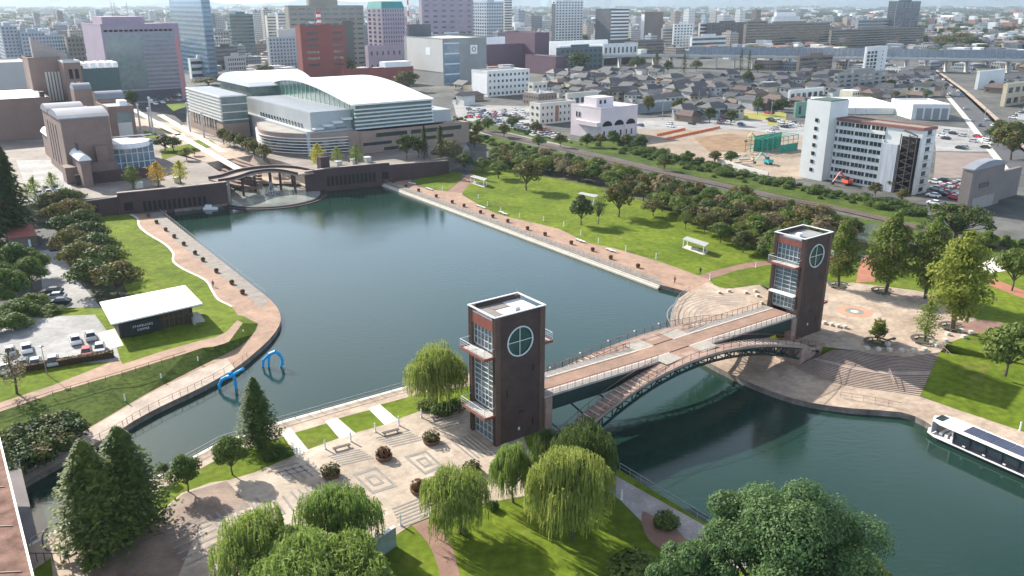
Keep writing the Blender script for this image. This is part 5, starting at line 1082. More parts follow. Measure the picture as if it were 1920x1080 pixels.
# curved bridge over the pool
arc=smooth_px([(400,338),(428,333),(455,324),(485,319),(515,317),(545,319),(574,325)],3); z_=FT+.6
q=[W(a,b,z_) for a,b in arc]; t=thing('curved_bridge','curved brown footbridge bending behind the circular pool between the two walls','bridge',Vector((q[9].x,q[9].y,B)))
A=[];D=[]
for i,p in enumerate(q): d=q[min(i+1,len(q)-1)]-q[max(i-1,0)]; n=Vector((-d.y,d.x,0)).normalized()*3.4; A.append(p+n); D.append(p-n)
m=M(); m.prism(A+D[::-1],z_-.6,z_); m.build('deck',mat('edge_concrete',(1,1,1)),t)
for nm,off_ in (('outer',D),('inner',A)):
    m=M(); 
    for a,b in zip(off_,off_[1:]): m.bar(a+Vector((0,0,.4)),b+Vector((0,0,.4)),.25,.8)
    pp=m.build('parapet',brick_dk,t); m=M()
    for a,b in zip(off_,off_[1:]): m.bar(a+Vector((0,0,.86)),b+Vector((0,0,.86)),.4,.12)
    m.build('handrail',mat('coping_stone',(1,1,1)),pp)
for i in (4,7,11,14,17):
    for e in (A,D): m=M(); m.tube((e[i].x,e[i].y,WZ-.5),(e[i].x,e[i].y,z_-.6),.45,n=8); m.build('column',brick_dk,t)
pc_=W(508,367,-3.8); t=thing('fountain_pool','circular pool with a dark raised rim and fountain jets, at the head of the lake','pool',pc_)
rr=18.0; m=M(); n=64; ro=[pc_+Vector((math.cos(2*math.pi*i/n)*rr,math.sin(2*math.pi*i/n)*rr,0)) for i in range(n+1)]; ri=[pc_+(p-pc_)*((rr-1.0)/rr) for p in ro]; r3=[pc_+(p-pc_)*((rr+1.3)/rr) for p in ro]
zv=lambda L,z:[Vector((p.x,p.y,z)) for p in L]
m.strip(zv(ro,-3.62),zv(ri,-3.62)); m.strip(zv(ro,WZ-.3),zv(ro,-3.62)); m.strip(zv(ri,-3.62),zv(ri,-4)); m.build('rim',darkmetal,t)
m=M(); m.strip(zv(r3,-3.95),zv(ro,-3.95)); m.strip(zv(r3,WZ-.3),zv(r3,-3.95)); m.build('outer_ledge',brick_dk,t)
m=M(); m.add(zv(ri[:-1],-3.72),[tuple(range(n))]); m.build('pool_water',mat('pool_water',(.30,.32,.29),.05,.35,.08,spec=.9),t)  # pale base colour stands in for sky reflected in the pool
m=M()
jw=mat('fountain_spray',(.75,.8,.85),.6)
for i in range(10):
    a=i*.628; p=pc_+Vector((math.cos(a)*2.2,math.sin(a)*2.2+2,.1)); m=M(); m.tube(p,p.lerp(pc_+Vector((0,2,0)),.85)+Vector((0,0,4.5)),.05,.02,4); m.build('jet',jw,t); m=M(); m.box(p.x,p.y,-3.73,.6,.6,.2); m.build('nozzle',darkmetal,t)
for dx in (-9,-6,6.5,8.5): p=pc_+Vector((dx,0,0)); m=M(); m.tube(p,p+Vector((0,0,2.6)),.05,.02,4); m.build('jet',jw,t)
sheet('pool_terrace',[(415,352),(440,347),(475,343),(520,341),(560,345),(585,352),(572,336),(520,330),(470,332),(430,342)],B,tanpave,dz=.04)
p=W(394,392,WZ); t=thing('white_boat','two little white moored swan shaped boats by the slotted wall' if 0 else 'little white boat moored under the slotted wall left of the pool','boat',p); m=M(); m.prism([p+Vector(v) for v in ((-2,-.9,0),(1.5,-.9,0),(2.6,0,0),(1.5,.9,0),(-2,.9,0))],WZ-.1,WZ+.6); m.build('hull',white,t); m=M(); m.box(p.x-.5,p.y,WZ+.6,1.8,1.3,.8); m.build('cabin',white,t)
# --- concert hall
louv=mat('white_louvre',(.66,.67,.66),.5,.06,.3); hglass=glass('green_grey_glass',(.13,.18,.165),.15); hgrey=mat('hall_grey_metal',(.40,.42,.42),.6,.1,.1); hbrick=mat('hall_brick',(.30,.22,.18),.85,.12,.2,fine=.08)
HY=W(960,292,FT).y+9
G0=V(664,195,HY); hall=thing('concert_hall','large concert hall with a gleaming white vaulted roof above louvred grey walls','building',(G0.x,G0.y,FT))
e1=solve(G0,U,812); e2=solve(G0,VV,500); rise=6.2
hC=Vector((G0.x,G0.y,FT)); zE=G0.z
m=M(); n=20; A=[];D=[]
prof=lambda f: zE+rise*(math.sin(math.pi*(f*.96)**1.25))**.85-(1.0*f)
for i in range(n+1):
    f=i/n; o=hC+VV*(e2*f-.8*(i==0)); A.append(Vector((o.x,o.y,prof(f)))-U*1.2); D.append(Vector((o.x,o.y,prof(f)))+U*e1)
m.strip(D,A); m.strip([v-Vector((0,0,.6)) for v in A],A); m.strip(D,[v-Vector((0,0,.6)) for v in D]); m.add([A[0],D[0],D[0]-Vector((0,0,.7)),A[0]-Vector((0,0,.7))],[(0,1,2,3)]); m.build('vault_roof',whiteroof,hall,smooth=False)
m=M(); g=[Vector((v.x,v.y,v.z-.62))+U*1.3 for v in A]; m.add(g+[Vector((g[-1].x,g[-1].y,zE-6)),Vector((g[0].x,g[0].y,zE-6))],[tuple(range(len(g)+2))]); gg=m.build('gable_glass',glass('gable_green_glass',(.10,.20,.15),.15),hall)
for i in range(1,20): part(gg,'gable_mullion',framew,hC,-.1,.0,e2*i/20,e2*i/20+.25,zE-5,prof(i/20)-.8)
part(hall,'upper_wall',hglass,hC,.2,e1-.8,.1,e2*.98,FT,zE-.62)
for i in range(6): part(hall,'louvre_band',louv,hC,-.3,e1-.4,-.9,.1,zE-2.6-1.5*i,zE-2.1-1.5*i)
for i in range(4): part(hall,'roof_step',louv,hC,-4.5-4.2*i,-.6-4.2*i,1,e2*(.93-.05*i),zE-6.2-1.0*i,zE-5.4-1.0*i)
part(hall,'step_base',hgrey,hC,-20,-.3,2,e2*.9,FT,zE-9.6)
# small metal annex at the right end
part(hall,'end_annex',hgrey,hC,e1-.5,e1+10,2,20,FT,zE-5.5)
# grey box with small windows
Yb=HY-7; T=V(581,212,Yb); cB=Vector((T.x,T.y,FT)); b2=solve(T,VV,462); b1=solve(T,U,664)
gb=part(hall,'grey_wing',hgrey,cB,0,b1+4,0,b2,FT,T.z); part(hall,'wing_roof',mat('wing_roof_metal',(.24,.27,.31),.5,.1,.2),cB,.3,b1+3,.3,b2-.3,T.z,T.z+.15)
for i in range(15): ubox(gb,'small_window',gl_dark,Vector((cB.x,cB.y,T.z-7.0))+VV*(b2*.12+i*b2*.045)-U*.08,VV*1.1,U*.16,2.0)
part(gb,'blue_skylight',gsky,cB,b1*.55,b1*.8,-.1,.1,T.z-9,T.z-6.5)
# round ended brick podium
def pod(z1,off_):
    pts=[]
    S_=[W(481,228,11.2),W(484,240,11.2),W(500,246,11.2),W(540,250,11.2),W(590,251,11.2),W(640,248,11.2),W(700,245,11.2),W(835,232,11.2)]
    cen=W(640,228,11.2)
    return [Vector((p.x,p.y,0))+(Vector((p.x,p.y,0))-Vector((cen.x,cen.y,0))).normalized()*off_ for p in S_]+[Vector((W(845,205,11.2).x,W(845,205,11.2).y,0)),Vector((W(485,200,11.2).x,W(485,200,11.2).y,0))]
pp=pod(0,0); sm=[tuple(v)[:2] for v in pp[:8]]; smx=smooth_px(sm,4); full=[Vector((x,y,0)) for x,y in smx]+pp[8:]
m=M(); m.prism(full,FT-.5,11.2); pdm=m.build('podium',hbrick,hall)
m=M(); m.prism([v.lerp(Vector((pp[5].x,pp[5].y+15,0)),.03) for v in full],11.2,11.3); m.build('podium_roof',mat('podium_roof',(.33,.31,.28),.9,.2,.2),pdm)
for i in range(6):
    z0=FT+1.0+i*1.15; m=M(); q=[Vector((x,y,0)) for x,y in smx[:22]]; A=[];D=[]
    for j,p in enumerate(q): d=q[min(j+1,len(q)-1)]-q[max(j-1,0)]; n_=Vector((d.y,-d.x,0)).normalized(); A.append(p+n_*.75); D.append(p+n_*.05)
    m.prism(A+D[::-1],z0,z0+.28); m.build('louvre_band',louv,pdm)
m=M(); q=[Vector((x,y,0)) for x,y in smx[:22]]; A=[];D=[]
for j,p in enumerate(q): d=q[min(j+1,len(q)-1)]-q[max(j-1,0)]; n_=Vector((d.y,-d.x,0)).normalized(); A.append(p+n_*.12); D.append(p-n_*.1)
m.prism(A+D[::-1],FT+.6,8.2); m.build('podium_glazing',gl_dark,pdm)
f0,f1=Vector(smx[20]+(0,)),Vector(smx[-1]+(0,)); fd=(f1-f0).normalized(); fn=Vector((fd.y,-fd.x,0)); FL=(f1-f0).length
for x0,x1,z0,z1 in ((.02,.5,8.4,10.2),(.55,.95,8.4,10.2),(-.05,.3,5.6,6.7),(.34,.6,5.6,6.7),(.2,.5,3.0,4.4),(.66,.9,5.4,6.8)):
    m=M(); o=f0+fd*FL*x0+fn*.08; m.obox((o.x,o.y,z0),fd*FL*(x1-x0),-fn*.2,(0,0,z1-z0)); m.build('window_strip',gl_dark,pdm)
part(hall,'storey_band',hbrick,hC,-.5,e1+14,-6,-.5,FT,11.3)
for a0,a1,z0,z1 in ((6,e1*.55,8.6,10.2),(e1*.6,e1+10,8.6,10.2),(0,e1*.35,5.6,6.8),(e1*.4,e1*.7,5.6,6.8),(e1*.25,e1*.55,3.0,4.3),(e1*.7,e1+6,5.6,6.9)): part(pdm,'window_strip',gl_dark,hC,a0,a1,-6.12,-5.98,z0,z1)
# left louvred wing
Yw=W(960,262,FT).y; T=V(412,181,Yw); cL=Vector((T.x,T.y,FT)); l2=solve(T,VV,349); l1=solve(T,U,462)
wing=thing('hall_wing','striped white louvred wing of the concert hall facing the square','building',cL)
wb=part(wing,'wall',hbrick,cL,0,l1,0,l2,FT-.3,T.z-12); part(wing,'glazed_storeys',hglass,cL,.3,l1,.3,l2,T.z-12,T.z)
for i in range(8): part(wing,'louvre_band',louv,cL,-.5,.3,-.3,l2,T.z-.6-1.45*i,T.z-.0-1.45*i)
for i in range(4): part(wing,'front_band',louv,cL,.3,l1,-.4,.3,T.z-.4-3.4*i,T.z-3.4*i)
part(wing,'roof',mat('wing_roof_metal',(1,1,1)),cL,.3,l1-.3,.3,l2-.3,T.z+.0,T.z+.12)
for i in range(9): ubox(wb,'window',gl_dark,Vector((cL.x,cL.y,FT+3.5))+VV*(l2*.2+i*l2*.08)-U*.08,VV*2.4,U*.16,4.2)
# second vault behind
T=V(470,163,HY+58); c2_=Vector((T.x,T.y,FT)); v1=solve(T,U,590); v2=solve(T,VV,412)
vt=thing('rear_hall','second lower white vaulted roof behind the concert hall','building',c2_); part(vt,'wall',hglass,c2_,0,v1,0,v2,FT,T.z); barrel(vt,'vault_roof',whiteroof,c2_,-1,v1,-1,v2+1,T.z,5.0,axis='a',n=14)
# ================= CITY: the buildings one can tell apart =================
def lab(s): return s
b=bld
t,C_,w1,w2,z,_,_=b('office_block','wide lavender pink framed office block with a mirrored glass front','building',153,188,334,196,48,lav,depth=22,penth=[(.1,.65,.3,.8,5,lav)])
h=z-B; part(t,'glass_front',gla,C_,w1*.03,w1*.93,-.12,.02,B+h*.18,z-h*.10); part(t,'lower_band',dgrey,C_,w1*.03,w1*.93,-.13,.02,B+1,B+h*.16); part(t,'pink_edge',mat('pink_red_edge',(.50,.22,.22),.7),C_,w1*.93,w1*.98,-.2,.02,B+h*.05,z-h*.13)
for i in range(12): part(t,'spandrel',lav,C_,w1*.5,w1*.93,-.3,-.12,B+h*(.2+.055*i),B+h*(.2+.055*i)+1.1)
for i in range(14): part(t,'top_window',dark,C_,w1*(.03+.064*i),w1*(.03+.064*i)+2.2,-.14,.02,z-h*.08,z-h*.055)
part(t,'white_reflection_strip',framew,C_,w1*.22,w1*.235,-.16,-.1,z-h*.5,z-h*.12) if 0 else None
for a in (.3,.34,.5): part(t,'mast',railgrey,C_,w1*a,w1*a+.3,w2*.5,w2*.5+.3,z+5,z+14)
t,C_,w1,w2,z,_,_=b('glass_tower','tall blue glass tower rising out of the top of the view','building',311,371,388,150,-45,gsky,roof='none',par=0,fl=22,cf=1,cs=1,style='band',wm=glass('tower_band_glass',(.07,.11,.14),.1),wh=.45)
t,C_,w1,w2,z,_,_=b('government_block','broad beige government block with a deep central recess','building',533,540,681,128,12,beige,depth=20,fl=12,cf=9,style='grid',wh=.34,ww=.72,penth=[(.28,.66,.2,.8,13,beige)])
part(t,'recess_panel',mat('recess_dark',(.12,.115,.10),.8),C_,w1*.70,w1*.84,-.3,.02,B,z-14)
t,C_,w1,w2,z,_,_=b('office_block','pale blue grey office block left of the red brick tower','building',499,503,560,138,72,mat('pale_blue_wall',(.38,.42,.46),.8),depth=16,fl=10,cf=9,cs=0,ww=.5,wh=.55,penth=[(.35,1,.2,.9,8,lgrey)])
t,C_,w1,w2,z,_,_=b('red_brick_tower','plain red brick tower block carrying a red and white striped mast','building',553,562,645,158,49,rbrick,depth=22,roof=greyroof)
for i in range(8):
    for a,w_ in ((.12,1.6),(.19,1.6),(.26,1.6),(.34,1.3),(.72,1.8),(.80,1.8),(.87,1.8)): ubox(t,'window',gl_dark,Vector((C_.x,C_.y,B+14+i*5.0))+U*w1*a-VV*.1,U*w_*1.5,VV*.14,1.9)
rm=t; tt=thing('striped_mast','red and white striped drum mast on the red brick tower roof','mast',(C_.x,C_.y,z)); c0=Vector((C_.x,C_.y,0))+U*w1*.52+VV*8
for i in range(5): m=M(); m.tube((c0.x,c0.y,z+i*2.2),(c0.x,c0.y,z+i*2.2+2.2),1.9,1.9,12); m.build('band',(mat('signal_red',(.6,.05,.04),.5),white)[i%2],tt)
tt=thing('satellite_dish','white round satellite dish on the red brick tower roof','dish',(C_.x,C_.y,z)); c0=Vector((C_.x,C_.y,0))+U*w1*.3+VV*3; m=M(); lathe_cone(m,(c0.x,c0.y,z+1.5),[(.3,0),(2.0,.6),(2.6,1.6)],14); m.build('bowl',white,tt); m=M(); m.tube((c0.x,c0.y,z),(c0.x,c0.y,z+1.6),.3); m.build('stand',railgrey,tt)
t,C_,w1,w2,z,_,_=b('brick_hall','low red brick hall with a white box on its roof','building',640,645,775,165,133,rbrick,depth=25); part(t,'white_box',whiteroof,C_,w1*.6,w1*.98,2,12,z,z+5)
t,C_,w1,w2,z,_,_=b('hotel_tower','lavender tower with a teal mansard roof','building',687,715,758,122,16,lav,fl=13,cf=9,cs=3,ww=.45,wh=.55,par=0,roof='none')
m=M(); o=Vector((C_.x,C_.y,0)); q=[o,o+U*w1,o+U*w1+VV*w2,o+VV*w2]; cn=sum(q,Vector())/4; ms_=[p.lerp(cn,.12) for p in q]; m.add([Vector((p.x,p.y,z)) for p in q]+[Vector((p.x,p.y,z+7)) for p in ms_],[(0,1,5,4),(1,2,6,5),(2,3,7,6),(3,0,4,7),(4,5,6,7)]); m.build('mansard_roof',teal,t)
t,C_,w1,w2,z,_,_=b('hotel_podium','lower lavender block at the foot of the teal roofed tower','building',684,690,775,138,88,lav,depth=16,fl=2,cf=8,ww=.3,wh=.3)
t,C_,w1,w2,z,_,_=b('office_block','large lavender brown office block right of the teal roofed tower','building',785,790,887,88,-6,lav,depth=24,fl=9,cf=6,style='grid',ww=.5,wh=.36)
t,C_,w1,w2,z,_,_=b('lattice_mast','red and white lattice mast between the lavender towers','mast',762,763,765,100,-20,mat('signal_red',(1,1,1)),depth=2,roof='none',par=0)
for i in range(5): part(t,'white_band',white,C_,-.1,w1+.1,-.1,w2+.1,z-12-i*14,z-5-i*14)
for a in [('hotel_block','pale blue white tower with fine window rows near the top centre',886,912,944,78,4,mat('pale_blue_wall',(1,1,1)),12,10,6,'grid'),('apartment_tower','dark and white striped slender tower beside the pale blue tower',944,946,960,72,-8,off,16,1,1,'band'),('hotel_tower','tall white grey tower with a dark left edge',1035,1042,1094,84,2,wht,16,9,1,'grid'),('office_tower','dark office tower whose right face has white horizontal stripes',1117,1146,1180,86,18,dgrey,0,0,0,'grid'),('brown_tower','plain brown tower with a white left edge',1203,1209,1244,86,24,brn,0,0,0,'grid'),('dark_tower','black glass high rise standing alone at the upper right',1667,1682,1727,66,3,dgrey,14,6,4,'grid'),('apartment_slab','long tan apartment slab, left half of the pair behind the viaduct',1395,1400,1557,88,46,tanw,8,26,0,'band'),('apartment_slab','long tan apartment slab with balcony rows, right half of the pair behind the viaduct',1556,1560,1735,90,57,tanw,7,26,0,'band'),('grey_block','low grey block at the foot of the black high rise',1604,1610,1700,68,38,grey,5,10,0,'band'),('tv_building','white box building with a rooftop sign box, left of the black high rise',1447,1452,1500,66,32,wht,0,0,0,'grid'),('narrow_tower','slim white tower block in front of the viaduct',1622,1626,1665,150,90,wht,0,0,0,'grid'),('office_block','brown grey office with a rooftop room below the viaduct',1495,1500,1562,142,108,brn,4,9,0,'band'),('glazed_block','blue glazed low block left of the slim white tower',1565,1572,1665,174,141,grey,4,7,2,'grid'),
  ('apartment_block','white apartment block with a dark central strip beside the station',1262,1264,1300,94,46,wht,9,6,0,'grid'),('office_block','blue grey office below the brown tower',1240,1243,1268,92,54,grey,7,4,0,'band'),('office_block','long dark block with window rows left of the tan slabs',1325,1328,1400,86,44,dgrey,6,12,0,'grid'),('office_block','beige narrow block behind the station screens',1310,1313,1330,86,44,off,6,2,0,'band'),('white_block','white block with a flat canopy roof behind the viaduct screens',1294,1298,1362,96,70,wht,3,5,0,'band'),('apartment_block','tan block at the left end of the slab row',1398,1402,1440,80,40,tanw,7,5,0,'band'),
  ('apartment_tower','pale apartment tower at the left edge of the skyline',-10,0,32,140,50,mat('pale_blue_wall',(1,1,1)),14,4,3,'grid'),('apartment_block','wide pale blue apartment block left of the pink framed office',34,38,84,140,62,mat('pale_blue_wall',(1,1,1)),11,7,0,'grid'),('apartment_block','pale blue block between the wide block and the brown one',80,84,122,138,68,mat('pale_blue_wall',(1,1,1)),10,7,0,'grid'),('apartment_block','tan brown block beside the pink framed office',120,124,156,140,72,tanw,8,4,0,'grid'),
  ('office_block','teal glass office right of the tall glass tower',424,430,474,110,28,mat('teal_grey_wall',(.12,.19,.20),.5),12,6,2,'band'),('office_block','grey block with window rows at the foot of the glass tower',388,395,430,118,60,grey,8,6,2,'grid'),('office_block','dark sloped roof office left of the satellite dish tower',398,402,444,130,90,dgrey,5,6,0,'band'),('white_block','white angular building beyond the concert hall wing',352,356,405,148,112,wht,3,5,0,'band'),('white_block','white block with a glass strip behind the angular white building',338,343,378,138,90,wht,0,0,0,'band'),('grey_block','pale grey gridded block left of the brick tower trees',420,425,460,150,108,lgrey,5,8,0,'grid'),('apartment_tower','beige apartment tower with balconies',496,500,520,98,30,off,12,3,0,'band'),('apartment_tower','taller beige apartment tower beside its twin',516,520,536,100,24,off,13,3,0,'band'),('office_block','bluish block behind the pale blue office',526,530,560,106,52,lgrey,8,4,0,'band'),('green_block','dark green glass block right of the purple theatre',1043,1050,1130,133,92,mat('dark_green_grey',(.06,.10,.11),.4),4,9,0,'grid')]:
    nm,lb_,xl,xc,xr,yb,yt,mt_,fl,cf,cs,sty=a
    r_=b(nm,lb_,'building',xl,xc,xr,yb,yt,mt_,depth=16,fl=fl,cf=cf,cs=cs,style=sty,wh=.5,ww=.55,penth=[(.3,.7,.3,.7,3.5,None)] if fl else None)
    t,C_,w1,w2,z,_,_=r_
    if 'striped' in nm or 'horizontal stripes' in lb_:
        for i in range(9): part(t,'white_stripe',white,C_,.3,w1-.2,-.4,.02,z-4-i*(z-B-8)/9,z-1.6-i*(z-B-8)/9)
    if nm=='brown_tower': part(t,'white_edge',white,C_,-.2,.02,0,w2,B,z-2)
    if nm=='hotel_tower' and 'dark left' in lb_: part(t,'dark_edge',dgrey,C_,-.3,.02,0,w2,B,z-4)
    if nm=='tv_building': part(t,'sign_box',white,C_,w1*.1,w1*.85,2,8,z+1,z+9); 
    if nm=='narrow_tower':
        for i in range(7):
            for j in range(3): ubox(t,'window',gl_dark,Vector((C_.x,C_.y,B+3+i*(z-B-5)/7))+U*(w1*(.06+.17*j))-VV*.08,U*w1*.12,VV*.12,2.2)
            ubox(t,'small_window',dark,Vector((C_.x,C_.y,B+4+i*(z-B-5)/7))+U*(w1*.78)-VV*.08,U*1.0,VV*.12,1.2)
    if nm=='dark_tower': part(t,'pale_fin',grey,C_,-.5,1.5,-.5,.02,B,z)
# grey exhibition hall with the two signs
t,C_,w1,w2,z,_,_=b('exhibition_hall','huge windowless pale grey hall with two small square signs','building',757,830,912,160,74,grey,roof=whiteroof)
part(t,'sunlit_side',lgrey,C_,-.25,.02,0,w2*.92,B+10,z-.2); part(t,'glass_strip',gsky,C_,w1*.02,w1*.36,-.3,.02,B+2,z-3)  # sunlight on the left face is put into its paler cladding
for i in range(5): part(t,'floor_line',framew,C_,w1*.02,w1*.36,-.4,-.3,B+8+i*8,B+9+i*8)
s1=part(t,'square_sign',white,C_,-.35,-.25,w2*.30,w2*.42,z-13,z-7); s2=part(t,'square_sign',white,C_,w1*.62,w1*.78,-.2,.02,z-12,z-5)
m=M(); o=Vector((C_.x,C_.y,0))+U*w1*.70-VV*.22; pts=[o+U*math.cos(a*math.pi/8)*1.7+Vector((0,0,z-8.2+math.sin(a*math.pi/8)*1.7)) for a in range(17)]; m.path(pts,.35,4); m.build('sign_emblem',dgrey,s2)
t,C_,w1,w2,z,_,_=b('plant_room','dark box on the roof of the grey exhibition hall','building',762,765,808,150,48,dgrey,depth=14)
t,C_,w1,w2,z,_,_=b('roof_canopy','bright sloping glass canopy beside the grey exhibition hall','building',890,893,950,120,72,whiteroof,depth=14,roof=whiteroof)
for a in (('theatre','big plain purple cube of the theatre','building',947,1003,1030,130,63),('theatre','lower purple block in front of the big purple cube','building',985,1042,1061,142,108),('theatre','long purple wing left of the big purple cube','building',905,912,990,132,86)):
    t,C_,w1,w2,z,_,_=b(*a,purple,depth=20)
# mid field
t,C_,w1,w2,z,_,_=b('office_block','white four storey block with a blank bright end wall','building',884,914,993,182,136,wht,fl=4,cf=10,cs=0,ww=.45,wh=.42); part(t,'blank_end',white,C_,-.2,.02,.3,w2*.9,B+2,z-2)
t,C_,w1,w2,z,_,_=b('office_block','small white three storey block right of the four storey one','building',990,1000,1026,188,158,off,fl=3,cf=3,cs=1,ww=.5,wh=.45)
t,C_,w1,w2,z,_,_=b('long_apartment','long cream three storey apartment block with rusty stairwells','building',993,1013,1080,234,197,off,fl=3,cf=8,cs=2,ww=.35,wh=.4,roof=greyroof)
for a in (.42,.95): part(t,'stairwell',mat('rusty_stair',(.28,.15,.10),.8),C_,w1*a,w1*a+2.2,-.2,.02,B+1,z-1)
t,C_,w1,w2,z,_,_=b('lavender_hall','windowless lavender building with three dark arches and a rooftop box','building',1071,1127,1196,262,205,pinkw,roof=white,par=.6,penth=[(.12,.58,.30,.72,4.6,pinkw)])
h=z-B
for k in range(3):
    m=M(); n=12; o=Vector((C_.x,C_.y,0))+U*w1*(.18+.32*k)-VV*.1; r0=w1*.13
    m.add([o+U*math.cos(math.pi*i/n)*r0+Vector((0,0,B+h*.42+math.sin(math.pi*i/n)*r0*.8)) for i in range(n+1)],[tuple(range(n+1))[::-1]]); m.build('arch_window',dark,t)
for k in range(4): part(t,'pilaster',pinkw,C_,w1*(.32*k+.005),w1*(.32*k+.035),-.35,.02,B,B+h*.42)
part(t,'arch_ledge',pinkw,C_,0,w1,-.3,.02,B+h*.385,B+h*.415)
for k in range(6): ubox(t,'window',gl_dark,Vector((C_.x,C_.y,B+1))+U*w1*(.08+.15*k)-VV*.08,U*1.1,VV*.14,2.8)
part(t,'side_canopy',pinkw,C_,-2.0,0,w2*.02,w2*.75,B+h*.42,B+h*.56)
for k in (.68,.78): ubox(t,'slit_window',dark,Vector((C_.x,C_.y,B+h*.64))+VV*w2*k-U*.08,VV*.8,U*.14,2.6)
for k in (.2,.32): ubox(t,'slit_window',dark,Vector((C_.x,C_.y,z+1.6))+U*w1*k+VV*(w2*.30-.1),U*1.3,VV*.16,1.8)
# white apartment block at right
t,C_,w1,w2,z,_,_=b('apartment_block','large white eight storey apartment block with a brown roof edge and dark fire stairs','building',1568,1732,1757,366,243,wht,roof=mat('brown_flat_roof',(.26,.22,.19),.85,.2,.2),par=.5,cap=mat('roof_edge_brown',(.24,.10,.08),.7))
h=z-B; n=8
part(t,'roof_edge',mat('roof_edge_brown',(1,1,1)),C_,-.4,.0,-.3,w2*.98,z-.5,z+.3); part(t,'roof_edge',mat('roof_edge_brown',(1,1,1)),C_,.0,w1,-.4,0,z-.5,z+.3)
for i in range(n):
    zz=B+h*(i+.25)/n
    g=part(t,'window_band',gl_dark,C_,-.12,.02,w2*.40,w2*.985,zz,zz+1.4)
    for j in range(12): ubox(g,'window_post',wht,Vector((C_.x,C_.y,zz))+VV*(w2*(.42+.047*j))-U*.2,VV*(.5 if j%4==3 else .14),U*.1,1.55)
    part(t,'balcony_front',wht,C_,-.5,.0,w2*.40,w2*.985,zz-1.3,zz-.15)
    m=M(); box_in(m,C_,w1*.35,w1*.65,-.1,.02,zz,zz+1.5); g2=m.build('end_window',gl_dark,t); part(g2,'sill',lgrey,C_,w1*.3,w1*.75,-.7,-.1,zz-.5,zz-.2)
part(t,'scaffold_sheet',mat('grey_net_sheet',(.40,.42,.46),.7,.25,1.2,strk=(1,1,.08)),C_,-1.6,-.6,w2*.22,w2*.40,B,z-6)
part(t,'stair_recess',dark,C_,-.15,.02,w2*.02,w2*.21,B,z-3)
for i in range(2*n):
    zz=B+1+h*.92*i/(2*n); m=M(); o=Vector((C_.x,C_.y,zz))-U*1.3; s0_,s1_=(w2*.04,w2*.18) if i%2 else (w2*.18,w2*.04); m.bar(o+VV*s0_,o+VV*s1_+Vector((0,0,h*.92/(2*n))),1.1,.2); m.build('fire_stair',mat('dark_stair_steel',(.09,.075,.07),.6),t)
for j in (.02,.10,.19): part(t,'stair_post',mat('dark_stair_steel',(1,1,1)),C_,-2.0,-1.75,w2*j,w2*j+.25,B,z-2)
sC=Vector((C_.x,C_.y,B))+VV*w2
t2=part(t,'end_tower',wht,sC,-4.6,w1*.8,0,w2*.30,B-.3,z+6.5); part(t2,'end_tower_cap',mat('green_dark_cap',(.06,.10,.08),.7),sC,-4.3,w1*.75,.3,w2*.27,z+6.5,z+6.8)
for i in range(7): ubox(t2,'window',dark,Vector((sC.x,sC.y,B+3+h*.95*i/7))-U*4.66+VV*w2*.13,VV*1.3,U*.1,1.3)
# viaduct
def viaduct(label,a,b_,zd_,scr,wd=14,name='viaduct'):
    p,q=W(*a),W(*b_); d=q-p; L_=d.length; e=d.normalized(); s_=Vector((-e.y,e.x,0)); t=thing(name,label,'viaduct',p+Vector((0,0,0)))
    m=M(); m.obox(Vector((p.x,p.y,zd_-1.4)),d,s_*wd,(0,0,1.4)); m.build('deck',concrete,t); m=M(); m.obox(Vector((p.x,p.y,zd_))-s_*.2,d,s_*.3,(0,0,1.3)); m.build('side_wall',lgrey,t)
    n=int(L_/18)
    for i in range(n): 
        c=p+e*(i+.5)*18; m=M(); m.obox(Vector((c.x,c.y,B))+s_*1.5,e*1.6,s_*(wd-3),(0,0,zd_-1.4-B)); m.build('pier',concrete,t)
    if scr:
        m=M(); m.obox(Vector((p.x,p.y,zd_+1.4))+s_*3,d*scr,s_*.2,(0,0,7.5)); sc_=m.build('noise_screen',glass('screen_glass',(.16,.20,.25),.25),t)
        n=min(90,int(L_*scr/5))
        for i in range(n): c=p+d*scr*(i+.5)/n; ubox(sc_,'screen_post',grey,Vector((c.x,c.y,zd_+1.4))+s_*2.7,e*.45,s_*.25,7.5)
    n=int(L_/45)
    for i in range(n): c=p+e*(i+.3)*45; m=M(); m.tube((c.x,c.y,zd_),(c.x,c.y,zd_+8.5),.25,n=5); m.tube((c.x,c.y,zd_+7.8),(c.x+s_.x*8,c.y+s_.y*8,zd_+7.8),.18,n=5); m.build('mast',grey,t)
    return t
viaduct('long elevated railway viaduct with tall grey noise screens across the upper right',(1290,128),(2150,142),9,.86)
viaduct('concrete viaduct stretch in front of the station hall',(1080,128),(1296,127),9,0)
t,C_,w1,w2,z,_,_=b('station_hall','pale blue station hall box with tall windows on the viaduct','building',1130,1132,1196,122,84,wht,depth=22,fl=1,cf=8,ww=.4,wh=.5,z_lo=9,roof=whiteroof); part(t,'open_underpass',dark,C_,0,w1,-.2,.02,B,B+7)
for a in (('station_roof','long white flat station roof, upper of two',1028,1032,1140,118,78),('station_roof','long white flat station roof, lower of two',1045,1050,1195,124,86)): b(*a[:2],'roof',*a[2:],whiteroof,depth=12,roof=whiteroof,par=0)
t,C_,w1,w2,z,_,_=b('parking_deck','brown open parking deck behind the station hall','building',1195,1197,1245,100,76,brn,depth=25,fl=4,cf=1,style='band',wh=.5)
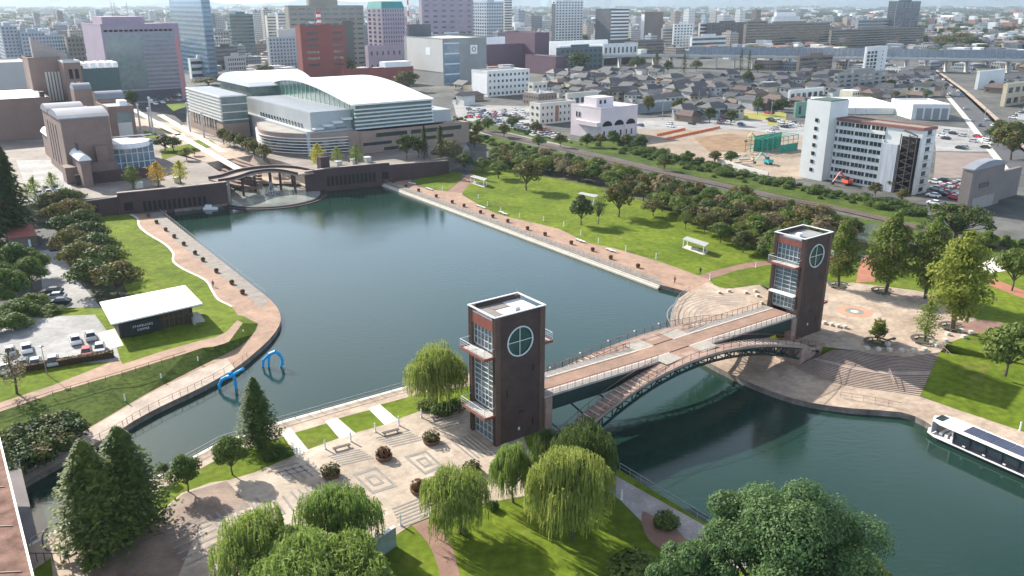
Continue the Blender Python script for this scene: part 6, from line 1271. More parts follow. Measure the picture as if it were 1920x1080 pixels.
# right mid field
t,C_,w1,w2,z,_,_=b('factory_shed','broad shed with a dazzling white flat roof behind the white apartment block','building',1584,1584,1706,214,203,wht,depth=62,roof=white,par=.2,th=-1)
t,C_,w1,w2,z,_,__=b('grey_shed','white and grey shed with shutter doors right of the white roofed shed','building',1712,1712,1783,224,198,wht,depth=30,fl=0,roof=whiteroof,th=-2)
for k in range(4): part(t,'shutter_door',grey,C_,w1*(.12+.22*k),w1*(.12+.22*k)+w1*.17,-.12,.02,B+.2,z-1.5,_,__)
t,C_,w1,w2,z,_,_=b('green_shed','small mint green shed with a white roof','building',1490,1493,1537,220,195,mat('mint_wall',(.20,.36,.27),.8),depth=12,roof=white,fl=1,cf=3,ww=.3,wh=.6)
b('white_shed','low white shed with a dark glazed right half','building',1478,1481,1546,190,172,wht,depth=12,roof=white,fl=1,cf=6)
t,C_,w1,w2,z,_,_=b('warehouse','low pale blue warehouse right of the lavender building','building',1190,1194,1262,214,198,mat('blue_grey_shed',(.24,.30,.34),.7),depth=12,roof=lgrey)
b('clinic','cream low building with a wide flat canopy roof','building',1060,1064,1122,205,178,off,depth=12,roof=lgrey,fl=1,cf=5)
t,C_,w1,w2,z,_,_=b('white_shop','white blank walled shop beside the avenue','building',1832,1838,1886,168,136,wht,depth=14,roof=lgrey)
b('cream_shop','cream house shaped shop at the right edge by the avenue','building',1882,1890,1930,200,160,mat('cream_wall',(.55,.47,.33),.8),depth=12,fl=2,cf=3)
t,C_,w1,w2,z,_,_=b('round_roof_building','brown building with a grey curved roof at the right edge','building',1806,1826,1886,398,320,mat('taupe_wall',(.20,.17,.155),.85,.1,.2),depth=16,roof='none',par=0); barrel(t,'curved_roof',barrelm,C_,-.3,w1+.3,-.3,w2,z,1.8,axis='b')
part(t,'shutter',mat('shutter_taupe',(.30,.27,.25),.7),C_,w1*.12,w1*.8,-.1,.02,B+.1,B+4); part(t,'window',gl_dark,C_,w1*.25,w1*.55,-.1,.02,B+7,B+8.6); part(t,'side_annex',mat('taupe_wall',(1,1,1)),C_,w1,w1+18,2,w2,B,z-3.5)
# road, car parks, building site, railway
ribbon('avenue',[(1735,130),(1785,170),(1830,215),(1870,262),(1930,330)],15,B,asph,dz=.06)
ribbon('avenue_pavement',[(1751,130),(1806,170),(1856,215),(1905,262),(1980,330)],5,B,tanpave,dz=.06)
ribbon('avenue_kerb',[(1722,130),(1768,170),(1806,215),(1842,262),(1895,330)],3,B,stripe_l,dz=.07)
ribbon('car_park_road',[(860,236),(930,262),(1010,282)],6,B,asph_l,dz=.06)
sheet('car_park_ground',[(850,195),(1000,200),(1010,238),(1070,262),(1050,272),(930,245),(870,232),(855,215)],B,asph_l,dz=.04)
sheet('vacant_lot',[(1190,225),(1400,205),(1530,240),(1535,330),(1440,345),(1300,300),(1200,270)],B,soilm,dz=.04)
sheet('lot_road',[(1190,222),(1400,222),(1530,242),(1530,262),(1400,243),(1190,243)],B,asph_l,dz=.055)
sheet('dirt_patch',[(1300,258),(1370,250),(1420,262),(1400,285),(1330,285)],B,mat('brown_dirt',(.25,.16,.09),.95,.3,.2),dz=.06)
sheet('yellow_grass_lot',[(1385,213),(1470,210),(1475,222),(1395,226)],B,mat('dry_grass',(.28,.27,.06),.95,.2,.2),dz=.06)
sheet('yellow_grass_lot',[(1436,212),(1475,212),(1470,236),(1440,236)],B,mat('dry_grass',(1,1,1)),dz=.065)
sheet('brown_car_park',[(1755,285),(1865,288),(1880,330),(1750,335)],B,mat('brown_asphalt',(.24,.19,.165),.9,.2,.2),dz=.045)
sheet('apartment_car_park',[(1745,335),(1830,340),(1825,395),(1735,390)],B,asph,dz=.045)
sheet('upper_car_park',[(1750,235),(1860,245),(1865,285),(1755,283)],B,asph_l,dz=.045)
sheet('museum_car_park',[(30,300),(125,300),(140,385),(60,380)],FT,asph_l,dz=.03,skirt=.03)
sheet('station_car_park',[(1090,140),(1240,138),(1260,152),(1100,158)],B,asph,dz=.05)
bed=mat('ballast',(.11,.08,.07),.95,.3,.3,fine=.2); trk=[(850,232),(960,258),(1075,284),(1200,313),(1280,332),(1360,349),(1440,368),(1560,389),(1650,410),(1860,462),(2000,492)]
ribbon('railway_bed',trk,4.6,B,bed,dz=.25)
qq=[W(a,b__,B)+Vector((0,0,.3)) for a,b__ in trk]
t=thing('railway_track','single railway track curving behind the park wood','railway',qq[4])
for s_ in (-.55,.55):
    m=M()
    for a,c in zip(qq,qq[1:]): d=(c-a).normalized(); n_=Vector((-d.y,d.x,0)); m.bar(a+n_*s_,c+n_*s_,.12,.16)
    m.build('rail',mat('rusty_rail',(.20,.13,.10),.6),t)
rail_thing('dark wall along the railway bed',[(a,b__+4) for a,b__ in trk],B,'wall',mt=brn,h=.8,sp=4)
sheet('bank_grass',[(1150,262),(1345,313),(1525,354),(1700,386),(1740,402),(1740,416),(1550,373),(1300,319),(1080,266)],B,lawnd,dz=.07)
sheet('bank_grass',[(850,222),(960,240),(1080,265),(1300,318),(1550,372),(1740,415),(1930,455),(1930,475),(1740,432),(1550,385),(1300,330),(1080,277),(960,250),(850,232)],B,lawnd,dz=.1)
sheet('bank_grass',[(850,238),(960,264),(1080,292),(1300,345),(1550,398),(1700,425),(1960,500),(1960,520),(1700,450),(1560,410),(1300,362),(1080,305),(940,282),(850,255)],B,lawnd,dz=.1)
sheet('pond',[(1590,425),(1640,420),(1680,440),(1640,455),(1600,448)],B,mat('green_pond',(.05,.07,.03),.1,.2,.2),dz=.16)
rail_thing('white construction fence on the site edge',[(1345,312),(1440,342),(1525,352)],B,'fence',mt=lgrey,h=1.8,sp=3)
t=thing('site_wall','low pale block wall at the edge of the building site','wall',W(1340,300)); p,q=W(1345,308),W(1440,335); m=M(); m.bar(p+Vector((0,0,1.2)),q+Vector((0,0,1.2)),.4,2.4); m.build('blocks',lgrey,t)
for i,(a,c) in enumerate((((1232,255),(1285,243)),((1250,262),(1350,240)))):
    p,q=W(*a),W(*c); t=thing('orange_barrier',('shorter run of orange site barriers, the upper one','longer run of orange site barriers, the lower one')[i],'barrier',p); n=14 if i else 9; d=(q-p)/n
    for k in range(n): m=M(); m.bar(p+d*k+Vector((0,0,.55)),p+d*(k+.9)+Vector((0,0,.55)),.35,1.1); m.build('panel',mat('orange_panel',(.75,.16,.05),.6),t)
# scaffold
p=W(1428,292); t=thing('scaffold','green netted scaffold frame on the building site','scaffold',p); sg=mat('green_net',(.03,.26,.18),.7,.2,.5)
for i in range(8):
    for j in range(2): c=p+U*(i*3.6)+VV*(j*9); m=M(); m.tube(c,c+Vector((0,0,7)),.13,n=5); m.build('upright',sg,t)
for k in range(4):
    for j in range(2): m=M(); m.tube(p+VV*9*j+Vector((0,0,1.5+k*1.8)),p+U*25.2+VV*9*j+Vector((0,0,1.5+k*1.8)),.12,n=5); m.build('ledger',sg,t)
for i in range(8): m=M(); m.tube(p+U*i*3.6+Vector((0,0,7)),p+U*i*3.6+VV*9+Vector((0,0,7)),.12,n=5); m.build('transom',sg,t)
m=M(); m.obox(p+U*6+VV*9.2,U*19.2,VV*.05,(0,0,7)); m.obox(p+U*12+Vector((0,0,0))-VV*.2,U*13.2,VV*.05,(0,0,3.4)); m.build('net',sg,t)
def digger(px,py,colr,lb_):
    p=W(px,py); t=thing('excavator',lb_,'excavator',p); m=M(); m.box(p.x-1,p.y,B,.6,3.2,.9); m.build('crawler',darkmetal,t); m=M(); m.box(p.x+1,p.y,B,.6,3.2,.9); m.build('crawler',darkmetal,t)
    m=M(); m.box(p.x,p.y,B+.95,2.7,3.2,1.2,.4); m.build('body',colr,t); m=M(); m.box(p.x-.7,p.y-.5,B+2.15,1.1,1.5,1.2,.4); m.build('cab',gl_dark,t)
    m=M(); m.bar(p+Vector((0,0,2)),p+Vector((-3.5,-1,5)),.4,.6); m.bar(p+Vector((-3.5,-1,5)),p+Vector((-6,-1.6,1.5)),.3,.45); m.build('boom',colr,t); m=M(); m.box(p.x-6,p.y-1.6,B+.6,.9,.9,.9,.3); m.build('bucket',darkmetal,t)
digger(1440,308,mat('turquoise_paint',(.03,.35,.36),.5),'turquoise excavator working in front of the green scaffold'); digger(1588,347,mat('red_orange_paint',(.65,.10,.05),.5),'red excavator by the foot of the white apartment block'); digger(1420,268,mat('yellow_paint',(.6,.42,.05),.5),'small yellow excavator on the brown dirt patch')
t=thing('timber_pile','flat heap of pale planks and rubble on the building site','pile',W(1385,300)); rg=random.Random(9)
for i in range(26): p=W(1345+rg.random()*80,288+rg.random()*25); m=M(); m.box(p.x,p.y,B+.05,rg.uniform(2,6),rg.uniform(.5,1.5),rg.uniform(.2,.6),rg.uniform(0,3)); m.build('plank_stack',mat('pale_timber',(.55,.42,.28),.8) if i%2 else concrete,t)
# the flat roof at the bottom left corner
pts=[W(-3,815,6),W(62,1082,6),W(90,1250,6),W(-300,1250,6),W(-300,815,6)]; c=W(-60,1000,6); t=thing('copper_roof','big brown copper roof with a bright white edge in the bottom left corner','roof',(c.x,c.y,B))
m=M(); m.prism(pts,5.6,6); m.build('roof_deck',mat('copper_roofing',(.15,.075,.055),.8,.35,.5,fine=.12,col2=(.27,.16,.125),spec=.1),t)
for a,c in ((pts[0],pts[1]),(pts[1],pts[2])): m=M(); m.bar(a+Vector((0,0,.1)),c+Vector((0,0,.1)),.22,.3); m.build('white_edge',white,t)
for k in range(5): a=pts[0].lerp(pts[2],.12+.19*k); m=M(); m.bar(a+Vector((-.6,0,.05)),a+Vector((-14,-1,.05)),.08,.1); m.build('roof_seam',mat('copper_seam',(.15,.08,.06),.5),t)
m=M(); m.prism([W(8,905,B),W(42,880,B),W(45,903,B),W(88,1080,0),W(110,1200,0),W(40,1250,0),W(-100,1250,0),W(-100,905,B)],WZ-1,-.5); m.build('gate_wall',mat('gate_wall',(.16,.14,.14),.85,.25,.3),t)
t=thing('garden_gate','dark ironwork gate ring on the pale path at the bottom left','gate',W(125,1035,0))
p=W(122,1033,0); m=M(); m.path([p+Vector((math.cos(i*.3)*2.4,0,1.2+math.sin(i*.3)*2.4 if math.sin(i*.3)*2.4>-1.2 else 0)) for i in range(22)],.07,5); m.build('ring',darkmetal,t); m=M()
for i in range(6): m.tube(p+Vector((-3+i*.9,-2,0)),p+Vector((-3+i*.9,-2,1.2)),.05,n=4)
m.tube(p+Vector((-3,-2,1.2)),p+Vector((1.5,-2,1.2)),.05); m.build('bars',darkmetal,t)
nsheet('gate_path',[(85,1005),(150,985),(175,1010),(150,1060),(160,1085),(100,1090),(95,1040)],tanpave,.03)
# ================= HOUSES, FILLER CITY, CARS =================
tile=mat('dark_tile_roof',(.055,.056,.062),.6,.25,.8,rnd=.35); tile2=mat('brown_tile_roof',(.12,.085,.075),.7,.25,.8,rnd=.3)
hw=[mat('house_wall_cream',(.48,.43,.34),.85,.1,.3,rnd=.25),mat('house_wall_grey',(.36,.36,.36),.85,.1,.3,rnd=.25),mat('house_wall_white',(.62,.61,.58),.8,.1,.3,rnd=.1),mat('house_wall_brown',(.22,.17,.13),.85,.1,.3,rnd=.25)]
def house(k):
    wm_=hw[k%4]; rm_=tile if k<3 else tile2; wx,wy,h,rise=[(9,7,5.2,2.2),(12,8,5.6,2.6),(8,8,5.4,1.9),(11,7.5,3.2,2.2)][k%4]; t=thing('house',None,'house',(0,0,0)); m=M(); m.box(0,0,-.3,wx,wy,h+.3); m.build('wall',wm_,t)
    m=M(); a,b_=wx/2+.7,wy/2+.8; hip=(k%2)*wx*.25
    m.add([(-a,-b_,h),(a,-b_,h),(a,b_,h),(-a,b_,h),(-a+hip,0,h+rise),(a-hip,0,h+rise)],[(0,1,5,4),(2,3,4,5),(1,2,5),(3,0,4),(3,2,1,0)]); m.build('roof',rm_,t)
    if k!=3: m=M(); m.box(wx*.3,-wy*.5-1.6,-.3,wx*.5,3.4,3.1); m.build('annex',wm_,t); m=M(); m.add([(wx*.02,-wy*.5-3.6,2.8),(wx*.58,-wy*.5-3.6,2.8),(wx*.58,-wy*.5-.0,4.2),(wx*.02,-wy*.5-.0,4.2)],[(0,1,2,3)]); m.build('annex_roof',rm_,t)
    for x,z0 in ((-wx*.3,1.0),(-wx*.3,3.4),(wx*.1,3.4)):
        if z0+1.1<h: m=M(); m.box(x,-wy/2-.04,z0,1.6,.1,1.1); m.build('window',gl_dark,t)
    for y_ in (-.2,.25):
        m=M(); m.box(-wx/2-.04,wy*y_,min(3.4,h-1.8),.1,1.4,1.1); m.build('window',gl_dark,t)
    return t
HP=[house(k) for k in range(4)]; HN=[['cream walled house with a dark tiled roof','large grey house with a hipped dark roof','white house with a dark tiled roof','low brown house with a brown tiled roof']]
rg=random.Random(21)
occ=[]
for o in list(C.objects):
    if o.parent is None and o.get('category') in('building','roof'):
        xs_=[];ys_=[]
        for c in o.children:
            if c.type=='MESH' and c.name.split('.')[0] in('wall','podium'):
                for v in c.data.vertices: q=v.co+c.location+o.location; xs_.append(q.x); ys_.append(q.y)
        if xs_: occ.append((min(xs_),max(xs_),min(ys_),max(ys_)))
def free(x,y,r): return all(not(a-r<x<b_+r and c-r<y<d+r) for a,b_,c,d in occ)
hpol=[(1040,150),(1260,155),(1430,150),(1560,152),(1730,150),(1770,185),(1700,190),(1560,188),(1470,205),(1390,212),(1280,218),(1200,196),(1040,190),(1000,158)]
cnt=0
for poly,n,md in ((hpol,150,11),([(1880,140),(1960,140),(2050,260),(1960,260),(1900,190)],12,11),([(880,165),(900,205),(880,212),(850,180)],4,10),([(1270,215),(1380,212),(1400,222),(1280,230)],6,11),([(1740,108),(1930,112),(1930,140),(1790,140)],22,14),([(1740,70),(1930,70),(1940,100),(1740,100)],60,14),([(1830,145),(1960,148),(2010,220),(1900,205)],26,10),([(1300,110),(1740,120),(1740,108),(1300,98)],40,13),([(1060,150),(1240,150),(1240,140),(1060,140)],14,11),([(1500,162),(1740,165),(1740,145),(1500,140)],24,11)):
    for x,y in scatter(poly,n,md,rg):
        if not free(x,y,6): continue
        k=rg.randrange(4); use(HP[k],(x,y,B),A36+rg.choice((0,math.pi/2,math.pi,-math.pi/2))+rg.uniform(-.06,.06),rg.uniform(.95,1.3),HN[0][k],'house','tiled roof houses of the low quarter'); occ.append((x-3,x+3,y-3,y+3)); cnt+=1
for i,(px,py) in enumerate([(1015,215),(1040,170),(1100,165),(1120,178),(1300,232),(1330,195),(1355,190)]): pass
for x,y in scatter(hpol,70,9,rg):
    hh=rg.uniform(2.5,7); tree(rg.choice(['round','cherry','shrub']),rg.choice([F_dk,F_md,F_ch]),0,0,0,0,h=hh,wd=hh*rg.uniform(.9,1.3),at=(x,y,B),desc='garden tree among the tiled houses',n=900,sz=.62,group='garden trees of the low quarter')
for x,y in scatter([(1740,60),(1940,60),(1950,130),(1800,150),(1960,190),(1900,190),(1780,140)],40,12,rg):
    hh=rg.uniform(3,8); tree('round',rg.choice([F_dk,F_md]),0,0,0,0,h=hh,wd=hh*1.2,at=(x,y,B),desc='street tree beyond the avenue',n=900,sz=.62,group='street trees beyond the avenue')
# flat roofed small buildings between the tiled houses
for x,y in scatter(hpol+[],34,13,rg):
    if not free(x,y,6): continue
    t=thing('flat_roof_house',None,'house',(x,y,B)); k=rg.randrange(3); wx,wy,h_=rg.uniform(8,14),rg.uniform(7,10),rg.uniform(5.5,9); m=M(); m.obox(Vector((x,y,B-.3))-U*wx/2-VV*wy/2,U*wx,VV*wy,(0,0,h_+.3)); wq=m.build('wall',hw[k],t); m=M(); m.obox(Vector((x,y,B+h_))-U*(wx/2-.3)-VV*(wy/2-.3),U*(wx-.6),VV*(wy-.6),(0,0,.15)); m.build('roof',(whiteroof,greyroof,mat('blue_metal_roof',(.12,.18,.26),.6))[k],t)
    for fl_ in range(2):
        for j in range(3): ubox(t,'window',gl_dark,Vector((x,y,B+1.1+fl_*h_*.45))-U*(wx*.5-wx*(.12+.3*j))-VV*(wy/2+.05),U*1.6,VV*.1,1.2)
    auto(t,('cream flat roofed small building','grey flat roofed small building','white flat roofed small building')[k],'house','flat roofed buildings of the low quarter',(x,y,B+h_)); occ.append((x-4,x+4,y-4,y+4))
# filler blocks of the skyline
FM=[facade('pale_facade',(.42,.41,.39)),facade('white_facade',(.60,.60,.58)),facade('grey_facade',(.26,.27,.29)),facade('beige_facade',(.38,.33,.27),bay=3.4),facade('brown_facade',(.22,.17,.145)),facade('blue_facade',(.30,.35,.40),bay=1.8,wx=.7)]
FD=['pale grey city block','white city block','dark grey city block','beige city block','brown city block','bluish office block']
def fblock(x,y,wx,wy,h,k,simple=False):
    t=thing('city_block',None,'building',(x,y,B)); m=M(); m.obox(Vector((x,y,B-.3))-U*wx/2-VV*wy/2,U*wx,VV*wy,(0,0,h+.3)); m.build('wall',FM[k],t)
    m=M(); m.obox(Vector((x,y,B+h))-U*(wx/2-.4)-VV*(wy/2-.4),U*(wx-.8),VV*(wy-.8),(0,0,.3)); rf=m.build('roof',whiteroof if k in(1,) else greyroof,t)
    if h>9: m=M(); m.obox(Vector((x,y,B+h+.3))-U*wx*.2,U*wx*.3,VV*wy*.3,(0,0,3)); m.build('roof_room',FM[k],rf)
    for q_ in range(3): ubox(rf,'roof_unit',(framew,grey,dgrey)[q_],Vector((x,y,B+h+.3))+U*(rg.uniform(-.4,.3)*wx)+VV*(rg.uniform(-.4,.25)*wy),U*rg.uniform(1,3),VV*rg.uniform(1,2),rg.uniform(.8,2.4))
    auto(t,FD[k],'building','city blocks of the skyline',(x,y,B+h)); occ.append((x-wx*.5,x+wx*.5,y-wx*.5,y+wx*.5))
for poly,n,md,h0,h1 in (([(0,150),(340,148),(340,110),(0,110)],26,22,10,24),([(0,112),(340,112),(320,62),(0,62)],44,34,10,34),([(390,150),(560,145),(560,95),(390,95)],16,20,12,28),([(400,98),(960,98),(960,55),(400,55)],44,34,14,40),([(870,115),(1130,115),(1130,70),(870,70)],24,26,12,28),([(1200,112),(1330,112),(1400,70),(1180,70)],16,28,12,26),([(1180,76),(1700,76),(1700,44),(1180,44)],44,40,12,36),([(0,66),(1180,66),(1180,42),(0,42)],60,60,14,46),([(1700,100),(1930,100),(1930,52),(1700,52)],26,34,7,14),([(1200,50),(1930,50),(1930,36),(1200,36)],30,80,10,28),([(1560,160),(1730,160),(1730,128),(1400,128)],10,18,7,12),([(1000,200),(1060,196),(1060,160),(1000,160)],4,14,7,9),([(1740,128),(1930,140),(1930,128),(1740,118)],8,20,6,10)):
    for x,y in scatter(poly,n,md,rg):
        wx,wy=rg.uniform(12,26),rg.uniform(11,20)
        if not free(x,y,9): continue
        fblock(x,y,wx,wy,min(rg.uniform(h0,h1),rg.uniform(h0,h1)),rg.randrange(6))
for px,yb,yt,w_,k in [(392,90,25,22,2),(412,88,30,20,0),(485,80,22,14,0),(505,82,18,14,3),(745,60,20,22,0),(860,80,30,26,1),(1000,70,30,26,2),(1015,68,38,30,1),(1340,60,22,22,0),(1355,62,28,24,1),(1290,62,18,20,1),(1265,60,22,18,3),(975,60,20,18,5),(1385,60,20,18,1),(1415,56,18,18,4)]:
    p=W(px,yb); fblock(p.x,p.y,w_,w_*.8,V(px,yt,p.y).z-B,k)
# far sprawl: too many roofs to count
m=M(); rg=random.Random(5); cols=[mat('sprawl_white',(.66,.66,.64),.8),mat('sprawl_grey',(.30,.31,.33),.8),mat('sprawl_dark',(.12,.13,.14),.8),mat('sprawl_beige',(.42,.36,.29),.8),mat('sprawl_rust',(.30,.16,.12),.8)]
def sprawl(n,y0,y1,px0,px1,smin,smax,hmax):
    for _ in range(n):
        py=1/rg.uniform(1/y1,1/y0); px=rg.uniform(px0,px1); p=W(px,py); s_=rg.uniform(smin,smax)*(1+p.y/6000)
        if p.y<1500 and not free(p.x,p.y,8): continue
        m.m(rg.choice(cols)); h_=rg.uniform(4,hmax) if rg.random()<.12 else rg.uniform(4,9); m.box(p.x,p.y,B-.2,s_,s_*rg.uniform(.5,1.2),h_,A36+rg.choice((0,.3,-.2)))
sprawl(2600,12,34,-60,1980,14,36,30); sprawl(2400,34,72,-40,1960,9,20,22); sprawl(900,72,112,-20,1960,8,15,12); sprawl(260,112,150,380,960,8,14,10)
m.build('far_sprawl',kind='stuff',label='hazy far suburb of countless small roofs reaching the horizon')
sg_=M(); rg2=random.Random(8)
for _ in range(2600):
    py=1/rg2.uniform(1/110,1/12); px=rg2.uniform(-40,1960); p=W(px,py); s_=rg2.uniform(3,9)*(1+p.y/2500)
    for k in range(4): q=p+Vector((rg2.uniform(-s_,s_),rg2.uniform(-s_,s_),0)); sg_.add([q+Vector((-s_*.6,0,0)),q+Vector((s_*.6,.3,0)),q+Vector((s_*.35,0,s_*.8)),q+Vector((-s_*.35,.2,s_*.8))],[(0,1,2,3)]); sg_.add([q+Vector((0,-s_*.6,0)),q+Vector((0,s_*.6,0)),q+Vector((.1,s_*.3,s_*.8)),q+Vector((.1,-s_*.3,s_*.8))],[(0,1,2,3)]); sg_.add([q+Vector((-s_*.5,-s_*.5,s_*.7)),q+Vector((s_*.5,-s_*.4,s_*.6)),q+Vector((s_*.5,s_*.5,s_*.75)),q+Vector((-s_*.4,s_*.5,s_*.7))],[(0,1,2,3)])
sg_.build('far_greenery',F_dk,kind='stuff',label='scattered distant trees among the far roofs')
sheet('far_field',[(1700,20),(1990,16),(1990,26),(1720,30)],B,lawnd,dz=.4); sheet('far_field',[(1790,36),(1990,30),(1990,44),(1850,46)],B,mat('dry_field',(.33,.30,.2),.9),dz=.4); sheet('far_field',[(1100,22),(1400,19),(1400,25),(1120,27)],B,lawnd,dz=.4)
# hills on the horizon
m=M(); rg=random.Random(2); A=[];D=[]
for i in range(121):
    x=-11000+i*183; A.append(Vector((x,9800,-30))); D.append(Vector((x,10600,60+70*(.5+.5*math.sin(i*.23+1))+30*math.sin(i*.71)+(90 if x>500 else 0)+rg.uniform(-12,12))))
E_=[Vector((v.x,13000,-40)) for v in A]; m.strip(A,D); m.strip(D,E_); m.build('hills',mat('hill_wood',(.10,.15,.17),.95,.2,.002),kind='structure')
# cars
paint={}
def carp(nm,col,lod):
    t=thing('car',None,'car',(0,0,0)); pm=mat('paint_'+nm,col,.3,.04,1,spec=.6)
    sec=[(-2.1,.35,.78,.80),(-2.0,.9,.84,.86),(-1.3,1.0,.86,.88),(2.05,.95,.86,.88),(2.2,.6,.8,.8)]
    m=M(); body=[(-2.15,.30),(-2.18,.72),(-1.95,.92),(-1.15,1.0),(1.75,1.02),(2.12,.92),(2.18,.55),(2.1,.30)]
    n=len(body); vs=[Vector((x,-.86*(1 if z<.85 else .95),z)) for x,z in body]+[Vector((x,.86*(1 if z<.85 else .95),z)) for x,z in body]; m.add(vs,[tuple(range(n)),tuple(range(n,2*n))[::-1]]+[(i,n+i,n+(i+1)%n,(i+1)%n) for i in range(n)]); m.build('body',pm,t)
    m=M(); cab=[(-1.1,1.0),(-.45,1.45),(1.15,1.47),(1.8,1.02)]; n=4; vs=[Vector((x,-.8 if z<1.2 else -.62,z)) for x,z in cab]+[Vector((x,.8 if z<1.2 else .62,z)) for x,z in cab]; m.add(vs,[tuple(range(n)),tuple(range(n,2*n))[::-1]]+[(i,n+i,n+(i+1)%n,(i+1)%n) for i in range(n)]); m.build('window_glass',gl_dark,t)
    m=M(); m.obox((-.42,-.61,1.46),(1.55,0,.02),(0,1.22,0),(0,0,.05)); m.build('roof',pm,t)
    if lod:
        for x in (-1.35,1.35):
            for y in (-.78,.78): m=M(); m.tube((x,y-.1,.33),(x,y+.1,.33),.33,n=10); w_=m.build('wheel',darkmetal,t)
        for y in (-.6,.6): m=M(); m.box(-2.17,y,.62,.06,.35,.16); m.build('headlight',white,t)
    return t
CP=[(carp('white',(.75,.75,.75),1),'white'),(carp('silver',(.42,.43,.45),1),'silver'),(carp('black',(.02,.02,.025),1),'black'),(carp('red',(.5,.03,.04),1),'red'),(carp('blue',(.05,.10,.22),1),'dark blue')]
def car(px,py,k,rot,z=B+.05,g='parked cars'): use(CP[k][0],W(px,py,z),rot,1.06,CP[k][1]+' parked car','car',g)
for px,py,k,r_ in [(51,663,0,-1.0),(142,647,0,-1.0),(170,640,1,-1.0),(20,668,1,-1.0),(68,690,1,-1.1),(100,686,1,-1.1),(163,672,3,2.0),(188,664,1,2.0),(104,566,1,.2),(98,556,2,.2),(112,576,2,.2),(12,700,0,-1),(44,692,2,-1.1)]: car(px,py-5,k,r_,LT+.02,'cars parked beside the cafe')
rg=random.Random(4); wts=[0,0,0,0,1,1,2,2,3,4]
for poly,n,z in (([(875,205),(990,207),(1000,236),(1060,258),(1045,266),(930,240),(880,225)],80,B),([(1100,142),(1230,140),(1250,151),(1110,156)],50,B),([(1440,205),(1470,225),(1500,235),(1470,262),(1420,240)],16,B),([(1600,168),(1680,168),(1690,180),(1610,182)],28,B),([(1750,338),(1820,342),(1818,360),(1748,358)],12,B),([(1750,362),(1820,364),(1815,390),(1745,388)],7,B),([(1760,245),(1850,250),(1855,280),(1765,280)],12,B),([(1200,226),(1400,225),(1440,238),(1200,240)],9,B),([(50,312),(110,312),(118,370),(75,372)],22,FT),([(255,186),(345,176),(350,190),(280,200)],12,FT),([(1870,205),(1940,205),(1960,250),(1900,250)],14,B)):
    row=scatter(poly,n,3.4,rg,z)
    for x,y in row: use(CP[rg.choice(wts)][0],(x,y,z+.05),A36+rg.choice((0,math.pi))+rg.choice((0,0,math.pi/2)),1.05,None,'car') if 0 else None
    # parked in rows along the street grid
    wp=[W(a,b_,z) for a,b_ in poly]; P_=[(p.x,p.y) for p in wp]; c0=sum(wp,Vector())/len(wp); done=0; slots=[]
    for i in range(-40,41):
        for j in range(-20,21):
            q=c0+U*(i*2.75)+VV*(j*(6.0 if j%2 else 6.0)+ (0 if j%2 else -1.0)*.0)
            if inpoly(q.x,q.y,P_) and free(q.x,q.y,2): slots.append(q)
    rg.shuffle(slots)
    for q in slots[:n]:
        k=rg.choice(wts); use(CP[k][0],(q.x,q.y,z+.06),A36+math.pi/2+rg.choice((0,math.pi))+rg.uniform(-.05,.05),1.05,CP[k][1]+' parked car','car','cars in the far car parks')
for i in range(26):
    f=rg.random(); a=(1738+f*170,132+f*175); off_=rg.choice((-4,4)); x0=W(1740+f*150,132+f*150); 
    pts=[(1735,130),(1785,170),(1830,215),(1870,262),(1930,330)]; s_=f*3.4; i0=int(s_); a_,b_=W(*pts[i0]),W(*pts[i0+1]); d=(b_-a_).normalized(); q=a_.lerp(b_,s_-i0)+Vector((-d.y,d.x,0))*off_*.8; k=rg.choice(wts); use(CP[k][0],(q.x,q.y,B+.1),math.atan2(d.y,d.x)+(math.pi if off_>0 else 0),1.05,CP[k][1]+' car driving on the avenue','car','cars on the avenue')
# utility poles
pp_=thing('utility_pole',None,'pole',(0,0,0)); m=M(); m.tube((0,0,0),(0,0,9.5),.2,.13,6); m.build('pole',grey,pp_); m=M(); m.box(0,0,8.6,1.8,.12,.12); m.build('cross_arm',grey,pp_)
for x,y in scatter([(1050,160),(1400,155),(1760,150),(1860,240),(1760,240),(1560,240),(1300,232),(1190,225)],46,14,rg):
    if free(x,y,1): use(pp_,(x,y,B),rg.uniform(0,3),1,'thin grey utility pole','pole','utility poles of the low quarter')
for px,by,ty,lb_ in ((1813,262,225,'tall white lamp post by the avenue'),(1698,110,98,'x')):
    if lb_!='x': lamp(px,by,ty,B,lb_,1)
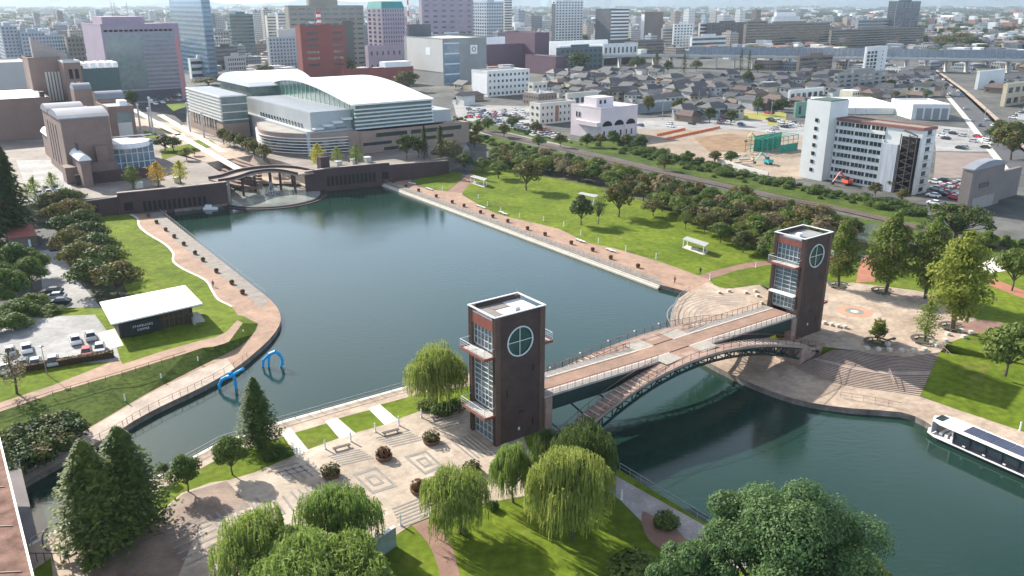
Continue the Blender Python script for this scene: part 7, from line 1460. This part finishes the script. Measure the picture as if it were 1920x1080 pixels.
# people: tiny walkers
def person(px,py,z,top,leg,lb_):
    p=W(px,py,z); t=thing('person',lb_,'person',p); m=M()
    def ring(z,rx,ry,cx=0,cy=0,n=10): return [p+Vector((cx+math.cos(2*math.pi*i/n)*rx,cy+math.sin(2*math.pi*i/n)*ry,z)) for i in range(n)]
    def loft(m,R_): 
        n=len(R_[0]); vs=[v for r in R_ for v in r]; fs=[(k*n+i,k*n+(i+1)%n,(k+1)*n+(i+1)%n,(k+1)*n+i) for k in range(len(R_)-1) for i in range(n)]+[tuple(range(n))[::-1],tuple(range((len(R_)-1)*n,len(R_)*n))]; m.add(vs,fs)
    m.m(mat('skin',(.5,.33,.25),.6)); loft(m,[ring(1.36,.05,.05),ring(1.46,.055,.06),ring(1.5,.08,.09),ring(1.6,.085,.105),ring(1.68,.07,.09),ring(1.73,.03,.04)])
    m.m(top); loft(m,[ring(.84,.15,.11),ring(1.0,.14,.10),ring(1.25,.19,.12),ring(1.36,.17,.10),ring(1.41,.06,.06)])
    for s_ in (-1,1): loft(m,[ring(.72,.035,.035,s_*.26,-.05*s_),ring(1.05,.045,.045,s_*.25),ring(1.33,.06,.06,s_*.18)])
    m.m(leg)
    for s_ in (-1,1): loft(m,[ring(0,.05,.11,s_*.09,.16*s_),ring(.1,.045,.05,s_*.09,.14*s_),ring(.48,.065,.065,s_*.09,.09*s_),ring(.86,.09,.1,s_*.08)])
    m.m(mat('skin',(.5,.33,.25),.6)); loft(m,[ring(.64,.02,.035,s_*.0+.26,-.05),ring(.73,.03,.03,.26,-.05)]); loft(m,[ring(.64,.02,.035,-.26,.05),ring(.73,.03,.03,-.26,.05)])
    m.build('body',parent=t); m=M(); m.m(dark); loft(m,[ring(1.62,.09,.11,0,.02),ring(1.7,.085,.1,0,.01),ring(1.76,.04,.05)]); m.build('hair',parent=t)
cl=[mat('clothes_navy',(.03,.04,.09),.8),mat('clothes_red',(.35,.06,.05),.8),mat('clothes_white',(.6,.6,.6),.8),mat('clothes_black',(.02,.02,.02),.8)]
person(1265,530,B,cl[1],cl[3],'person in a dark red top walking on the right promenade near the curved lawn'); person(1313,513,B,cl[3],cl[0],'person in dark clothes at the lawn corner by the curved path'); person(400,538,B,cl[0],cl[3],'person in navy by the pale kerb of the left promenade'); person(340,237,FT,cl[3],cl[3],'person in black walking on the pale museum square'); person(1452,508,B,cl[2],cl[0],'person in white on the brown path left of the farther tower') 
# ================= HAZE =================
m=M(); m.obox((-8500,-60,-6.5),(17000,0,0),(0,9500,0),(0,0,166.5)); hz=m.build('haze',kind='stuff')
hm=bpy.data.materials.new('haze_air'); hm.use_nodes=True; t_=hm.node_tree; t_.nodes.remove(t_.nodes['Principled BSDF'])
pv=t_.nodes.new('ShaderNodeVolumePrincipled'); pv.inputs['Color'].default_value=(.74,.87,1,1); pv.inputs['Density'].default_value=.000058; pv.inputs['Anisotropy'].default_value=.25
t_.links.new(pv.outputs[0],t_.nodes['Material Output'].inputs['Volume']); hz.data.materials.clear(); hz.data.materials.append(hm)
# ================= LABELS: look, then the nearest landmark in view =================
LM=[('nearer brick tower',(950,700)),('farther brick tower',(1500,540)),('white cafe roof',(285,570)),('tour boat',(1835,835)),('circular fountain pool',(508,365)),('white apartment block',(1640,270)),('lavender building with arches',(1132,228)),('red brick tower block',(600,100)),('white vaulted concert hall',(640,215)),('brown museum',(150,270)),('purple theatre',(990,100)),('amphitheatre steps',(1640,700)),('blue figure by the railing',(430,705)),('park lawn shelter',(1303,455)),('lake corner by the right boardwalk',(716,341)),('green scaffold',(1470,265)),('dark glass tower',(1697,28)),('viaduct end at right',(1900,110)),('small white tower block',(1642,120)),('round plaza inlay',(1602,584)),('teal roofed lavender tower',(722,60)),('pink framed office block',(250,100)),('brown round roofed building',(1870,345)),('red roofed hut',(38,435)),('long low white building',(1032,215)),('striped dark office block',(1150,45)),('bottom left corner',(0,1080)),('bottom right corner',(1920,1080))]
ORD=['','second ','third ','fourth ','fifth ','sixth ','seventh ','eighth ','ninth ','tenth ','eleventh ','twelfth ']
def od(k):
    if k<12: return ORD[k]
    s_={1:'st',2:'nd',3:'rd'}.get((k+1)%10 if (k+1)%100 not in (11,12,13) else 0,'th'); return f'{k+1}{s_} '
bucket={}
for o,desc,p in AUTO:
    x,y=pj(p); L_=min(LM,key=lambda l:(l[1][0]-x)**2+(l[1][1]-y)**2); bucket.setdefault((desc,L_[0]),[]).append(((L_[1][0]-x)**2+(L_[1][1]-y)**2,o))
for (desc,ln),lst in bucket.items():
    lst.sort(key=lambda e:e[0])
    for k,(dd,o) in enumerate(lst):
        s_=f'{desc}, {od(k)}nearest the {ln}'
        o['label']=s_ if len(s_.split())<=16 else s_.replace('the ','').replace('by ','')
